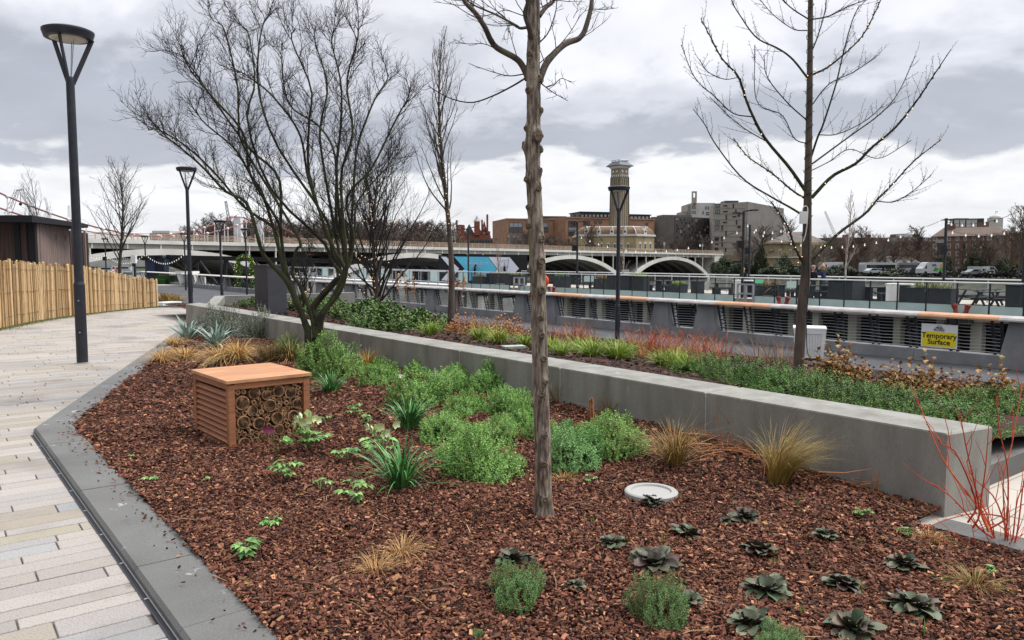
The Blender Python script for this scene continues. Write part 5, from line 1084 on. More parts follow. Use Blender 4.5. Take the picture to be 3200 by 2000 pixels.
# warning sign on the wires
YEL = mat('sign_yellow', (.80, .66, .02), .45); SGW = mat('sign_white', (.74, .75, .76), .45)
def warning_sign():
    t = PT + .02; s0, s1 = s_of(2999, t), s_of(2885, t); r0 = ST(s0, t); zt, zb = A(2999, 1017, r0[1])[2], A(2999, 1091, r0[1])[2]
    r = thing('warning_sign', 'white and yellow sign reading Temporary Surface fixed to the parapet bars', 'sign', tuple(ST((s0 + s1) / 2, t, zb)))
    w = s1 - s0; h = zt - zb; cz = (zt + zb) / 2; X = -D; Z = -Nn; Y = V(0, 0, 1)
    q = MB(); q.hexa([ST(s0, t, zb), ST(s1, t, zb), ST(s1, t + .006, zb), ST(s0, t + .006, zb), ST(s0, t, zt), ST(s1, t, zt), ST(s1, t + .006, zt), ST(s0, t + .006, zt)]); q.build('panel', SGW, r)
    y0, y1 = zb + h * .045, zb + h * .66; q = MB(); q.add([ST(s0 + .03, t - .003, y0), ST(s1 - .03, t - .003, y0), ST(s1 - .03, t - .003, y1), ST(s0 + .03, t - .003, y1)], [(0, 1, 2, 3)]); q.build('yellow_field', YEL, r)
    cx = (s0 + s1) / 2
    for tx, zz, sz, nm in (('Temporary', .49, .195, 'lettering'), ('Surface', .225, .195, 'lettering'), ('BATTERSEA', .765, .055, 'emblem_lettering'), ('POWER STATION', .715, .032, 'emblem_lettering')):
        text_mesh(tx, sz * w / .92, nm, BLACK, r, frameM(ST(0, -.006, h * zz), X, Y, Z))
    q = MB()
    for dx, hh in ((-.055, .07), (-.02, .085), (.02, .085), (.055, .07)): q.add([ST(cx + dx - .006, t - .004, zb + h * .83), ST(cx + dx + .006, t - .004, zb + h * .83), ST(cx + dx + .005, t - .004, zb + h * .83 + hh), ST(cx + dx - .005, t - .004, zb + h * .83 + hh)], [(0, 1, 2, 3)])
    q.add([ST(cx - .10, t - .0045, zb + h * .82), ST(cx + .10, t - .0045, zb + h * .82), ST(cx + .085, t - .0045, zb + h * .865), ST(cx - .085, t - .0045, zb + h * .865)], [(0, 1, 2, 3)]); q.build('emblem', BLACK, r)
warning_sign()
# white slatted litter bins
def litter_bin(label, loc, rz):
    r = thing('litter_bin', label, 'litter bin', loc, 'white slatted litter bins', rz); w = .62
    def fr(z0, z1, a, b): return [(-a, -a, z0), (a, -a, z0), (a, a, z0), (-a, a, z0), (-b, -b, z1), (b, -b, z1), (b, b, z1), (-b, b, z1)]
    MB().hexa([V(*p) for p in fr(.05, .84, .29, .34)]).build('body', WHITE, r, local=True)
    MB().hexa([V(*p) for p in fr(.84, .875, .35, .345)]).build('lid', WHITE, r, local=True)
    MB().hexa([V(*p) for p in fr(0, .05, .26, .26)]).build('foot', METD, r, local=True)
    q = MB(); q.hexa([V(*p) for p in [(-.338, -.2, .62), (-.338, .2, .62), (-.30, .2, .62), (-.30, -.2, .62), (-.345, -.2, .76), (-.345, .2, .76), (-.30, .2, .76), (-.30, -.2, .76)]]); q.build('slot', BLACK, r, local=True)
    q = MB(); DG = mat('groove_grey', (.42, .42, .42), .7) if 'groove_grey' not in bpy.data.materials else bpy.data.materials['groove_grey']
    for k in range(9): x = -.22 + .055 * k; q.beam((x, -.2985, .12), (x * 1.06, -.3375, .70), .006, .006)
    q.beam((-.25, -.3375, .71), (.25, -.3375, .71), .006, .012); q.build('groove', DG, r, local=True)
    return r
b0 = litter_bin('white slatted litter bin standing before the parapet behind the lit tree trunk', tuple(G(2527, 1120, -1.1)), -.34); b0.scale = (1.22, 1.22, 1)
dup(b0, tuple(G(630, 897, -1.1)), .2, 1.15, 'white slatted litter bin beside the large white planter pot')
# ------------------------------------------------------------------ jetty
JT, JR, JZ = 36.75, 43.3, -.58
sj = lambda px, t=JT: s_of(px, t)
JS0, JS1 = 2.0, sj(1421)
DECK = mat('jetty_deck', (.42, .385, .33), .85, (.34, .31, .27), 1.5, bump=.15)
PILE = mat('pile_concrete', (.34, .33, .28), .85, (.20, .195, .15), .8, stretch=(1, 1, .25), bump=.3)
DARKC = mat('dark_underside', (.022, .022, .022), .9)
r = thing('jetty', 'old river jetty with a pale deck on concrete piles beyond the parapet', 'jetty', tuple(ST(JS0, JT, JZ)))
q = MB(); q.hexa([ST(JS0, JT + .03, -.86), ST(JS1, JT + .03, -.86), ST(JS1, JR + 1.6, -.86), ST(JS0, JR + 1.6, -.86), ST(JS0, JT + .03, JZ), ST(JS1, JT + .03, JZ), ST(JS1, JR + 1.6, JZ), ST(JS0, JR + 1.6, JZ)]); q.build('deck', DECK, r)
q = MB(); q.hexa([ST(JS0, JT - .12, -1.12), ST(JS1, JT - .12, -1.12), ST(JS1, JT + .25, -1.12), ST(JS0, JT + .25, -1.12), ST(JS0, JT - .12, -.87), ST(JS1, JT - .12, -.87), ST(JS1, JT + .25, -.87), ST(JS0, JT + .25, -.87)]); q.build('edge_beam', mat('jetty_beam', (.22, .20, .17), .9, (.12, .11, .09), 1.2), r)
q = MB(); q.hexa([ST(JS0, JR + 1.2, -7), ST(JS1, JR + 1.2, -7), ST(JS1, JR + 1.5, -7), ST(JS0, JR + 1.5, -7), ST(JS0, JR + 1.2, -.87), ST(JS1, JR + 1.2, -.87), ST(JS1, JR + 1.5, -.87), ST(JS0, JR + 1.5, -.87)]); q.build('dark_backing', DARKC, r)  # near-black sheet added behind the piles so the underside stays dark
k = 0; x = JS0 + .5
while x < JS1:
    q = MB(); c = ST(x, JT + .35 + .5 * (k % 2)); q.box(c + V(0, 0, -4.2), (.34 + .12 * (k % 3 == 0), .45, 6.6), math.atan2(D[1], D[0]))
    q.build('pile', PILE, r); k += 1; x += 1.75 if k % 3 else 2.5
x = JS0
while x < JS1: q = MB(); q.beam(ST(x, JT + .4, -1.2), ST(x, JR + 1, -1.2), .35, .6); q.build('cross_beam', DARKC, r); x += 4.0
def balustrade(name, label, sA, sB, t, gaps=(), toe=True, step=1.3):
    r = thing(name, label, 'balustrade', tuple(ST(sA, t, -.84))); n = int((sB - sA) / step)
    for i in range(n + 1):
        s = sA + (sB - sA) * i / n
        q = MB(); q.beam(ST(s, t, -.84), ST(s, t, .57), .045, .06, D); q.build('post', STEELD if not toe else METD, r)
        if i == n: break
        s2 = sA + (sB - sA) * (i + 1) / n; md = (s + s2) / 2
        if any(a < md < b for a, b in gaps): continue
        q = MB(); q.hexa([ST(s + .06, t, JZ + .22), ST(s2 - .06, t, JZ + .22), ST(s2 - .06, t + .012, JZ + .22), ST(s + .06, t + .012, JZ + .22), ST(s + .06, t, .46), ST(s2 - .06, t, .46), ST(s2 - .06, t + .012, .46), ST(s + .06, t + .012, .46)]); q.build('glass_panel', GLASS, r)
        if toe:
            q = MB(); q.hexa([ST(s + .04, t - .02, -.83), ST(s2 - .04, t - .02, -.83), ST(s2 - .04, t, -.83), ST(s + .04, t, -.83), ST(s + .04, t - .02, -.41), ST(s2 - .04, t - .02, -.41), ST(s2 - .04, t, -.41), ST(s + .04, t, -.41)]); q.build('toe_panel', FROST, r)
    q = MB(); q.tube([ST(sA, t, .59), ST(sB, t, .59)], .034, 8); q.build('handrail', STEEL, r)
    if toe: q = MB(); q.beam(ST(sA, t - .01, -.385), ST(sB, t - .01, -.385), .04, .03); q.build('toe_rail', METD, r)
balustrade('glass_balustrade', 'front glass balustrade of the jetty with frosted green toe panels', JS0, JS1, JT, [(sj(2356), sj(2308)), (sj(1640), sj(1608))])
balustrade('glass_balustrade', 'rear steel and glass balustrade on the far side of the jetty deck', JS0, sj(1630, JR), JR, (), False, 1.6)
# gangway to the left with rails
gA, gB = ST(JS1, JT + .4, JZ), A(930, 872, 96); gB[2] = -.45
r = thing('gangway', 'sloping access gangway with glass sides leading from the jetty to the bank', 'gangway', tuple(gA))
dg_ = (gB - gA); Lg = np.linalg.norm(dg_); dg_ /= Lg; ng = nrm(V(dg_[1], -dg_[0], 0)) * -1
q = MB(); q.beam((gA + gB) / 2 - dg_ * Lg / 2 + V(0, 0, -.1), gB + V(0, 0, -.1), 2.2, .2); q.build('walkway', mat('gangway_white', (.62, .63, .63), .6), r)
for sg in (-1, 1):
    o = ng * sg * 1.1; q = MB(); q.tube([gA + o + V(0, 0, 1.17), gB + o + V(0, 0, 1.17)], .04, 6); q.tube([gA + o + V(0, 0, .12), gB + o + V(0, 0, .12)], .03, 6); q.build('handrail', STEEL, r)
    for i in range(23):
        p = gA + dg_ * Lg * i / 22 + o; MB().beam(p, p + V(0, 0, 1.16), .04, .06, dg_).build('post', STEELD, r)
        if i < 22 and i % 1 == 0 and sg < 0: p2 = gA + dg_ * Lg * (i + .93) / 22 + o; q = MB(); u = V(0, 0, 1); q.add([p + u * .15 + dg_ * .08, p2 + u * .15, p2 + u * 1.05, p + u * 1.05 + dg_ * .08], [(0, 1, 2, 3)]); q.build('side_panel', FROST if i % 3 == 0 else GLASS, r)
# gates in the balustrade
for px0, px1, lb in ((2308, 2356, 'steel double gate frame in the front balustrade beside the festoon pole'), (1608, 1640, 'steel gate frame in the front balustrade left of the knobbly trunk')):
    a, b = sj(px1), sj(px0); r = thing('jetty_gate', lb, 'gate', tuple(ST(a, JT, -.84)), 'steel jetty gates'); mids = [a, (a + b) / 2 - .04, (a + b) / 2 + .04, b]
    for s0, s1 in ((mids[0], mids[1]), (mids[2], mids[3])):
        q = MB()
        for s in (s0, s1): q.beam(ST(s, JT - .06, -.84), ST(s, JT - .06, .25), .09, .09, D)
        for z in (.22, -.30, -.80): q.beam(ST(s0, JT - .06, z), ST(s1, JT - .06, z), .08, .09)
        q.build('leaf_frame', STEELD, r)
# furniture on the jetty
def jp(px, t): return ST(s_of(px, t), t, JZ)
def picnic_a():
    r = thing('picnic_table', 'x', 'picnic table', group='dark picnic tables on the jetty'); L = 1.8
    for k in range(5): MB().box((0, -.30 + .15 * k, .74), (L, .14, .04)).build('top_plank', CHARC, r, local=True)
    for sg in (-1, 1):
        q = MB(); q.box((0, sg * .66, .45), (L, .26, .04)); q.build('bench', CHARC, r, local=True)
    for x in (-.6, .6):
        for sg in (-1, 1): q = MB(); q.beam((x, sg * .30, .72), (x, sg * .72, 0), .09, .05, (1, 0, 0)); q.build('leg', CHARC, r, local=True)
        q = MB(); q.beam((x + .05, -.78, .40), (x + .05, .78, .40), .05, .09); q.build('cross_bar', CHARC, r, local=True)
    return r
def picnic_h():
    r = thing('bench_table', 'x', 'bench table', group='dark bench tables on the jetty'); L = 1.5
    MB().box((0, 0, .74), (L, .75, .06)).build('tabletop', CHARC, r, local=True)
    for sg in (-1, 1): MB().box((0, sg * .72, .44), (L, .32, .06)).build('bench', CHARC, r, local=True)
    for x in (-.52, .52):
        MB().box((x, 0, .36), (.12, .5, .70)).build('pedestal', CHARC, r, local=True); MB().box((x, 0, .045), (.16, 1.6, .09)).build('foot', CHARC, r, local=True)
        for sg in (-1, 1): MB().box((x, sg * .72, .23), (.12, .2, .38)).build('bench_leg', CHARC, r, local=True)
    return r
pa, ph = picnic_a(), picnic_h(); al = math.atan2(D[1], D[0])
for k, (px, t, rz, lb) in enumerate([(3112, 38.6, .35, 'nearest picnic table on the jetty, at the right edge of the deck'), (3065, 40.6, .35, 'picnic table just behind the nearest one on the jetty'), (1840, 39.8, .2, 'picnic table on the jetty right of the middle festoon pole')]):
    o = pa if k == 0 else dup(pa); o.location = jp(px, t); o.rotation_euler = (0, 0, rz); o['label'] = lb
for k, (px, t, lb) in enumerate([(2265, 39.2, 'dark bench table left of the steel double gate'), (2470, 39.4, 'dark bench table behind the red mooring bollard'), (2555, 39.6, 'dark bench table in front of the two people'), (2735, 40.0, 'dark bench table between the birch planter and the white cabinet'), (2075, 40.4, 'dark bench table right of the long black screen planters'), (1880, 41.2, 'farthest dark bench table on the jetty')]):
    o = ph if k == 0 else dup(ph); o.location = jp(px, t); o.rotation_euler = (0, 0, .15 * k); o['label'] = lb
def planter(label, px, t, w, dpt, h, plant=None, seed=0, tall=.5):
    p = jp(px, t); r = thing('planter_box', label, 'planter', tuple(p), 'dark planter boxes on the jetty', al)
    MB().box((0, 0, h / 2 + .06), (w, dpt, h)).build('box', CHARC, r, local=True); MB().box((0, 0, h + .075), (w + .05, dpt + .05, .04)).build('rim', CHARC, r, local=True)
    for x in (-w * .35, w * .35): MB().box((x, 0, .03), (.12, dpt * .9, .06)).build('foot', BLACK, r, local=True)
    if plant:
        rg = np.random.default_rng(seed); n = 260; b = np.stack([rg.uniform(-w * .42, w * .42, n), rg.uniform(-dpt * .4, dpt * .4, n), np.full(n, h + .06)], -1); a = rg.uniform(0, 6.28, n); qd = np.abs(rg.normal(0, .55, n))
        m = MB(); m.blades(b, np.stack([np.cos(a) * np.sin(qd), np.sin(a) * np.sin(qd), np.cos(qd)], -1), tall * rg.uniform(.5, 1.1, n), .03, .7, 4, rng=rg); m.build('plants', plant, r, local=True)
    return r
GRS = leafmat('planter_grass', ['5d7040', '7f8a50', '9a8f58', '4d6338'])
for a in [('dark planter with grasses on the jetty below the right festoon pole', 2912, 38.2, 2.1, .8, .75, GRS, 1, .55), ('dark planter with yellow grass beside the steel double gate', 2400, 40.0, 1.7, .7, .55, OLIVE, 2, .75), ('tall dark cube planter holding the white birch', 2646, 38.6, 1.35, 1.3, 1.05, None, 3),
          ('dark planter box at the right picture edge of the jetty', 3192, 38.0, .9, .9, 1.0, None, 4), ('long black screen planter behind the nearest lamp column', 1940, 38.6, 2.2, .6, 1.05, None, 5), ('black screen planter with yellow shrub right of the lamp column', 1995, 38.7, 1.5, .6, .95, LIME, 6, .6), ('small dark planter with a green plant between bench tables', 2120, 39.0, .9, .8, .5, LIME, 7, .45),
          ('dark box planter next to the small green one', 2180, 38.8, .6, .6, .75, None, 8), ('dark planter with a palm left of the middle festoon pole', 1756, 39.2, 1.2, .8, .8, STRAPL, 9, .6), ('dark planter with yellow grass left of the black screens', 1885, 39.0, .9, .8, .7, OLIVE, 10, .6), ('dark planter with two grasses in front of the blue hoarding', 1500, 40.2, 1.4, .7, .55, OLIVE, 11, .6), ('long dark planter before the right end of the blue hoarding', 1565, 41, 3.4, .8, .85, GRS, 12, .5), ('second long dark planter right of the long one before the hoarding', 1615, 40, 1.8, .8, .8, GRS, 13, .5)]:
    planter(*a)
for px, t, lb in ((2812, 38.8, 'white and dark service cabinet on the jetty deck beside the grass planter'), (2328, 38.4, 'white service cabinet behind the steel double gate')):
    p = jp(px, t); r = thing('service_cabinet', lb, 'cabinet', tuple(p), 'white service cabinets', al + .25); MB().box((.25, 0, .48), (.6, .8, .92)).build('body', WHITE, r, local=True); MB().box((-.32, 0, .46), (.5, .78, .88)).build('dark_side', CHARC, r, local=True); MB().box((0, 0, .965), (1.2, .84, .05)).build('lid', WHITE, r, local=True)
for px, py, w, h, lb, mt in ((2475, 889, .6, .36, 'pale green notice board on the jetty behind the red bollard', FROST), (1840, 871, .7, .42, 'pale green notice board on the jetty near the middle pole', FROST), (2371, 879, .5, .22, 'small bright green notice near the steel gate', mat('notice_green', (.15, .6, .38), .5))):
    t = 38.0; s = s_of(px, t); p = ST(s, t); z = A(px, py, p[1])[2]; r = thing('notice_board', lb, 'notice', tuple(ST(s, t, JZ)), 'small notice boards'); q = MB(); q.beam(p + V(0, 0, z) - V(w / 2, 0, 0), p + V(0, 0, z) + V(w / 2, 0, 0), .03, h); q.build('board', mt, r); q = MB(); q.beam(p + V(0, .03, JZ), p + V(0, .03, z), .04, .04); q.build('stand', METD, r)
REDP = mat('bollard_red', (.30, .055, .035), .55, (.2, .04, .03), 8)
for px, lb in ((1437, 'red mooring bollard left of the blue hoarding foot'), (1738, 'red mooring bollard right of the knobbly trunk'), (2463, 'red twin mooring bollard beside the lit tree trunk'), (3020, 'red mooring bollard above the warning sign')):
    s = sj(px); p = ST(s, JT - .45, -.9); r = thing('mooring_bollard', lb, 'bollard', tuple(p), 'red mooring bollards on the jetty edge')
    MB().box(p + V(0, 0, .04), (.7, .4, .1), al).build('base', REDP, r)
    for k in (-1, 1):
        c = p + D * .18 * k; q = MB(); q.lathe([(.11, 0), (.09, .22), (.13, .40), (.12, .46), (0, .48)], 12, tuple(c + V(0, 0, .09)), tuple(nrm(V(0, 0, 1) + D * .25 * k))); q.build('horn', REDP, r)
    q = MB(); q.hexa([p + D * a + Nn * b + V(0, 0, z) for z in (-.35, -.01) for a, b in ((-.4, -.2), (.4, -.2), (.4, .4), (-.4, .4))]); q.build('bracket', DARKC, r)
# lifebuoy on the railing
p = ST(sj(1706), JT - .14, .02); r = thing('lifebuoy', 'orange red lifebuoy hanging on the jetty railing behind the knobbly trunk', 'lifebuoy', tuple(p)); q = MB(); ang = np.linspace(0, 2 * math.pi, 33); q.tube([p + D * .33 * math.cos(a) + V(0, 0, .33 * math.sin(a)) for a in ang], .12, 10); q.build('ring', mat('buoy_orange', (.75, .11, .04), .5), r)
# blue hoarding
def hoarding():
    d = 74.0; c0 = A(1506, 878, d); r = thing('hoarding', 'wide blue and white hoarding with black chevrons reading Coaling Jetty', 'hoarding', (c0[0], d, JZ))
    z = zp(1250, 800, .2066)
    def poly(name, P, mt, e): q = MB(); v = [A(*z(x, y), d - e) for x, y in P]; n = len(v); v += [p + V(0, .015, 0) for p in v]; q.add(v, [list(range(n))[::-1], list(range(n, 2 * n))] + [[i, (i + 1) % n, n + (i + 1) % n, n + i] for i in range(n)]); return q.build(name, mt, r)
    a, b = A(1370, 800, d), A(1648, 880, d); MB().hexa([V(a[0], d, b[2]), V(b[0], d, b[2]), V(b[0], d + .5, b[2]), V(a[0], d + .5, b[2]), V(a[0], d, a[2] + .1), V(b[0], d, a[2] + .1), V(b[0], d + .5, a[2] + .1), V(a[0], d + .5, a[2] + .1)]).build('board', BLACK, r)
    for k, x in enumerate((-3.6, 0, 3.6)): MB().box((c0[0] + x, d + .25, (JZ + b[2]) / 2), (.12, .3, abs(b[2] - JZ) + .02)).build('foot', BLACK, r)
    BLU = mat('hoarding_blue', (.10, .50, .74), .45, (.13, .55, .78), .6); LIL = mat('hoarding_white', (.70, .72, .82), .45); LB = mat('hoarding_pale', (.40, .68, .82), .45); GREYP = mat('print_grey', (.42, .46, .55), .5)
    poly('white_chevron', [(618, 12), (700, 12), (895, 190), (765, 368), (622, 368), (770, 190)], LIL, .02); poly('blue_field', [(815, 8), (1325, 14), (1465, 195), (1300, 372), (832, 372), (975, 190)], BLU, .02); poly('picture_field', [(1335, 14), (1660, 20), (1800, 190), (1700, 290), (1610, 372), (1310, 372), (1475, 195)], LIL, .02)
    for P in ([(1560, 230), (1575, 90), (1590, 90), (1600, 230)], [(1500, 230), (1520, 160), (1625, 150), (1625, 230)], [(1615, 180), (1640, 30), (1655, 32), (1630, 185)], [(1510, 70), (1640, 62), (1640, 70), (1510, 78)]): poly('printed_building', P, GREYP, .045)
    sc = .2066 / 2400 * d
    for tx, sz, x, y in (('COALING JETTY', 48, 1160, 112), ('WELCOME TO THE', 24, 1135, 75)): text_mesh(tx, sz * sc * 1.0, 'lettering', LB, r, frameM(V(*A(*z(x, y), d - .05)) - V(*r.location), V(1, 0, 0), V(0, 0, 1), V(0, -1, 0)))
    for k in range(4): poly('small_print', [(1060, 150 + 14 * k), (1230, 150 + 14 * k), (1230, 154 + 14 * k), (1060, 154 + 14 * k)], LB, .045)
hoarding()
# festoon poles and bulbs
GLOW = mat('festoon_bulb', (.9, .88, .8), .3, emit=(1, .93, .8), estr=.5)
def pole(label, px, pyt, p, arms=True, spk=False, z0=JZ):
    zt = A(px, pyt, p[1])[2]; r = thing('festoon_pole', label, 'pole', (p[0], p[1], z0), 'black festoon and lighting poles on the jetty'); q = MB(); q.tube([(0, 0, 0), (0, 0, zt - z0)], .075, 10); q.build('mast', METD, r, local=True)
    if arms:
        for k, a in enumerate((.3, 2.2)): q = MB(); q.beam((0, 0, zt - z0 - .15 * k), (.55 * math.cos(a), .3 * math.sin(a), zt - z0 + .05 - .15 * k), .10, .07); q.box((.62 * math.cos(a), .34 * math.sin(a), zt - z0 + .06 - .15 * k), (.42, .3, .08)); q.build('floodlight', METD, r, local=True)
    if spk: MB().box((-.2, -.1, (zt - z0) * .62), (.36, .32, .42)).build('loudspeaker', BLACK, r, local=True)
    return V(p[0], p[1], zt)
PO = {}
for key, px, pyt, t, lb, ar, sk in [('a', 1464, 712, JT + .3, 'black lighting pole standing before the blue hoarding', True, False), ('b', 1803, 694, JT + .3, 'black lighting pole on the jetty left of the nearest lamp column', True, True), ('c', 2319, 660, JT + .3, 'black lighting pole with floodlights beside the steel double gate', True, True), ('d', 2339, 702, JR, 'thin black pole right behind the pole with floodlights', False, True), ('e', 2948, 682, JR, 'tall black festoon pole above the grass planter', False, True), ('f', 3197, 800, JT + .3, 'short black pole at the right picture edge', False, False)]:
    PO[key] = pole(lb, px, pyt, ST(s_of(px, t), t, JZ), ar, sk)
def festoon(label, a, b, sag, n, sz=.042, loc=None):
    n = int(n * .62)
    a, b = np.array(a), np.array(b); r = thing('string_lights', label, 'string lights', tuple(a), 'festoon strings of bulbs'); u = np.linspace(0, 1, n * 2 + 1); P = a + (b - a) * u[:, None]; P[:, 2] -= sag * 4 * u * (1 - u)
    q = MB(); q.tube(P, .014, 3, cap=False); q.build('cable', WIRE, r); first = None
    for p in P[1::2]:
        p = p - V(0, 0, .10) - a
        if first is None: q = MB(); q.ball((0, 0, 0), sz, 8, 6); q.box((0, 0, .08), (.035, .035, .06)); first = q.build('bulb', GLOW, r, local=True); first.location = p
        else: c = first.copy(); COL.objects.link(c); c.location = p
festoon('festoon bulbs hanging between the gate pole and the tall pole above the grass planter', PO['d'] - V(0, 0, .3), PO['e'], 1.3, 30)
festoon('festoon bulbs running from the tall pole to the right picture edge', PO['e'] - V(0, 0, .2), A(3260, 620, 36), .5, 14)
festoon('festoon bulbs in front of the brown brick block at the far right', PO['e'] - V(0, 0, .6), A(3235, 690, 44), .5, 12)
festoon('festoon bulbs from the floodlight pole towards the dark apartment block', PO['c'] - V(0, 0, 1.0), PO['b'] - V(0, 0, .9), 1.2, 26)
festoon('low festoon bulbs between the floodlight pole and the lit tree', PO['c'] - V(0, 0, .6), A(2480, 700, 44), .5, 10)
for (a, b, lb) in ((SPK[4], SPK[5], 'festoon bulbs between the lamp by the white planter and the lamp by the kiosk'), (SPK[5], SPK[6], 'festoon bulbs between the two farthest lamp posts'), ):
    festoon(lb, V(*a.location) + V(0, 0, 3.3), V(*b.location) + V(0, 0, 3.3), .9, 30, .038)
festoon('festoon bulbs from the farthest lamp towards the slatted cabin', V(*SPK[6].location) + V(0, 0, 3.3), A(262, 790, 80), .4, 14, .038)
# ------------------------------------------------------------------ things at the left end of the promenade
q0 = G(768, 906, -1.1); r = thing('light_arch', 'green garden arch covered in leaves and small yellow lights', 'arch', tuple(q0)); m = MB(); rg = np.random.default_rng(8); P = []
for side in (-1, 1):
    for k in range(900): z = rg.uniform(0, 2.3); P.append((side * .62 + rg.normal(0, .13), rg.normal(0, .14), z))
for k in range(900): a = rg.uniform(0, math.pi); P.append((.62 * math.cos(a) + rg.normal(0, .09), rg.normal(0, .14), 2.3 + .72 * math.sin(a) + rg.normal(0, .09)))
P = np.array(P); m.leaves(P, rdir(rg, len(P), -1, 1), rdir(rg, len(P), -1, 1), .16, .09); m.build('foliage', HEDGE, r, local=True)
q = MB(); ar = np.linspace(0, math.pi, 12); q.tube([(-.62, 0, 0)] + [(-.62 * math.cos(a), 0, 2.3 + .72 * math.sin(a)) for a in ar] + [(.62, 0, 0)], .05, 6); q.build('frame', BLACK, r, local=True); MB().lathe([(1.15, 0), (1.15, .03), (0, .03)], 24).build('base', HEDGE, r, local=True)
first = None; YG = mat('yellow_light', (1, .75, .2), .4, emit=(1, .72, .2), estr=2.0)
for i in rg.choice(len(P), 90, replace=False):
    p = P[i] * V(1.1, 1.35, 1)
    if first is None: q = MB(); q.ball((0, 0, 0), .022, 6, 4); first = q.build('bulb', YG, r, local=True); first.location = p
    else: c = first.copy(); COL.objects.link(c); c.location = p
def taper(w0, d0, w1, d1, z0, z1): return [V(*p) for p in [(-w0, -d0, z0), (w0, -d0, z0), (w0, d0, z0), (-w0, d0, z0), (-w1, -d1, z1), (w1, -d1, z1), (w1, d1, z1), (-w1, d1, z1)]]
p = G(587, 892, -1.1); r = thing('planter_pot', 'large white tapered planter pot with a bare shrub', 'planter', tuple(p)); MB().hexa(taper(.55, .55, .82, .82, 0, 1.25)).build('pot', WHITE, r, local=True); MB().hexa(taper(.90, .90, .90, .90, 1.25, 1.5)).build('rim', WHITE, r, local=True); MB().box((0, 0, 1.49), (1.6, 1.6, .05)).build('soil', SOIL, r, local=True)
q = MB(); rg = np.random.default_rng(12)
for k in range(14):
    c = curve((0, 0, 1.4), (rg.normal(0, .6), rg.normal(0, .4), 1.2), rg.uniform(1.2, 2.6), .1, .2, 7, rg); q.tube(c, np.linspace(.025, .008, 8), 4); twigs(q, c, [(5, .5, 40, .1, .2, .008, 4, 3)], rg)
q.build('bare_stems', TWIGL, r, local=True)
p = G(527, 889, -1.1); r = thing('hedge_bench', 'dark green box-hedge seat beside the white planter pot', 'seat', tuple(p)); TURF = mat('hedge_turf', (.02, .055, .014), .95, (.035, .085, .02), 18, bump=1, bscale=40); MB().box((0, .3, .5), (2.9, .7, 1.0)).build('back', TURF, r, local=True); MB().box((-.75, -.35, .3), (1.3, .7, .6)).build('seat', TURF, r, local=True); MB().box((1.1, -.35, .42), (.7, .7, .84)).build('arm', TURF, r, local=True)
q = MB(); p2 = G(500, 893, -1.1); q.prism([(-3, -1.0), (3.4, -1.2), (3.6, 1.6), (-3, 1.6)], 0, .07); o = q.build('stone_plinth', PAVE2, local=True); o.location = p2 + V(1.4, 0.5, 0); tag(o, 'low pale stone step under the hedge seat and pot', 'step')
NAVY = mat('kiosk_navy', (.012, .018, .04), .5)
p = G(486, 880, -1.1); r = thing('kiosk', 'dark navy kiosk with a louvred front beside the hedge seat', 'kiosk', tuple(p)); MB().box((-.55, .8, 1.55), (1.2, 1.5, 3.1)).build('body', NAVY, r, local=True); MB().box((.55, .9, 1.5), (1.0, 1.4, 3.0)).build('side_bay', NAVY, r, local=True)
q = MB()
for k in range(14): q.box((.55, .17, .3 + .19 * k), (.9, .05, .06))
q.build('louvre', METD, r, local=True); MB().box((-.55, .04, 1.3), (.9, .03, 2.2)).build('door', mat('kiosk_door', (.02, .03, .06), .4), r, local=True); MB().box((0, .85, 3.13), (2.3, 1.7, .08)).build('roof', BLACK, r, local=True)
p = G(521, 868, -1.1); q = MB(); q.beam((.1, 0, 0), (-.12, 0, 3.4), .62, .62, (0, 1, 0)); o = q.build('concrete_post', CONC, local=True); o.location = p; tag(o, 'pale grey square post leaning beside the navy kiosk', 'post')
p = G(422, 905, -1.1); r = thing('info_post', 'slim dark post with a white box head behind the paling fence', 'post', tuple(p)); MB().box((0, 0, 1.2), (.26, .2, 2.4)).build('stem', METD, r, local=True); MB().box((0, 0, 2.75), (.42, .3, .72)).build('head', WHITE, r, local=True); MB().box((-.06, -.11, 1.3), (.1, .02, 1.6)).build('strip', FROST, r, local=True)
p = A(361, 838, 60); r = thing('round_dot_sign', 'white board with two red dots behind the paling fence', 'sign', (p[0], 60, -1.1)); MB().box((0, 0, p[2] + 1.1), (.58, .04, .27), 0, .15).build('board', WHITE, r, local=True); MB().box((0, .05, (p[2] + 1.1) / 2), (.06, .05, p[2] + 1.0)).build('post', METD, r, local=True)
for k, x in enumerate((-.13, .13)): q = MB(); q.lathe([(.1, 0), (.1, .012), (0, .012)], 16, (x, -.024, p[2] + 1.1 - x * .15), (0, -1, 0)); q.build('red_dot', mat('dot_red', (.6, .03, .03), .5) if k == 0 else bpy.data.materials['dot_red'], r, local=True)
r = thing('terrace_rail', 'white topped black railing behind the paling fence by the lamp posts', 'railing', tuple(G(340, 872, -1.1))); a, b = G(330, 872, -1.1), G(470, 878, -1.1); q = MB(); q.beam(a + V(0, 0, 1.1), b + V(0, 0, 1.1), .35, .14); q.build('coping', WHITE, r)
for k in range(30): p = a + (b - a) * k / 29; MB().beam(p, p + V(0, 0, 1.05), .08, .08).build('bar', METD, r)
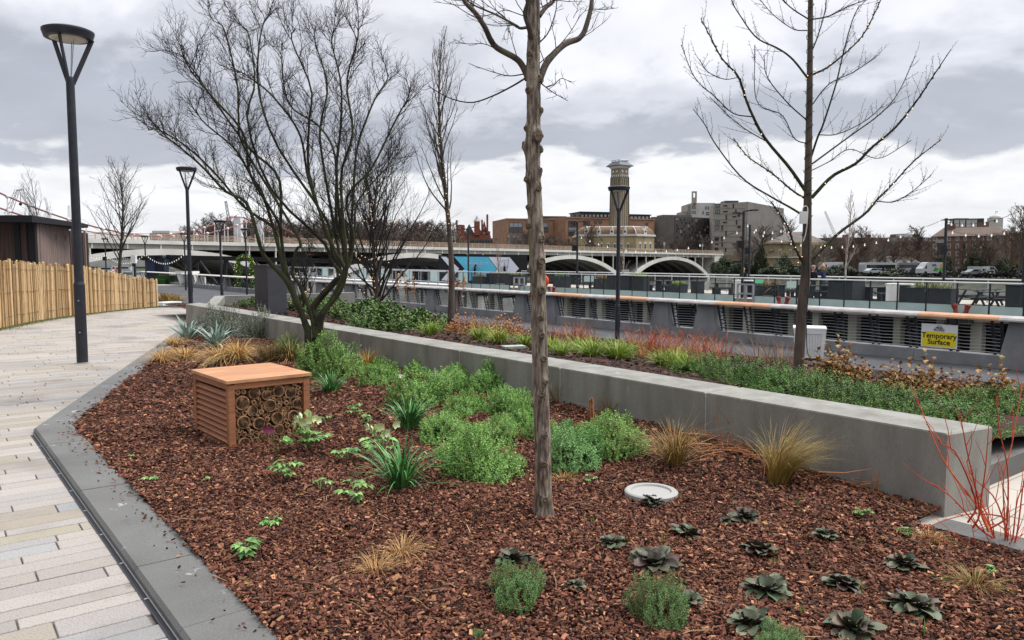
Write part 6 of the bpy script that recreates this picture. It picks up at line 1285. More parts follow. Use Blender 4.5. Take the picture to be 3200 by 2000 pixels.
# small triangular bed at the foot of the ramp
p = G(520, 938, -.95); q = MB(); z0 = -.6
tri = [G(488, 948, -.5), G(565, 938, -.6), G(545, 925, -.75), G(486, 918, -.75)]
q.add([t + V(0, 0, .12) for t in tri] + [t + V(0, 0, -.6) for t in tri], [(0, 1, 2, 3), (0, 4, 5, 1), (1, 5, 6, 2), (2, 6, 7, 3), (3, 7, 4, 0)]); o = q.build('side_bed', SOIL); tag(o, kind='structure')
for k, (px, py) in enumerate([(505, 925), (525, 930), (545, 933)]): grass('bed_grass', ['dry grass on the small bed beside the fence end, nearest the fence', 'dry grass in the middle of the small bed beside the fence end', 'dry grass at the right tip of the small bed beside the fence end'][k], A(px, py + 8, 33 + k) , 200, .55, .02, .9, .6, OLIVE if k else BRNL, 210 + k, 'dry grasses on the small bed', None, .5)
q = MB(); a, b = A(488, 950, 29.5), A(548, 946, 31.5); q.beam(a, b, .5, .12); tag(q.build('kerb_slab', WHITE, loc=tuple(a)), 'white kerb slab edging the small bed beside the fence end', 'kerb')
# paling fence
FP = [(-10.6, 10.5, 1.60), (-11.5, 15.0, 1.60), (-11.95, 17.76, 1.585), (-12.45, 20.0, 1.52), (-12.62, 22.3, 1.42), (-12.5, 24.4, 1.16), (-12.15, 26.3, .92)]
fp = smooth([V(x, y, h) for x, y, h in FP], 400); seg = np.concatenate([[0], np.cumsum(np.linalg.norm(np.diff(fp[:, :2], axis=0), axis=1))]); r = thing('paling_fence', 'curved chestnut paling fence of split pale timber along the paving', 'fence', (*fp[0][:2], 0)); rg = np.random.default_rng(14); q = MB(); u = 0
PALE = mat('split_chestnut', 'c49a63', .8, isl=['96754a', 'bfa076', 'd0b48c', '836540', 'b4956a', 'c6aa82', '6e5436', 'cab088', 'a5875a'], col2='8a6034', scale=7, stretch=(3, 3, .5), val=.12, bump=.4, bscale=60, lo=.5, hi=.8, spots=((.10, .07, .035), 9.0, .70))
while u < seg[-1] - .03:
    w = rg.uniform(.04, .095); x, y, h = [np.interp(u + w / 2, seg, fp[:, k]) for k in range(3)]; t = V(np.interp(u + w / 2 + .05, seg, fp[:, 0]) - x, np.interp(u + w / 2 + .05, seg, fp[:, 1]) - y, 0)
    if np.linalg.norm(t) < 1e-4: break
    t /= np.linalg.norm(t); n = V(t[1], -t[0], 0); hh = h * rg.uniform(.94, 1.035); th = rg.uniform(.012, .022); off = rg.uniform(-.02, .02); ln = rg.normal(0, .025); p = V(x, y, 0) + n * off; a, b = p - t * w / 2, p + t * w / 2; k = t * ln; tp = rg.uniform(-.02, .02)
    mid = [(a + b) / 2 * 0 + pt * .5 + (pt + k) * .5 + t * rg.normal(0, .006) + V(0, 0, hh * .5) for pt in (a, b)]; q.hexa([a - n * th, b - n * th, b + n * th, a + n * th, a + k - n * th + V(0, 0, hh + tp), b + k - n * th + V(0, 0, hh - tp), b + k + n * th + V(0, 0, hh - tp), a + k + n * th + V(0, 0, hh + tp)]); u += w * rg.uniform(.86, 1.07)
q.build('pales', PALE, r)
for f in (.16, .52, .88):
    q = MB(); pts = fp[::8].copy(); pts[:, 2] *= f; pts += np.stack([.036 * np.sin(np.arange(len(pts)) * 2.1), 0.03 * np.cos(np.arange(len(pts)) * 2.1), .012 * np.sin(np.arange(len(pts)) * 1.3)], -1) + V(.03, 0, 0); q.tube(pts, .005, 4); q.build('wire', mat('rusty_wire', (.09, .06, .04), .7) if f < .2 else bpy.data.materials['rusty_wire'], r)
for k in range(20, 400, 60): p = fp[k]; MB().box((p[0] - .09, p[1], p[2] / 2), (.09, .09, p[2])).build('stake', PALE, r)
m = MB(); n = 9000; rg = np.random.default_rng(6); k = rg.integers(0, 400, n); bs = fp[k].copy(); bs[:, 2] = 0; bs += np.stack([np.abs(rg.normal(.1, .13, n)), rg.normal(0, .05, n), 0 * k], -1); a = rg.uniform(0, 6.28, n); m.blades(bs, np.stack([np.cos(a) * .6, np.sin(a) * .6, np.ones(n)], -1), .05, .008, .6, 3, rng=rg); tag(m.build('moss_strip', leafmat('moss', ['4d5a2a', '62702f', '3f4a22', '6b6a38'])), 'strip of moss and short weeds along the foot of the paling fence', 'moss', kind='stuff')
# timber cabin with black roof
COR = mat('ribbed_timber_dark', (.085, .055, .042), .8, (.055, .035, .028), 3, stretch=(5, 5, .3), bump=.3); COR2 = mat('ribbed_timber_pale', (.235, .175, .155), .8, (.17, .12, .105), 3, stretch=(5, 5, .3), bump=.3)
c0 = A(110, 900, 30.0); cz = 3.02; r = thing('timber_cabin', 'ribbed timber cabin with a flat black roof behind the paling fence', 'cabin', (c0[0], c0[1], 0))
a = V(c0[0], 30, 0); bL = V(-34, 29.4, 0); bR = A(222, 900, 34.5); bR[2] = 0
def ribbed(name, p0, p1, mt, amp=.035, n=70, wl=.28):
    t = p1 - p0; Lw = np.linalg.norm(t); t /= Lw; nn = V(t[1], -t[0], 0); q = MB(); xs = np.arange(0, Lw, wl / 4); v = []
    for i, x in enumerate(xs): o = amp * (1 if i % 4 in (1, 2) else 0); p = p0 + t * x + nn * o; v += [p + V(0, 0, -.2), p + V(0, 0, cz)]
    k = np.arange(len(xs) - 1)[:, None] * 2; q.add(v, [k + np.array([[0, 2, 3, 1]])]); q.build(name, mt, r); return t, nn
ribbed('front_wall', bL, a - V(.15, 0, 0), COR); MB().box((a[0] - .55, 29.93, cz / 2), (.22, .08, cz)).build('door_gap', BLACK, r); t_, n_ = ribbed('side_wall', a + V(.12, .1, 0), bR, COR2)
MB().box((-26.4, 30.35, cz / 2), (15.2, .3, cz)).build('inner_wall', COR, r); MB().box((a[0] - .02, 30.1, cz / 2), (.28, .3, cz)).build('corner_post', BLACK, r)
roof = MB(); roof.prism([bL + V(-1, -.7, 0), a + V(.5, -.8, 0), bR + V(1.0, -.2, 0), bR + V(-5, 5, 0), bL + V(-1, 8, 0)], cz, [cz + .24, cz + .26, cz + .15, cz + .15, cz + .3]); roof.build('roof', mat('roof_black', (.013, .013, .016), .7), r)
for f, z in ((.42, 2.55), (.66, 2.55), (.42, .95), (.66, .95)): p = a + t_ * 6.0 * f + n_ * .05; MB().beam(p + V(0, 0, z - .12), p + V(0, 0, z + .12), .05, .26, n_).build('vent', BLACK, r)
for k in range(9):
    p = A(226 + k * 6.6, 900, 36 + .4 * k); MB().box((p[0], p[1], 1.45 + .05 * (k % 2)), (.06, .1, 3.0 + .1 * (k % 2))).build('screen_slat', COR2 if k % 2 else COR, r)
# ------------------------------------------------------------------ railway bridge
B0 = A(278, 800, 116.0); B1 = A(2244, 800, 272.0); B0[2] = B1[2] = 0; BL = np.linalg.norm(B1 - B0); bd = (B1 - B0) / BL; bn = V(-bd[1], bd[0], 0)
def bp(u, w=0.0, z=0.0): return B0 + bd * u + bn * w + V(0, 0, z - .0046 * u)
def u_px(px): r = ray(px, 800)[:2]; Mx = np.array([[bd[0], -r[0]], [bd[1], -r[1]]]); return float(np.linalg.solve(Mx, -B0[:2])[0])
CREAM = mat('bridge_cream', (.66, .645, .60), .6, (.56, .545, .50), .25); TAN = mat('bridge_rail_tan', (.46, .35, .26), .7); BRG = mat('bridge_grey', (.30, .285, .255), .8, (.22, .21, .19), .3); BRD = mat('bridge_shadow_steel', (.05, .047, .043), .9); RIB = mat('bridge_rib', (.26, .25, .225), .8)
br = thing('railway_bridge', 'long low railway bridge with pale shallow arches crossing the river', 'bridge', tuple(bp(0, 0, -5)))
UA, UB, WB = -62.0, BL + 4, 34.0
def bhexa(u0, u1, w0, w1, z0, z1): return [bp(u0, w0, z0), bp(u1, w0, z0), bp(u1, w1, z0), bp(u0, w1, z0), bp(u0, w0, z1), bp(u1, w0, z1), bp(u1, w1, z1), bp(u0, w1, z1)]
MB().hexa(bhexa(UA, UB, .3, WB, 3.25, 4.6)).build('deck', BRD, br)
MB().hexa(bhexa(UA, UB, -.15, .5, 4.15, 4.75)).build('edge_beam', CREAM, br)
q = MB(); q.hexa(bhexa(UA, UB, .12, .3, 3.35, 4.1)); q.mi = 1
for u in np.arange(UA, UB, 5.2): q.hexa(bhexa(u, u + .22, .04, .12, 3.35, 4.13))
q.build('fascia', [BRG, CREAM], br)
q = MB()
for z in (4.98, 5.2, 5.45, 5.70): q.hexa(bhexa(UA, UB, .1, .18, z, z + .10))
for u in np.arange(UA, UB, 2.1): q.hexa(bhexa(u, u + .09, .08, .2, 4.7, 5.78))
q.build('railing', TAN, br)
q = MB()
for z in (4.98, 5.2, 5.45, 5.72): q.hexa(bhexa(UA, UB, WB - .2, WB - .1, z, z + .07))
for u in np.arange(UA, UB, 2.1): q.hexa(bhexa(u, u + .09, WB - .2, WB - .1, 4.6, 5.78))
q.build('far_railing', TAN, br)
up0 = u_px(2228); SP = 54.8; PW = 4.0
for k in range(5):
    e = up0 - SP * k; s = e - SP; a0, a1 = s + PW / 2, e - PW / 2; n = 30; us = np.linspace(a0, a1, n); x = (us - (a0 + a1) / 2) / ((a1 - a0) / 2); zt = 3.42 - 6.8 * (1 - np.sqrt(1 - (x * .86) ** 2)) / (1 - math.sqrt(1 - .86 ** 2)); th = 1.0 + .4 * x * x
    for j, w in enumerate((0.0, 4, 8, 12, 16, 20, 25, 30)):
        q = MB(); v = []
        for i in range(n): v += [bp(us[i], w, zt[i]), bp(us[i], w + (.9 if j else .7), zt[i]), bp(us[i], w + (.9 if j else .7), zt[i] - th[i]), bp(us[i], w, zt[i] - th[i])]
        i4 = np.arange(n - 1)[:, None] * 4; f = np.concatenate([i4 + np.array([[c, (c + 1) % 4, 4 + (c + 1) % 4, 4 + c]]) for c in range(4)]); q.add(v, [f]); q.build('arch' if j == 0 else 'inner_arch', CREAM if j == 0 else RIB, br)
    q = MB(); v = []
    for i in range(n): v += [bp(us[i], .8, zt[i] - .1), bp(us[i], WB - 3, zt[i] - .1)]
    i2 = np.arange(n - 1)[:, None] * 2; q.add(v, [i2 + np.array([[0, 1, 3, 2]])]); q.build('arch_soffit', BRG, br)
    for i in range(2, n - 2, 3):
        if zt[i] < 2.9: MB().hexa(bhexa(us[i], us[i] + .2, .1, .4, zt[i] - .1, 3.4)).build('spandrel_column', CREAM, br)
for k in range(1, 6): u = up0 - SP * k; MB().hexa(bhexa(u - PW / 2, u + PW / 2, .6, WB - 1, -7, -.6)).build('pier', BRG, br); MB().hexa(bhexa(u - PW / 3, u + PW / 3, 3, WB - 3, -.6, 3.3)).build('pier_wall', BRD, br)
q = MB(); q.hexa(bhexa(up0 + 1.2, up0 + 6.2, .0, 8, -6, 4.4)); q.build('abutment', CREAM, br)
ad = A(2238, 841, 265); q = MB(); q.hexa([bp(up0 + 2.6 + a, -.06, -2.6 + z) for a, z in ((0, 0), (1.5, 0))] + [bp(up0 + 2.6 + a, .02, -2.6 + z) for a, z in ((1.5, 0), (0, 0))] + [bp(up0 + 2.6 + a, -.06, .3) for a in (0, 1.5)] + [bp(up0 + 2.6 + a, .02, .3) for a in (1.5, 0)]); q.build('blue_door', mat('door_blue', (.02, .05, .25), .5), br)
q = MB(); q.hexa(bhexa(up0 + 6, up0 + 44, .5, 20, 2.2, 4.4)); q.build('viaduct_span', mat('viaduct_brown', (.10, .065, .045), .85), br)
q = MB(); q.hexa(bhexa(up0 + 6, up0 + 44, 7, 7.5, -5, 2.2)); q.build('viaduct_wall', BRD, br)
for u, w in ((up0 - 30, 2), (up0 - 4, 2), (up0 - 95, 1.5)): q = MB(); q.hexa(bhexa(u, u + .15, w, w + .15, 4.7, 8.2)); q.hexa(bhexa(u - .35, u + .5, w, w + .15, 7.0, 8.0)); q.build('signal_post', STEELD, br)
def tz(u): return A(600 + 790 * u, 805 + 20 * u, 97.0)
tr = thing('steel_truss', 'black steel truss walkway in front of the railway bridge arches', 'truss', tuple(tz(0)))
q = MB(); q.beam(tz(-.1), tz(1), .5, .55); q.build('top_chord', BLACK, tr)
for k in range(9):
    a = tz(k / 9 + .02); b = tz((k + .9) / 9 + .02); q = MB(); q.beam(a, V(b[0], b[1], -2.5), .22, .22, (0, 1, 0)); q.build('brace', METD, tr); q = MB(); q.beam(a, V(a[0], a[1], -6), .3, .3, (0, 1, 0)); q.build('post', BLACK, tr)
# suspension bridge behind it
SUSR = mat('cable_red', (.24, .085, .07), .7); SUSW = mat('tower_white', (.68, .68, .70), .55)
T1 = A(746, 750, 236.0); T0 = A(-190, 750, 138.0); T1[2] = T0[2] = 0; sd_ = (T1 - T0) / np.linalg.norm(T1 - T0); sn = V(-sd_[1], sd_[0], 0); SL = np.linalg.norm(T1 - T0); WD = A(811, 750, 236 + 6) * V(1, 1, 0) - T1
sb = thing('suspension_bridge', 'white towered suspension bridge with red cables seen beyond the railway bridge', 'bridge', (T1[0], T1[1], -5))
zT = A(746, 671, 236)[2]; zsag = 7.4
for o in (V(0, 0, 0), WD):
    for b in (T0, T1):
        q = MB(); c = b + o; q.hexa(taper(1.25, 1.25, 1.05, 1.05, -6, zT - .6) + c); q.hexa(taper(1.3, 1.3, .5, .5, zT - .6, zT) + c); q.build('tower', SUSW, sb)
    cu = []; u = np.linspace(0, 1, 40); zz = zsag + (zT - zsag) * (2 * u - 1) ** 2; P = T0[None] + o + (T1 - T0)[None] * u[:, None]; P[:, 2] = zz; q = MB(); q.tube(P, .17, 6); e = T1 + o; q.tube([e + V(0, 0, zT), e + sd_ * 50 + V(0, 0, 5)], .24, 6); q.build('cable', SUSR, sb)
    for i in range(2, 38, 2): q = MB(); q.tube([P[i], P[i] * V(1, 1, 0) + V(0, 0, 4)], .13, 4); q.ball(P[i], .42, 8, 5); q.build('hanger', SUSW, sb)
q = MB(); q.hexa([T0 - sd_ * 60 + V(0, 0, 2.6), T1 + sd_ * 90 + V(0, 0, 2.6), T1 + WD + sd_ * 90 + V(0, 0, 2.6), T0 + WD - sd_ * 60 + V(0, 0, 2.6), T0 - sd_ * 60 + V(0, 0, 4), T1 + sd_ * 90 + V(0, 0, 4), T1 + WD + sd_ * 90 + V(0, 0, 4), T0 + WD - sd_ * 60 + V(0, 0, 4)]); q.build('road_deck', SUSR, sb)
# cranes
def crane(name, label, pts, d, r0, mt, hook=None):
    P = [A(x, y, d) for x, y in pts]; rt = thing(name, label, 'crane', (P[0][0], d, -2.7), 'distant cranes'); q = MB(); a, b = P[0], P[1]; t = nrm(b - a); x = nrm(np.cross(t, V(0, 1, 0))); y = np.cross(t, x); n = max(5, int(np.linalg.norm(b - a) / (r0 * 3)))
    for i, (sx, sy) in enumerate(((-1, -1), (1, -1), (1, 1), (-1, 1))): q.tube([a + (x * sx + y * sy) * r0, b + (x * sx + y * sy) * r0 * .6], r0 * .16, 4)
    for i in range(n):
        u0, u1 = i / n, (i + 1) / n
        for (s1, s2) in (((-1, -1), (1, -1)), ((1, 1), (-1, 1))): q.tube([a + (b - a) * u0 + (x * s1[0] + y * s1[1]) * r0 * (1 - .4 * u0), a + (b - a) * u1 + (x * s2[0] + y * s2[1]) * r0 * (1 - .4 * u1)], r0 * .1, 3)
    q.build('jib', mt, rt)
    if len(P) > 2: q = MB(); q.tube(P[1:], r0 * .45, 5); q.build('head', mt, rt)
    if hook: q = MB(); q.tube([A(*hook[0], d), A(*hook[1], d)], r0 * .12, 4); q.ball(A(*hook[1], d), r0 * .7, 8, 6); q.build('hook', BLACK, rt)
    q = MB(); q.tube([V(a[0], d, -2.7), a], r0 * 1.1, 6); q.build('mast', mt, rt)
CRW = mat('crane_white', (.5, .5, .52), .6)
crane('tower_crane', 'pale luffing crane with a hook behind the timber cabin roof', [(24, 672), (54, 594), (70, 592)], 260, .75, CRW, ((64, 600), (64, 638)))
crane('tower_crane', 'thin grey crane jib behind the pale bare tree', [(160, 690), (141, 618)], 300, .4, CRW); crane('tower_crane', 'thin vertical crane mast left of the nearest lamp column', [(217, 700), (215, 642)], 320, .45, CRW)
crane('tower_crane', 'dark slanting crane jib behind the left crown of the multi-stemmed tree', [(728, 760), (705, 628)], 240, .42, METD); crane('tower_crane', 'pale slanting crane jib in the sky right of the lit tree', [(2612, 740), (2578, 660)], 420, .55, CRW)
# ------------------------------------------------------------------ far bank buildings
WG = mat('window_glass', (.045, .052, .06), .15, spec=.6); WGL = mat('window_reflect', (.25, .29, .31), .2, spec=.6); WFW = mat('window_frame_white', (.6, .6, .58), .6); WFD = mat('window_frame_dark', (.05, .05, .055), .6)  # second, paler glass has a sky reflection put into its colour
class Face:
    def __init__(s, p0, p1): s.p0 = V(p0[0], p0[1], 0); s.t = nrm(V(p1[0], p1[1], 0) - s.p0); s.n = V(s.t[1], -s.t[0], 0)
    def hit(s, px, py): r = ray(px, py); E = V(0, 0, EYE); k = ((s.p0 - E) @ s.n) / (r @ s.n); p = E + r * k; return p
def window(parent, fc, px, py, w, h, fr=WFW, gl=WG, name='window', mull=1, arch=False, proud=.12):
    c = fc.hit(px, py); k = np.linalg.norm(c[:2]) / 2400; k2 = c[1] / 2400; W2 = w * k2 / abs(fc.t[0] - fc.t[1] * c[0] / c[1] if abs(fc.t[0] - fc.t[1] * c[0] / c[1]) > .15 else .15) / 2; H2 = h * k2 / 2; b = .16 * min(W2, H2) + .04
    q = MB(); t, n, up = fc.t, fc.n, V(0, 0, 1); e = proud
    def bar(u0, u1, z0, z1, d=e): q.hexa([c + t * u0 + up * z0 + n * d, c + t * u1 + up * z0 + n * d, c + t * u1 + up * z0 - n * .1, c + t * u0 + up * z0 - n * .1, c + t * u0 + up * z1 + n * d, c + t * u1 + up * z1 + n * d, c + t * u1 + up * z1 - n * .1, c + t * u0 + up * z1 - n * .1])
    bar(-W2, -W2 + b, -H2, H2); bar(W2 - b, W2, -H2, H2); bar(-W2 + b, W2 - b, H2 - b, H2, e - .003); bar(-W2 + b, W2 - b, -H2, -H2 + b, e - .003)
    for m in range(mull): x = -W2 + (m + 1) * 2 * W2 / (mull + 1); bar(x - b * .3, x + b * .3, -H2 + b, H2 - b, e - .02)
    if arch:
        a = np.linspace(0, math.pi, 8); v = [c + t * W2 * math.cos(x) + up * (H2 + W2 * .8 * math.sin(x)) + n * e for x in a]; v += [p - n * (e + .1) for p in v]; q.add(v, [list(range(8)), list(range(8, 16))[::-1]] + [[i, i + 8, i + 9, i + 1] for i in range(7)])
    q.mi = 1; g = .03; q.add([c - t * W2 * .98 - up * H2 * .98 + n * g, c + t * W2 * .98 - up * H2 * .98 + n * g, c + t * W2 * .98 + up * H2 * .98 + n * g, c - t * W2 * .98 + up * H2 * .98 + n * g], [(0, 1, 2, 3)]); return q.build(name, [fr, gl], parent)
def slab(parent, name, p0, p1, dep, z0, z1, mt, front=0.0):
    p0 = V(p0[0], p0[1], 0); p1 = V(p1[0], p1[1], 0); t = nrm(p1 - p0); n = V(t[1], -t[0], 0)
    if n @ p0 > 0: n = -n
    a, b = p0 + n * front, p1 + n * front; c, d = p1 - n * dep, p0 - n * dep; q = MB(); q.hexa([x + V(0, 0, z0) for x in (a, b, c, d)] + [x + V(0, 0, z1) for x in (a, b, c, d)]); return q.build(name, mt, parent)
zat = lambda py, d: A(1600, py, d)[2]
ZB = -2.8
def building(name, label, loc): return thing(name, label, 'building', (loc[0], loc[1], ZB))
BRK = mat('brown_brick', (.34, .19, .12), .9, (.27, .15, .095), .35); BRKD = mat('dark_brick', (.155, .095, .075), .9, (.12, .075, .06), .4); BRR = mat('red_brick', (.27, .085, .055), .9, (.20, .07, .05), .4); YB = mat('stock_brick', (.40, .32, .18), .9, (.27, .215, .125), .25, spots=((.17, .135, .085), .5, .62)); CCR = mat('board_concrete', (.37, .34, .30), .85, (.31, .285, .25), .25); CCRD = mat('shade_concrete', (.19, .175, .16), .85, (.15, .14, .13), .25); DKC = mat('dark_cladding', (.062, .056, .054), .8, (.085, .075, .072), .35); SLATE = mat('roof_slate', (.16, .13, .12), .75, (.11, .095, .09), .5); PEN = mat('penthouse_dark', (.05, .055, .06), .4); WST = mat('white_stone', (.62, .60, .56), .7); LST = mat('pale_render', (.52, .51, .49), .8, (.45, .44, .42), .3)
# brown brick apartments
a, b = A(1582, 800, 312), A(1768, 800, 318); r = building('apartment_block', 'low brown brick apartment block with big glazed bays left of the pumping hall', a); z1 = zat(686, 312); slab(r, 'wall', a, b, 26, ZB, z1, BRK); slab(r, 'parapet', a, b, 26.4, z1, z1 + .5, BRK, .3); f = Face(a, b); a2, b2 = A(1690, 800, 322), A(1770, 800, 324); slab(r, 'penthouse', a2, b2, 12, z1 + .5, zat(675, 322), PEN)
for px, py, w, h, g in [(1612, 703, 42, 15, WGL), (1612, 720, 42, 14, WG), (1703, 703, 20, 16, WGL), (1703, 719, 20, 14, WG), (1734, 709, 8, 26, WGL), (1750, 711, 8, 26, WGL), (1763, 713, 7, 25, WGL), (1589, 737, 10, 15, WGL), (1589, 757, 10, 14, WGL), (1612, 738, 22, 15, WGL), (1612, 758, 22, 14, WGL), (1640, 738, 18, 15, WG), (1640, 758, 18, 14, WGL), (1725, 750, 24, 16, WGL), (1762, 750, 8, 18, WG), (1664, 705, 14, 14, WG), (1705, 752, 12, 14, WG)]: window(r, f, px, py, w, h, WFD, g, mull=2 if w > 15 else 0)
a, b = A(1767, 800, 308), A(2044, 800, 326); r = building('apartment_block', 'wide brown brick apartment block with dark rooftop storey behind the pumping hall', a); z1 = zat(681, 308); slab(r, 'wall', a, b, 26, ZB, z1, BRK); f = Face(a, b); slab(r, 'parapet', a, b, 26.4, z1, z1 + .5, BRK, .3)
for x0, x1, y0, d in ((1813, 1912, 662, 318), (1955, 2030, 670, 326)): slab(r, 'penthouse', A(x0, 800, d), A(x1, 800, d + 4), 12, z1 + .5, zat(y0 + 2, d), PEN); slab(r, 'roof_edge', A(x0 - 3, 800, d), A(x1 + 2, 800, d + 4), 13, zat(y0 + 2, d), zat(y0 - 1, d), BLACK, .6)
ff = Face(A(1813, 800, 317.8), A(2030, 800, 325.8))
for px in list(range(1820, 1910, 12)) + list(range(1962, 2030, 12)): window(r, ff, px, 674 if px < 1930 else 680, 9, 9, WFD, WGL, mull=0)
for px, py, w, h, g in [(1789, 699, 26, 17, WG), (1789, 715, 26, 12, WGL), (1789, 731, 26, 14, WG), (1833, 697, 20, 15, WG), (1861, 694, 8, 10, WG), (1876, 694, 8, 10, WG), (1833, 740, 16, 14, WGL), (1800, 752, 20, 14, WGL), (2021, 700, 8, 7, WG), (1777, 755, 6, 18, WG)]: window(r, f, px, py, w, h, WFD, g, mull=2 if w > 15 else 0)
for x in (1790, 1805): slab(r, 'chimney', A(x, 800, 312), A(x + 9, 800, 312), 2, z1, zat(672, 312), PEN)
# pumping hall with mansard roof
c0, c1, c2 = A(1806, 800, 281), A(1987, 800, 276), A(2044, 800, 284); r = building('pumping_hall', 'yellow brick pumping hall with bulging brown mansard roof and white dormers', c1); zw = zat(738, 278); back = V(-3, 20, 0)
q = MB(); q.prism([c0, c1, c2, c2 + V(-4, 18, 0), c0 + V(0, 22, 0)], ZB, zw); q.build('wall', YB, r)
q = MB(); ring = [c0, c1, c2, c2 + V(-4, 18, 0), c0 + V(0, 22, 0)]; cen = sum(ring) / 5; q.prism([p + nrm(p - cen) * .5 for p in ring], zw, zw + .7); q.build('cornice', WST, r)
zm = zat(709, 280); zr = zat(696, 284); lv = []
for u, sh in ((0, 0), (.25, .012), (.5, .035), (.75, .08), (.92, .13), (1, .17)): lv.append([p + (cen - p) * sh + V(0, 0, zw + .7 + (zm - zw - .7) * u - p[2]) for p in ring])
q = MB(); n = 5
for k in range(len(lv) - 1):
    for i in range(n): j = (i + 1) % n; q.add([lv[k][i], lv[k][j], lv[k + 1][j], lv[k + 1][i]], [(0, 1, 2, 3)])
q.build('mansard_roof', mat('mansard_brown', (.20, .125, .075), .8, (.13, .095, .06), .4), r)
top = lv[-1]; rc = [p + (cen - p) * .5 + V(0, 0, zr - zm) for p in top]; q = MB(); q.add(top + rc, [[i, (i + 1) % 5, 5 + (i + 1) % 5, 5 + i] for i in range(5)] + [[5, 6, 7, 8, 9]]); q.build('upper_roof', SLATE, r)
q = MB()
for i in range(5): q.tube([top[i], top[(i + 1) % 5]], .22, 5)
q.tube([L[1] for L in lv], .2, 5); q.build('lead_roll', WST, r)
fA, fB = Face(c0, c1), Face(c1, c2); fA2 = Face(c0 + fA.n * -.6, c1 + fA.n * -.6)
for px in (1831, 1841, 1860, 1880, 1901, 1921, 1942, 1963): window(r, fA, px, 771, 8, 18, WST, BLACK, arch=True, mull=1)
for px in (2000, 2016, 2032): window(r, fB, px, 770, 7, 19, WST, BLACK, arch=True, mull=1)
for px, fc in ((1832, fA), (1871, fA), (1912, fA), (1953, fA), (2016, fB)):
    c = fc.hit(px, 721) + fc.n * .2; q = MB(); t = fc.t; up = V(0, 0, 1); P = [(-.75, -1.3), (.75, -1.3), (.65, .3), (.28, .9), (.1, 1.7), (-.1, 1.7), (-.28, .9), (-.65, .3)]; v = [c + t * x + up * z for x, z in P]; v += [p - fc.n * 2.0 for p in v]; k = len(P); q.add(v, [list(range(k)), list(range(k, 2 * k))[::-1]] + [[i, i + k, (i + 1) % k + k, (i + 1) % k] for i in range(k)]); d = q.build('dormer', WST, r); q = MB(); q.lathe([(.36, 0), (.36, .08), (0, .08)], 10, tuple(c + fc.n * .02 + up * -.3), tuple(fc.n)); q.build('opening', BLACK, r)
# brick chimney tower
d0 = 300.0; tc_ = A(1934, 800, d0); r = building('brick_tower', 'tall square brick chimney tower with a dark hipped cap', tc_); hw = 2.95
def sq(h, z, rot=.62): return [tc_ * V(1, 1, 0) + V(h * 1.414 * math.cos(rot + math.pi / 4 + k * math.pi / 2), h * 1.414 * math.sin(rot + math.pi / 4 + k * math.pi / 2), z) for k in range(4)]
TWB = mat('tower_brick', (.31, .265, .19), .9, (.22, .185, .135), .3, stretch=(1, 1, .2)); zs = zat(528, d0); MB().hexa(sq(hw * .86 + .25, ZB) + sq(hw * .80, zs)).build('shaft', TWB, r)
for k in range(4):
    A0, A1 = sq(hw * .86 + .27, ZB), sq(hw * .82, zat(555, d0))
    for u in (0, .2, .4, .6, .8, 1): q = MB(); lo_, hi_ = A0[k] * (1 - u) + A0[(k + 1) % 4] * u, A1[k] * (1 - u) + A1[(k + 1) % 4] * u; q.beam(lo_, hi_, .42, .42); q.build('pilaster', TWB, r)
    P0, P1 = sq(hw * .81 + .1, 0)[k], sq(hw * .81 + .1, 0)[(k + 1) % 4]; t = nrm(P1 - P0); n = V(t[1], -t[0], 0)
    for u in (.3, .7): q = MB(); q.lathe([(.55, 0), (.55, .16), (.34, .16), (.34, .06), (0, .06)], 14, tuple(P0 + (P1 - P0) * u + V(0, 0, zat(537, d0)) - n * .05), tuple(n)); q.build('round_window', WST, r)
    for u in (.18, .40, .62, .84):
        a = np.linspace(0, math.pi, 9); c = P0 + (P1 - P0) * u + V(0, 0, zat(555, d0)) + n * .1; q = MB(); q.tube([c + t * .5 * math.cos(x) + V(0, 0, .8 * math.sin(x)) for x in a], .13, 5); q.build('arch_mould', WST, r)
MB().hexa(sq(hw * .82, zs) + sq(hw * 1.1, zat(521, d0))).build('corbel', WST, r); MB().hexa(sq(hw * 1.25, zat(521, d0)) + sq(hw * 1.25, zat(518.5, d0))).build('eave', mat('eave_dark', (.06, .065, .075), .6), r)
MB().hexa(sq(hw * 1.24, zat(518.5, d0)) + sq(hw * .72, zat(506, d0))).build('cap_roof', mat('slate_blue', (.075, .09, .125), .5), r)
q = MB(); S4 = sq(hw * .72, zat(506, d0)); S5 = sq(hw * .78, zat(502, d0))
for k in range(4):
    for u in np.linspace(0, 1, 7): q.tube([S4[k] * (1 - u) + S4[(k + 1) % 4] * u, S5[k] * (1 - u) + S5[(k + 1) % 4] * u], .10, 4)
    q.tube([S5[k], S5[(k + 1) % 4]], .14, 4)
q.build('cresting', STEELD, r)
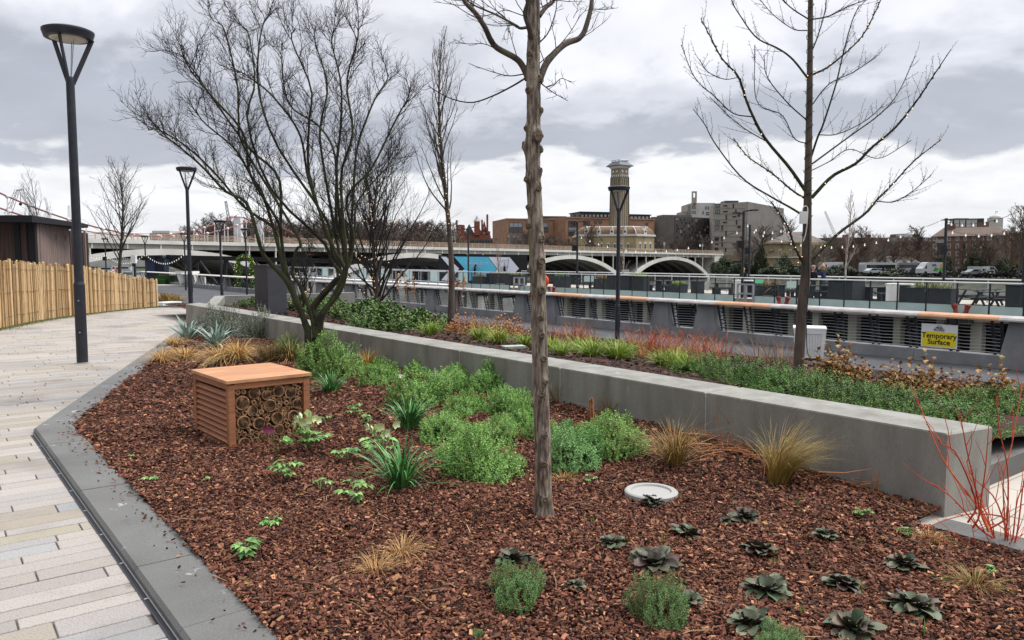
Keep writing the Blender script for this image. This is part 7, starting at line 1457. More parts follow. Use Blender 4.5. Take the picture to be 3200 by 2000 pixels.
# dark clad block, white block, board-marked block
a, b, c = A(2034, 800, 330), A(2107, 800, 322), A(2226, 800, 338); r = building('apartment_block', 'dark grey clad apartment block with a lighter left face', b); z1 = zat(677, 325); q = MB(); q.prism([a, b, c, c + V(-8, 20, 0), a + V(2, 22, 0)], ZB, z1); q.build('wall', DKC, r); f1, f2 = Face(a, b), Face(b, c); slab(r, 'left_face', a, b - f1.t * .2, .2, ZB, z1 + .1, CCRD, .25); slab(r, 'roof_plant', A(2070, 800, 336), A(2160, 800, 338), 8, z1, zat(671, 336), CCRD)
for px, py, w, h in [(2097, 687, 12, 4), (2052, 704, 12, 4), (2071, 704, 9, 4), (2097, 717, 12, 8), (2078, 712, 3, 16), (2060, 740, 10, 4)]: window(r, f1, px, py, w, h, WFD, WG, mull=0)
for row, py in enumerate((685, 694, 703, 713, 722, 732, 741)):
    for k, px in enumerate(range(2115, 2222, 12)):
        if (k * 7 + row * 5) % 4 != 1: window(r, f2, px + (row % 2) * 4, py + .06 * (px - 2107), 3 if (k + row) % 3 else 7, 7 if (k + row) % 3 else 4, WFD if (k + row) % 5 else WFW, WG, mull=0)
a, b = A(2158, 800, 372), A(2232, 800, 372); r = building('apartment_block', 'white apartment block with a slender open tower rising behind the dark block', a); z1 = zat(634, 372); slab(r, 'wall', a, b, 20, ZB, z1, LST); f = Face(a, b)
slab(r, 'side_wing', A(2146, 800, 374), A(2159, 800, 374), 14, ZB, zat(638, 372), CCR); slab(r, 'low_wing', A(2131, 800, 374), A(2147, 800, 374), 14, ZB, zat(660, 372), CCR)
p = A(2166, 800, 371); ztw0, ztw1 = z1 - 1, zat(598, 371)
for dx in (-.85, .85): MB().box((p[0] + dx, p[1], (ztw0 + ztw1) / 2), (.45, 1.6, ztw1 - ztw0)).build('tower_leg', CCR, r)
MB().box((p[0], p[1], ztw1 - .35), (1.24, 1.5, .7)).build('tower_head', CCR, r); MB().box((p[0], p[1], ztw0 + 2.1), (1.24, 1.5, 2.6)).build('tower_base', CCR, r)
for px, py, w, h, g in [(2168, 649, 12, 7, WGL), (2168, 664, 12, 8, WGL), (2206, 650, 3, 10, WG), (2213, 650, 3, 10, WG), (2197, 665, 3, 9, WG), (2215, 665, 18, 4, WG), (2215, 671, 18, 3, WG), (2225, 651, 3, 9, WG)]: window(r, f, px, py, w, h, WFD, g, mull=0)
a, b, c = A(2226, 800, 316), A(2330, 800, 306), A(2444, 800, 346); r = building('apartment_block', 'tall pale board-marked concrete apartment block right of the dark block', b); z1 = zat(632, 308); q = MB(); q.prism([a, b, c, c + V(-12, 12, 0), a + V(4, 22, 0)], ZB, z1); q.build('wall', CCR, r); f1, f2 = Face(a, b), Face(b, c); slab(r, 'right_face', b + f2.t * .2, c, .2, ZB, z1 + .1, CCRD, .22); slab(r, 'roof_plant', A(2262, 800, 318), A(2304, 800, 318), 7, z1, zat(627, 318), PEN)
for i, py in enumerate((650, 668, 686, 704, 721, 739, 757, 774)):
    q = MB(); p0, p1 = f1.hit(2228, py), f1.hit(2329, py + (1.5 if i else 1)); q.beam(p0 + f1.n * .04, p1 + f1.n * .04, .1, .09, f1.n); q.build('shadow_joint', CCRD, r)
for px, py, w, h in [(2243, 642, 13, 11), (2243, 661, 13, 12), (2242, 695, 13, 11), (2241, 711, 13, 11), (2240, 747, 13, 11), (2239, 779, 12, 11)]: window(r, f1, px, py, w, h, WFD, WG if py > 740 else WGL, mull=1)
for px, py, w, h in [(2267, 643, 12, 4), (2267, 661, 13, 4), (2292, 644, 4, 13), (2300, 661, 4, 13), (2270, 679, 4, 14), (2295, 677, 12, 4), (2266, 695, 12, 4), (2302, 695, 4, 14), (2257, 712, 4, 13), (2310, 709, 10, 8), (2269, 729, 4, 13), (2256, 747, 4, 13), (2309, 674, 8, 6), (2240, 763, 11, 4), (2257, 764, 4, 13), (2268, 781, 4, 12), (2294, 763, 12, 4), (2318, 742, 8, 8), (2305, 780, 4, 12)]: window(r, f1, px, py, w, h, WFD, WG, mull=0)
for row in range(8):
    for k in range(9):
        px = 2336 + 12 * k; py = 643 + 16.5 * row + (px - 2330) * (.165 - .017 * row)
        if py < 752: window(r, f2, px, py, 3.2 if (k + row) % 3 else 2.2, 6, WFD, WG, mull=0)
# victorian yellow station building
a, b = A(2386, 800, 246), A(2502, 800, 236); r = building('station_house', 'two storey yellow Victorian station house beyond the bridge abutment', a); z1 = zat(762, 240); slab(r, 'wall', a, b, 16, ZB, z1, YB); f = Face(a, b); slab(r, 'cornice', a, b, 16.6, z1, z1 + .5, YB, .4); slab(r, 'string_course', a, b, .2, zat(802, 240), zat(806, 240), WST, .3)
q = MB(); n_ = -f.n; P = [a + f.t * .3 + V(0, 0, z1 + .5), b + V(0, 0, z1 + .5), b + n_ * 16 + V(0, 0, z1 + .5), a + n_ * 16 + V(0, 0, z1 + .5)]; P = [V(p[0], p[1], z1 + .5) for p in P]; rg1, rg2 = (P[0] + P[3]) / 2 + f.t * 4 + V(0, 0, 3.4), (P[1] + P[2]) / 2 - f.t * 4 + V(0, 0, 3.4); q.add(P + [rg1, rg2], [(0, 1, 5, 4), (2, 3, 4, 5), (1, 2, 5), (3, 0, 4)]); q.build('roof', SLATE, r)
for px in (2410, 2438, 2470, 2492): window(r, f, px, 790, 7, 17, WST, WG, arch=True); window(r, f, px, 838, 9, 16, WST, WGL, arch=True)
# brick ranges to the right
a, b = A(2532, 800, 262), A(2614, 800, 250); r = building('brick_block', 'plain brown brick block half hidden by the trunk of the lit tree', a); slab(r, 'wall', a, b, 20, ZB, zat(748, 258), BRKD); slab(r, 'roof', a, b, 20.5, zat(748, 258), zat(744, 258), SLATE, .3); f = Face(a, b)
for px in range(2546, 2610, 13):
    for py in (764, 784, 806): window(r, f, px, py, 5, 10, WFD, WG, mull=0)
a, b = A(2610, 800, 305), A(2912, 800, 300); r = building('brick_terrace', 'long red brown brick mansion terrace with grey roofs behind the bare trees', a); z1 = zat(755, 302); slab(r, 'wall', a, b, 20, ZB, z1, BRKD); f = Face(a, b); slab(r, 'mansard_roof', a, b, 18, z1, zat(742, 302), mat('mansard_grey', (.24, .235, .23), .7, (.16, .16, .165), .8), -.8)
for px in range(2622, 2906, 17): window(r, f, px, 748, 5, 6, WFW, WG, mull=0, proud=.3)
for k, px in enumerate(range(2616, 2908, 9)):
    for py in (765, 778, 791):
        if (k + py) % 3: window(r, f, px, py, 3.4, 7, WFW if k % 4 in (1, 2) else WFD, WG, mull=0)
for k, px in enumerate((2640, 2712, 2790, 2860)): slab(r, 'chimney', A(px, 800, 306), A(px + 8, 800, 306), 3, z1, zat(733, 306), BRKD)
slab(r, 'roof_plant', A(2812, 800, 312), A(2848, 800, 312), 8, z1, zat(730, 312), LST)
a, b = A(2908, 800, 226), A(3146, 800, 214); r = building('brick_flats', 'five storey brown brick flats with white sash windows at the right', a); z1 = zat(738, 222); slab(r, 'wall', a, b, 16, ZB, z1, BRK if False else mat('flats_brick', (.19, .11, .078), .9, (.14, .085, .062), .4)); f = Face(a, b)
n_ = -f.n; P = [V(p[0], p[1], z1) for p in (a + f.n * .4, b + f.n * .4, b + n_ * 16.4, a + n_ * 16.4)]; zr = zat(711, 226); rg1, rg2 = [(P[0] + P[3]) / 2 + f.t * 2.2, (P[1] + P[2]) / 2 - f.t * 3]; tq = [rg1 - n_ * 3, rg2 - n_ * 3, rg2 + n_ * 3, rg1 + n_ * 3]; tq = [V(p[0], p[1], zr) for p in tq]; q = MB(); q.add(P + tq, [(0, 1, 5, 4), (1, 2, 6, 5), (2, 3, 7, 6), (3, 0, 4, 7), (4, 5, 6, 7)]); q.build('roof', mat('flats_roof', (.15, .105, .085), .85, (.11, .085, .07), .5), r)
for py in (746, 770, 794, 818, 842):
    for px, w in ((2922, 13), (2948, 9), (2966, 10), (2992, 10), (3017, 9), (3044, 9), (3068, 11), (3092, 13), (3122, 9)):
        if px == 2948: continue
        window(r, f, px, py + (px - 2908) * -.012, w, 14, WFW, WG, mull=1 if w < 12 else 2)
for py in (759, 783, 807, 831): p = f.hit(2940, py); q = MB(); q.beam(p - f.t * 1.2 + f.n * .6, p + f.t * 1.2 + f.n * .6, 1.2, .18); q.beam(p - f.t * 1.2 + f.n * 1.15 + V(0, 0, .5), p + f.t * 1.2 + f.n * 1.15 + V(0, 0, .5), .06, .9); q.build('balcony', mat('balcony_concrete', (.3, .29, .28), .8) if py == 759 else bpy.data.materials['balcony_concrete'], r)
slab(r, 'chimney', A(2966, 800, 226), A(2982, 800, 226), 3, z1 + 1, zat(700, 226), BRKD); slab(r, 'chimney', A(3070, 800, 226), A(3086, 800, 226), 3, z1 + 1, zat(694, 226), BRKD)
a, b = A(2972, 800, 262), A(3070, 800, 258); r = building('white_penthouse', 'white panelled rooftop block showing above the brick flats', a); slab(r, 'wall', a, b, 14, ZB, zat(683, 260), PEN); f = Face(a, b); slab(r, 'raised_roof', A(2982, 800, 264), A(3022, 800, 264), 9, zat(683, 260), zat(680, 260), PEN)
for px in (2990, 3008, 3028, 3045): window(r, f, px, 698, 15, 22, WFW, LST, name='panel', mull=0)
p = A(3104, 800, 300); r = building('stone_turret', 'pale stone turret with a flagpole behind the brick flats', p); MB().box((p[0], p[1], (ZB + zat(681, 300)) / 2), (3.8, 4, zat(681, 300) - ZB)).build('shaft', LST, r); MB().lathe([(2.1, 0), (1.9, .5), (1.2, 1.0), (.0, 1.2)], 12, (p[0], p[1], zat(681, 300))).build('dome', LST, r); q = MB(); q.tube([(p[0], p[1], zat(677, 300)), (p[0], p[1], zat(660, 300))], .08, 4); q.box((p[0] + .5, p[1], zat(662, 300)), (.95, .04, .4)); q.build('flagpole', WST, r); f = Face(p + V(-1.9, -2.02, 0), p + V(1.9, -2.02, 0)); window(r, f, 3108, 690, 4, 6, WFD, WG, mull=0)
a, b = A(3148, 800, 222), A(3300, 800, 214); r = building('brick_flats', 'yellow and brown brick block at the far right edge behind bare trees', a); slab(r, 'wall', a, b, 16, ZB, zat(735, 220), mat('ochre_brick', (.24, .17, .085), .9, (.17, .12, .07), .4)); slab(r, 'roof', a, b, 16.5, zat(735, 220), zat(726, 220), SLATE, .4); f = Face(a, b)
for px in range(3160, 3290, 18):
    for py in (752, 778, 804, 832): window(r, f, px, py, 8, 11, WFD, WG, mull=1)
a, b = A(2712, 800, 236), A(2880, 800, 230); r = building('market_shed', 'low sheds with pale sloping roofs behind the parked vehicles', a); slab(r, 'wall', a, b, 14, ZB, zat(822, 234), BRKD); f = Face(a, b); P = [V(p[0], p[1], zat(822, 234)) for p in (a + f.n * .6, b + f.n * .6, b - f.n * 14, a - f.n * 14)]; q = MB(); T = [(P[0] + P[3]) / 2 + f.t * 3, (P[1] + P[2]) / 2 - f.t * 3]; T = [V(p[0], p[1], zat(800, 236)) for p in T]; q.add(P + T, [(0, 1, 5, 4), (2, 3, 4, 5), (1, 2, 5), (3, 0, 4)]); q.build('roof', mat('shed_roof', (.26, .25, .235), .8, (.2, .17, .15), .4), r)
for px in range(2728, 2874, 14): window(r, f, px, 836, 8, 12, WFD, WG, mull=0)
# red mansion with turret
a, b = A(1426, 800, 420), A(1532, 800, 420); r = building('red_mansion', 'red brick mansion with a pointed turret and tall chimney', a); slab(r, 'wall', a, b, 16, ZB, zat(735, 420), BRR)
def gable(px0, px1, py0, py1, d, mt=BRR, nm='gable'): x0, x1 = A(px0, 800, d), A(px1, 800, d); q = MB(); z0, zt = zat(py0, d), zat(py1, d); v = [x0, x1, (x0 + x1) / 2]; v = [V(v[0][0], d, z0), V(v[1][0], d, z0), V(v[2][0], d, zt)]; v += [p + V(0, 10, 0) for p in v]; q.add(v, [(0, 1, 2), (5, 4, 3), (0, 3, 4, 1), (1, 4, 5, 2), (2, 5, 3, 0)]); q.build(nm, mt, r)
slab(r, 'upper_wall', A(1426, 800, 421), A(1450, 800, 421), 10, ZB, zat(702, 420), BRR); slab(r, 'upper_wall', A(1500, 800, 421), A(1531, 800, 421), 10, ZB, zat(722, 420), BRR); gable(1448, 1484, 735, 700, 422, SLATE, 'roof'); gable(1504, 1522, 724, 690, 421); gable(1480, 1502, 720, 702, 419.5)
slab(r, 'turret_base', A(1482, 800, 419), A(1499, 800, 419), 4, zat(735, 420), zat(692, 420), BRR); tp = A(1490.5, 690, 421); q = MB(); q.lathe([(2.2, 0), (.9, 1.6), (0, zat(673, 421) - zat(692, 421))], 8, (tp[0], tp[1], zat(692, 421))); q.build('turret_roof', mat('lead_grey', (.3, .31, .34), .5), r)
slab(r, 'chimney', A(1520, 800, 420), A(1526, 800, 420), 2, zat(730, 420), zat(670, 420), BRR); slab(r, 'chimney', A(1504, 800, 422), A(1509, 800, 422), 2, zat(730, 420), zat(686, 420), BRR); slab(r, 'chimney', A(1425, 800, 422), A(1430, 800, 422), 2, zat(710, 420), zat(687, 420), BRKD); f = Face(a, b)
for px, py in ((1436, 712), (1436, 726), (1492, 717), (1512, 712), (1512, 728), (1460, 725), (1470, 750), (1500, 750), (1440, 750)): window(r, f, px, py, 5, 7, WFW, WG, mull=0)
a, b = A(1466, 800, 395), A(1584, 800, 372); r = building('grey_terrace', 'low grey brick terrace between red mansion and brown apartments', a); slab(r, 'wall', a, b, 12, ZB, zat(745, 385), mat('grey_brick', (.15, .14, .13), .9, (.11, .1, .095), .4)); f = Face(a, b)
for px in range(1474, 1580, 9): window(r, f, px, 754, 3.5, 6, WFD, WG, mull=0)
p = A(655, 790, 420); a, b = A(612, 800, 430), A(680, 800, 430)
a, b = A(470, 800, 380), A(532, 800, 380); r = building('office_block', 'distant flat-topped grey office block above the railway bridge at left', a); slab(r, 'wall', a, b, 18, ZB, zat(728, 380), mat('office_grey', (.2, .22, .25), .6, (.26, .28, .3), .3)); slab(r, 'roof_storey', A(478, 800, 384), A(532, 800, 384), 12, zat(728, 380), zat(720, 380), LST)
a, b = A(280, 800, 540), A(460, 800, 540); r = building('riverside_terrace', 'distant riverside terrace glimpsed under the left bridge arch', a); slab(r, 'wall', a, b, 14, ZB, zat(803, 540), LST); f = Face(a, b)
for px in range(284, 458, 7): window(r, f, px, 809, 3, 5, WFD, WG if px % 3 else BRR, mull=0)
# ------------------------------------------------------------------ far trees and bushes
FTR = mat('far_trunk', (.085, .068, .055), .9); FTW = mat('far_twig', (.115, .082, .066), .9, objval=.2); FTW2 = mat('far_twig_grey', (.15, .125, .105), .9, objval=.2)
FT = []
for i in range(3):
    r_, c_ = bare_tree('far_tree', 'x', 1600, 800, 0.0, 200 + i, 14.0, 7.4, 300 + i, group='bare trees on the far bank', trunk_r=.32, fast=.14, n1=34, dens=1.5, tw_r=7.0, start=.2, mt=(FTR, FTW2 if i == 2 else FTW)); FT.append([r_, False])
lab_t = []
def far_tree(px, pyt, d, lb, k, w=1.0, zb=ZB):
    p = A(px, 800, d); h = zat(pyt, d) - zb; s = h / 14.5; o, u = FT[k % 3]
    if u: o = dup(o)
    FT[k % 3][1] = True; o.location = (p[0], p[1], zb); o.scale = (s * w, s * w, s); o.rotation_euler = (0, 0, px * .37); o['label'] = lb
ft = [(2385, 716, 248, 1.25, 'big bare plane tree in front of the concrete block and station house'), (2320, 752, 250, 1.0, 'bare tree before the left part of the board-marked concrete block'), (2060, 748, 300, 1.2, 'purplish bare tree below the left face of the dark block'), (2105, 752, 296, 1.1, 'purplish bare tree below the corner of the dark block'), (2150, 750, 294, 1.2, 'purplish bare tree below the middle of the dark block'), (2198, 742, 292, 1.1, 'purplish bare tree below the right end of the dark block'),
      (1845, 712, 262, .95, 'bare tree in front of the left corner of the pumping hall'), (1810, 742, 290, 1.2, 'bare tree left of the pumping hall before the brown block'), (1760, 748, 296, 1.2, 'bare tree in front of the join of the two brown blocks'), (1722, 742, 300, 1.2, 'bare tree right of the knobbly trunk before the brown block'), (1640, 728, 302, 1.0, 'bare tree left of the knobbly trunk before the brown block'), (1605, 735, 300, 1.0, 'bare tree at the left corner of the brown apartment block'), (1560, 752, 330, 1.2, 'low bare tree right of the red mansion'), (1480, 755, 370, 1.6, 'low bare tree in front of the red mansion'),
      (2590, 742, 240, 1.3, 'bare tree right of the lit trunk on the far bank'), (2660, 728, 246, 1.2, 'bare tree behind the white birch stems'), (2700, 716, 250, 1.1, 'taller bare tree left of the slanting festoon cable'), (2760, 742, 236, 1.2, 'bare tree in front of the long mansion terrace, left part'), (2815, 745, 238, 1.2, 'bare tree in front of the long mansion terrace, middle part'), (2868, 716, 240, 1.1, 'tall bare tree at the left end of the brick flats'), (2545, 772, 222, 1.3, 'low bare tree directly behind the lit trunk'), (3060, 742, 205, 1.1, 'bare tree in front of the brick flats, above the white pickup'), (3010, 760, 206, 1.0, 'bare tree in front of the middle of the brick flats'), (3120, 738, 205, 1.0, 'bare tree before the right corner of the brick flats'), (3195, 655, 175, 1.0, 'tallest bare tree at the right picture edge'), (3160, 720, 190, 1.0, 'bare tree left of the tallest one at the right edge'),
      (2575, 772, 232, 1.5, 'low spreading bare tree right of the station house'), (2632, 770, 236, 1.5, 'spreading bare tree between the two people and the birch'), (2690, 768, 232, 1.5, 'spreading bare tree before the left end of the sheds'), (2740, 776, 226, 1.5, 'spreading bare tree before the middle of the sheds'), (2795, 772, 228, 1.5, 'spreading bare tree before the right end of the sheds'), (2848, 776, 222, 1.4, 'spreading bare tree left of the brick flats'), (2350, 765, 240, 1.4, 'spreading bare tree beside the cypress bush'), (2945, 768, 204, 1.2, 'spreading bare tree behind the white box truck'), (3090, 765, 200, 1.3, 'spreading bare tree behind the white pickup'),
      (2455, 690, 330, .8, 'distant bare tree rising behind the station house roof')]
for k, (px, pt, d, w, lb) in enumerate(ft): far_tree(px, pt, d, lb, k, w)
lw = [(640, 690, 400), (690, 680, 405), (730, 698, 395), (780, 690, 400), (835, 700, 390), (885, 692, 395), (935, 700, 392), (985, 690, 390), (1035, 698, 388), (1085, 692, 392), (1135, 700, 385), (1185, 694, 390), (1235, 702, 385), (1285, 696, 388), (1330, 704, 385), (1375, 706, 388), (1415, 728, 380), (600, 715, 420)] + [(x, 697 + (x * 7) % 13, 432) for x in range(655, 1420, 44)] + [(x, 722 + (x * 5) % 11, 372) for x in range(1010, 1400, 52)]
for k, (px, pt, d) in enumerate(lw): far_tree(px, pt, d, 'bare tree of the far wood behind the railway bridge', k + 1, 1.6)
f0, s0 = shrub_mesh(401, 2.2, 2.6, 300, 8, .5, .26, .8, up=.5, stems=20, lump=.3); r = thing('riverside_bush', 'x', 'bush', group='bushes along the far bank'); f0.build('foliage', leafmat('dark_bush', ['1d2a1a', '2b3a22', '3a4a2c', '4a4530'], objval=.3), r, local=True); s0.build('stems', STEMB, r, local=True); bush = [r, False]
def far_bush(px, d, w, h, lb):
    o = bush[0] if not bush[1] else dup(bush[0]); bush[1] = True; p = A(px, 800, d); o.location = (p[0], p[1], ZB); o.scale = (w / 4.4, w / 4.4, h / 2.6); o.rotation_euler = (0, 0, px); o['label'] = lb
for px, d, w, h, lb in [(2380, 236, 4, 8.2, 'narrow dark cypress bush before the station house'), (2455, 228, 6, 5.2, 'rounded dark evergreen before the right end of the station house'), (2262, 248, 8, 4.6, 'dark evergreen bush under the viaduct beside the blue door'), (2330, 240, 9, 4.4, 'brownish bush below the big plane tree'), (2420, 224, 9, 2.6, 'low bush along the wall before the station house'), (2495, 222, 8, 2.8, 'low dark bush left of the two people'), (2620, 214, 10, 2.6, 'low bush right of the two people'), (2954, 200, 4, 5.0, 'dark evergreen beside the festoon pole before the flats'), (3048, 204, 6, 5.2, 'dark evergreen in front of the brick flats'), (3140, 200, 6, 4.6, 'dark evergreen at the right corner of the brick flats'), (2790, 205, 12, 1.8, 'long low bush in front of the buses')]: far_bush(px, d, w, h, lb)
q = MB(); m = MB(); rg = np.random.default_rng(55); n = 5000; a_, b_ = V(150, 60, 0), V(103, 190, 0); seg_ = [(V(103, 190, 0), V(73, 272, 0), 2200), (V(150, 60, 0), V(103, 190, 0), 2800)]
for a0, b0_, n in seg_:
    u = rg.random(n)[:, None]; P = a0 + (b0_ - a0) * u + V(3.0, 1.0, 0) + rg.normal(0, .6, (n, 3)) * V(1, 1, 0); P[:, 2] = ZB + rg.uniform(0, 1.75, n); m.leaves(P, rdir(rg, n, -.3, 1), rdir(rg, n, -1, 1), .9, .55)
tag(m.build('bank_hedge', leafmat('bank_hedge_leaf', ['1a1c16', '24271d', '2f2e22', '2a221b'])), 'low dark hedge running along the top of the far embankment', 'hedge', kind='stuff')
# ------------------------------------------------------------------ vehicles on the far embankment
TYRE = mat('tyre', (.02, .02, .02), .8); CGL = mat('car_glass', (.02, .025, .03), .1, spec=.6)
def vehicle(name, label, cat, px, d, L, prof, wd, paint, glass, wheels, head=-1, yaw=.36, extra=None, zb=-2.05):
    p = A(px, 860, d); r = thing(name, label, cat, (p[0], p[1], zb), 'vehicles along the far embankment', yaw); q = MB(); n = len(prof); v = [V(x, -wd / 2, z) for x, z in prof] + [V(x, wd / 2, z) for x, z in prof]; q.add(v, [list(range(n)), list(range(n, 2 * n))[::-1]] + [[i, n + i, n + (i + 1) % n, (i + 1) % n] for i in range(n)]); q.build('body', paint, r, local=True)
    for g in glass:
        for sg in (-1, 1): q = MB(); y = sg * (wd / 2 + .012); q.add([V(x, y, z) for x, z in g], [list(range(len(g)))]); q.build('side_window', CGL, r, local=True)
    for x, rr in wheels:
        for sg in (-1, 1): q = MB(); q.lathe([(rr, -.12), (rr, .1), (rr * .6, .12), (0, .12)], 14, (x, sg * (wd / 2 - .08), rr), (0, sg, 0)); q.build('wheel', TYRE, r, local=True)
    for sg in (-1, 1): MB().box((head * L / 2 * 1.0, sg * wd * .36, .75), (.06, .3, .16)).build('headlight', WFW, r, local=True)
    if extra: extra(r)
    return r
WPT = mat('vehicle_white', (.40, .41, .42), .4); GPT = mat('vehicle_grey', (.18, .19, .20), .3); DPT = mat('vehicle_dark', (.04, .045, .055), .3)
def truck_x(r):
    for nm, c, P in (('green_graphic', (.07, .22, .05), [(-.2, .9), (1.0, .8), (1.4, 1.5), (.4, 1.9)]), ('green_graphic', (.12, .3, .06), [(1.3, .9), (2.6, .9), (2.5, 1.9), (1.6, 1.6)]), ('orange_graphic', (.5, .25, .05), [(1.6, 1.9), (2.7, 2.0), (2.6, 2.6), (1.8, 2.5)]), ('grey_graphic', (.1, .12, .13), [(-.4, 2.0), (.9, 2.1), (.5, 2.7), (-.6, 2.5)])):
        q = MB(); q.add([V(x, -1.165, z) for x, z in P], [(0, 1, 2, 3)]); q.build(nm, mat(nm, c, .5), r, local=True)
vehicle('box_truck', 'white box truck with green and orange graphics on the far embankment', 'truck', 2906, 190, 6.4, [(-3.2, .4), (3.1, .4), (3.1, 3.05), (-1.3, 3.05), (-1.9, 2.9), (-2.6, 2.0), (-3.2, 1.5)], 2.3, WPT, [[(-2.5, 1.5), (-1.9, 1.5), (-1.9, 2.3), (-2.2, 2.2)]], [(-2.2, .45), (1.9, .45)], extra=truck_x, yaw=.2)
vehicle('pickup', 'white pickup truck at the right on the far embankment', 'pickup', 3086, 182, 5.0, [(-2.5, .4), (2.5, .4), (2.5, 1.1), (1.6, 1.3), (.9, 2.1), (-.5, 2.1), (-.6, 1.2), (-2.5, 1.2)], 1.9, WPT, [[(-.3, 1.35), (1.2, 1.35), (.75, 1.95), (-.3, 1.95)]], [(-1.6, .4), (1.7, .4)], 1, yaw=.2)
vehicle('van', 'white van partly hidden behind the white pickup', 'van', 3056, 186, 4.4, [(-2.2, .4), (2.2, .4), (2.2, 1.3), (1.5, 2.0), (-2.2, 2.1)], 1.9, WPT, [[(.6, 1.3), (1.7, 1.3), (1.3, 1.85), (.6, 1.85)]], [(-1.4, .36), (1.4, .36)], 1, yaw=.2)
vehicle('parked_car', 'grey car with a sloping bonnet left of the white pickup', 'car', 3036, 180, 4.3, [(-2.15, .35), (2.15, .35), (2.15, .95), (1.2, 1.45), (-.2, 1.45), (-1.1, .95), (-2.15, .8)], 1.75, GPT, [[(-.7, 1.0), (1.2, 1.0), (1.0, 1.36), (-.2, 1.36)]], [(-1.35, .32), (1.35, .32)], yaw=.2)
vehicle('parked_car', 'silver car in front of the white bus on the far embankment', 'car', 2726, 200, 4.4, [(-2.2, .35), (2.2, .35), (2.2, .85), (1.3, 1.0), (.6, 1.45), (-.9, 1.45), (-1.7, 1.0), (-2.2, .9)], 1.75, mat('vehicle_silver', (.35, .38, .41), .3), [[(-1.3, 1.0), (1.0, 1.0), (.5, 1.36), (-.8, 1.36)]], [(-1.35, .32), (1.35, .32)], 1, yaw=.3)
vehicle('van', 'dark van left of the white box truck', 'van', 2850, 194, 3.4, [(-1.7, .35), (1.7, .35), (1.7, 1.6), (-1.0, 1.65), (-1.6, 1.0)], 1.8, DPT, [[(-1.1, 1.0), (-.3, 1.0), (-.3, 1.5), (-.9, 1.5)]], [(-1.1, .33), (1.1, .33)], yaw=.3)
vehicle('bus', 'long white and blue bus behind the silver car', 'bus', 2742, 212, 11, [(-5.5, .4), (5.5, .4), (5.5, 2.9), (-5.3, 2.9), (-5.5, 2.4)], 2.4, WPT, [[(-5.0, 1.4), (5.0, 1.4), (5.0, 2.3), (-5.0, 2.3)]], [(-3.8, .48), (3.2, .48)], yaw=.34, extra=lambda r: MB().box((-.5, -1.22, .9), (9.5, .02, .5)).build('blue_stripe', mat('bus_blue', (.02, .06, .25), .4), r, local=True))
vehicle('bus', 'second white bus farther right with a glowing front', 'bus', 2826, 216, 7, [(-3.5, .4), (3.5, .4), (3.5, 2.9), (-3.3, 2.9), (-3.5, 2.4)], 2.4, GPT, [[(-3.2, 1.4), (3.2, 1.4), (3.2, 2.3), (-3.2, 2.3)]], [(-2.3, .48), (2.3, .48)], 1, yaw=.34)
vehicle('lorry', 'white lorry behind the two people on the jetty', 'lorry', 2595, 228, 7, [(-3.5, .4), (3.5, .4), (3.5, 3.0), (-3.5, 3.0)], 2.4, mat('lorry_white', (.5, .51, .54), .5), [[(-3.2, 1.5), (-2.5, 1.5), (-2.5, 2.3), (-3.2, 2.3)]], [(-2.3, .48), (2.3, .48)], yaw=.34)
# moored boats under the left arch
for px, d, s, lb, c in ((300, 330, 1.0, 'dark blue boat moored beyond the left arch', (.03, .05, .12)), (340, 350, 1.2, 'white cabin boat moored beyond the left arch', (.55, .55, .55)), (395, 360, 1.3, 'grey houseboat with a red mark moored beyond the left arch', (.2, .21, .22))):
    p = A(px, 830, d); r = thing('moored_boat', lb, 'boat', (p[0], p[1], -5.1), 'boats moored beyond the bridge'); q = MB(); w = 1.4 * s; l = 5.5 * s; H_ = [V(-l, -w * .8, 0), V(l * .7, -w, 0), V(l, 0, 0), V(l * .7, w, 0), V(-l, w * .8, 0)]; q.add([x * V(.93, .8, 1) + V(0, 0, -.3) for x in H_] + [x + V(0, 0, 1.3 * s) for x in H_], [[i, (i + 1) % 5, 5 + (i + 1) % 5, 5 + i] for i in range(5)] + [[5, 6, 7, 8, 9]]); q.build('hull', mat('boat_hull', c, .4), r, local=True); MB().box((-l * .2, 0, 2.1 * s), (l * 1.0, w * 1.3, 1.6 * s)).build('cabin', WPT, r, local=True); MB().box((-l * .2, -w * .66, 2.3 * s), (l * .8, .03, .6 * s)).build('window_band', CGL, r, local=True)
    MB().box((l * .3, -w * .3, 3.0 * s), (.5, .5, .5)).build('marker', BRR if px > 390 else YEL, r, local=True)
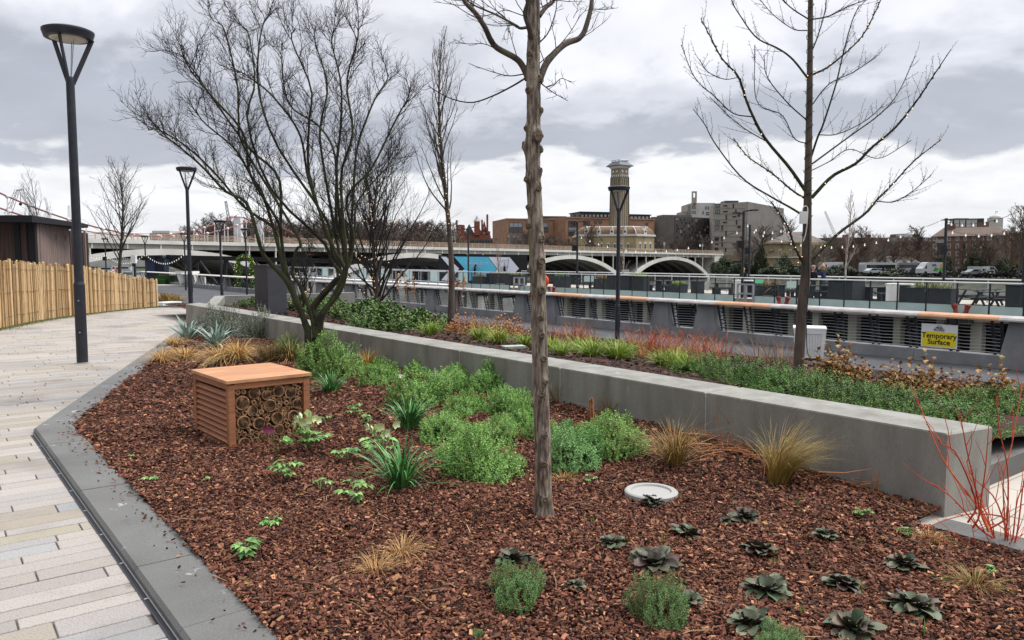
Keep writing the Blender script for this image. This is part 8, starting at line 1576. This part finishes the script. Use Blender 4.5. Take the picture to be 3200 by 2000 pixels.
# ------------------------------------------------------------------ people
def person(label, loc, rz, pose, mats, hair=None, hat=None, hood=False, sc=1.0):
    """one continuous skinned figure; pose gives joint offsets. materials: skin, top, trousers, shoes"""
    J = {'pel': (0, 0, .95), 'waist': (0, .0, 1.08), 'chest': (0, .0, 1.30), 'neck': (0, .0, 1.47), 'head0': (0, .02, 1.56), 'head1': (0, .03, 1.66), 'head2': (0, .02, 1.75)}
    for s, n in ((-1, 'l'), (1, 'r')):
        J.update({'sh' + n: (s * .17, 0, 1.42), 'el' + n: (s * .23, -.02, 1.14), 'wr' + n: (s * .23, .06, .90), 'pa' + n: (s * .23, .08, .84), 'hip' + n: (s * .09, 0, .90), 'kn' + n: (s * .10, .02, .50), 'an' + n: (s * .10, -.02, .09), 'to' + n: (s * .11, .16, .03)})
    J.update(pose)
    R = {'pel': .15, 'waist': .135, 'chest': .155, 'neck': .06, 'head0': .078, 'head1': .098, 'head2': .07}
    for n in 'lr': R.update({'sh' + n: .075, 'el' + n: .052, 'wr' + n: .035, 'pa' + n: .034, 'hip' + n: .105, 'kn' + n: .068, 'an' + n: .046, 'to' + n: .04})
    E = [('pel', 'waist'), ('waist', 'chest'), ('chest', 'neck'), ('neck', 'head0'), ('head0', 'head1'), ('head1', 'head2')]
    for n in 'lr': E += [('chest', 'sh' + n), ('sh' + n, 'el' + n), ('el' + n, 'wr' + n), ('wr' + n, 'pa' + n), ('pel', 'hip' + n), ('hip' + n, 'kn' + n), ('kn' + n, 'an' + n), ('an' + n, 'to' + n)]
    if 'hood' in mats: R['head0'] = .10; R['head1'] = .118; R['head2'] = .085; R['neck'] = .095
    for n, s in (('l', -1), ('r', 1)):
        w, p = np.array(J['wr' + n]), np.array(J['pa' + n]); d = nrm(p - w); x = nrm(np.cross(d, V(0, 1, .2))); x = x if np.isfinite(x).all() else V(1, 0, 0)
        for k in range(4): J[f'f{n}{k}'] = tuple(p + x * (-.024 + .016 * k) + d * (.07 + .02 * (k in (1, 2))) + V(0, .015, 0)); R[f'f{n}{k}'] = .009; E.append(('pa' + n, f'f{n}{k}'))
        J[f't{n}'] = tuple((w + p) / 2 + x * .045 + d * .05); R[f't{n}'] = .010; E.append(('wr' + n, f't{n}'))
    J['nose'] = tuple(np.array(J['head1']) + V(0, .115, -.02)); R['nose'] = .016; E.append(('head1', 'nose'))
    ks = list(J); me = bpy.data.meshes.new('skel'); me.from_pydata([J[k] for k in ks], [(ks.index(a), ks.index(b)) for a, b in E], []); o = bpy.data.objects.new('skel', me); COL.objects.link(o)
    sm = o.modifiers.new('skin', 'SKIN'); sm.use_smooth_shade = True; o.modifiers.new('sub', 'SUBSURF').levels = 2
    for i, k in enumerate(ks): me.skin_vertices[0].data[i].radius = (R[k], R[k] * (.72 if k in ('chest', 'waist', 'pel') else 1)); me.skin_vertices[0].data[i].use_root = k == 'pel'
    dg = bpy.context.evaluated_depsgraph_get(); dg.update(); bm_ = bpy.data.meshes.new_from_object(o.evaluated_get(dg)); bpy.data.objects.remove(o)
    bm_.materials.clear()
    for m_ in (mats['skin'], mats['top'], mats['trousers'], mats['shoes']): bm_.materials.append(m_)
    nk = J['neck'][2]; wz = J['pel'][2] - .08
    for f in bm_.polygons:
        c = np.array(f.center); near = {k: np.linalg.norm(c - np.array(J[k])) / (R[k] + .02) for k in ks}; k = min(near, key=near.get)
        if k.startswith(('to', 'an')): i = 3
        elif k.startswith(('kn', 'hip')) or (k == 'pel' and c[2] < J['pel'][2]): i = 2
        elif k.startswith(('f', 't', 'pa')) or k in ('head0', 'head1', 'head2', 'nose'): i = 1 if ('hood' in mats and k in ('head0', 'head1', 'head2') and c[1] < J['head1'][1] + .06) else 0
        else: i = 1
        f.material_index = i
    r = thing('person', label, 'person', loc, None, rz); r.scale = (sc,) * 3; b = bpy.data.objects.new('body', bm_); COL.objects.link(b); b.parent = r
    hd = np.array(J['head1'])
    for s in (-1, 1): q = MB(); q.ball(hd + V(s * .034, .088, .012), .011, 6, 4); q.build('eye', BLACK, r, local=True)
    q = MB(); q.ball(hd + V(0, .092, -.058), .02, 8, 4, (1.3, .4, .35)) if False else q.box(hd + V(0, .094, -.055), (.045, .012, .01)); q.build('mouth', mat('lip', (.3, .1, .09), .6) if 'lip' not in bpy.data.materials else bpy.data.materials['lip'], r, local=True)
    if hair: q = MB(); q.ball(hd + V(0, -.02, .045), .112, 12, 8, (1, 1.02, .95)); h = q.build('hair', hair, r, local=True, smooth=True)
    if hat: q = MB(); q.lathe([(.116, 0), (.122, .05), (.10, .12), (.04, .16), (0, .165)], 16, tuple(hd + V(0, -.005, .03))); q.build('hat', hat, r, local=True, smooth=True); q = MB(); q.ball(hd + V(0, 0, .22), .045, 8, 6); q.build('bobble', WFW, r, local=True)
SKN = mat('skin', (.55, .32, .24), .6); COAT = mat('black_coat', (.014, .014, .018), .8); NAVYC = mat('navy_jacket', (.015, .02, .06), .7); JEAN = mat('dark_jeans', (.03, .035, .05), .8); SHOE = mat('shoe', (.02, .02, .02), .6)
p = ST(s_of(1484, 41.8), 41.8, JZ); person('person in a dark hooded coat walking with head bowed before the blue hoarding', tuple(p), -1.35, {'head0': (0, .06, 1.55), 'head1': (0, .10, 1.63), 'head2': (0, .10, 1.72), 'knl': (-.10, .10, .50), 'anl': (-.10, .12, .09), 'tol': (-.11, .30, .03), 'anr': (.10, -.20, .10), 'tor': (.11, -.03, .03), 'knr': (.10, -.04, .50)}, {'skin': SKN, 'top': COAT, 'trousers': COAT, 'shoes': SHOE, 'hood': 1}, sc=1.03)
pa_, pb_ = ST(s_of(2540, 41.0), 41.0, JZ), ST(s_of(2572, 41.0), 41.0, JZ); dv = nrm(pa_ - pb_); yb = math.atan2(-dv[0], dv[1]); wr = float(np.linalg.norm(pa_ - pb_))
person('person in a navy jacket and orange bobble hat reaching an arm towards a companion', tuple(pb_), yb, {'ell': (-.24, .22, 1.36), 'wrl': (-.20, .45, 1.42), 'pal': (-.19, .51, 1.43), 'elr': (.24, .18, 1.25), 'wrr': (.16, .40, 1.30), 'par': (.15, .46, 1.31)}, {'skin': SKN, 'top': NAVYC, 'trousers': JEAN, 'shoes': SHOE}, hair=mat('fair_hair', (.35, .2, .09), .7), hat=mat('hat_orange', (.62, .28, .13), .8), sc=1.04)
person('bareheaded person in a black coat facing the one in the bobble hat', tuple(pa_), yb + math.pi - .5, {}, {'skin': mat('pink_skin', (.62, .33, .28), .6), 'top': COAT, 'trousers': JEAN, 'shoes': SHOE}, hair=mat('grey_hair', (.3, .26, .24), .8), sc=1.04)
p = ST(s_of(2322, 41.4), 41.4, JZ); person('person with fair hair in a dark coat half hidden behind the floodlight pole', tuple(p), 2.6, {}, {'skin': SKN, 'top': COAT, 'trousers': COAT, 'shoes': SHOE}, hair=mat('ginger_hair', (.5, .27, .1), .7), sc=.93)
# white birch in the cube planter
t, c = bare_tree('white_birch', 'white stemmed birch growing in the tall dark cube planter', 2646, 905, JZ + 1.05, float(jp(2646, 38.6)[1]), 4.6, 1.2, 61, fast=.7, n1=20, trunk_r=.05, dens=.6, start=.12, mt=(mat('birch_bark', (.62, .58, .54), .7, (.35, .32, .3), 3), mat('birch_twig', (.34, .26, .22), .85)), tw_r=1.6)
t, c = bare_tree('white_birch', 'thin pale birch standing in front of the right bridge arch', 1945, 905, JZ, float(jp(1945, 39.6)[1]), 4.4, 1.0, 62, fast=.8, n1=16, trunk_r=.045, dens=.5, start=.2, mt=(bpy.data.materials['birch_bark'], bpy.data.materials['birch_twig']), tw_r=1.4)
t, c = bare_tree('bare_sapling', 'thin bare sapling standing before the picture on the blue hoarding', 1555, 905, JZ, float(jp(1555, 40.4)[1]), 3.9, 1.1, 63, fast=.7, n1=18, trunk_r=.045, dens=.6, start=.15, mt=(BARK, bpy.data.materials['birch_twig']), tw_r=1.6)
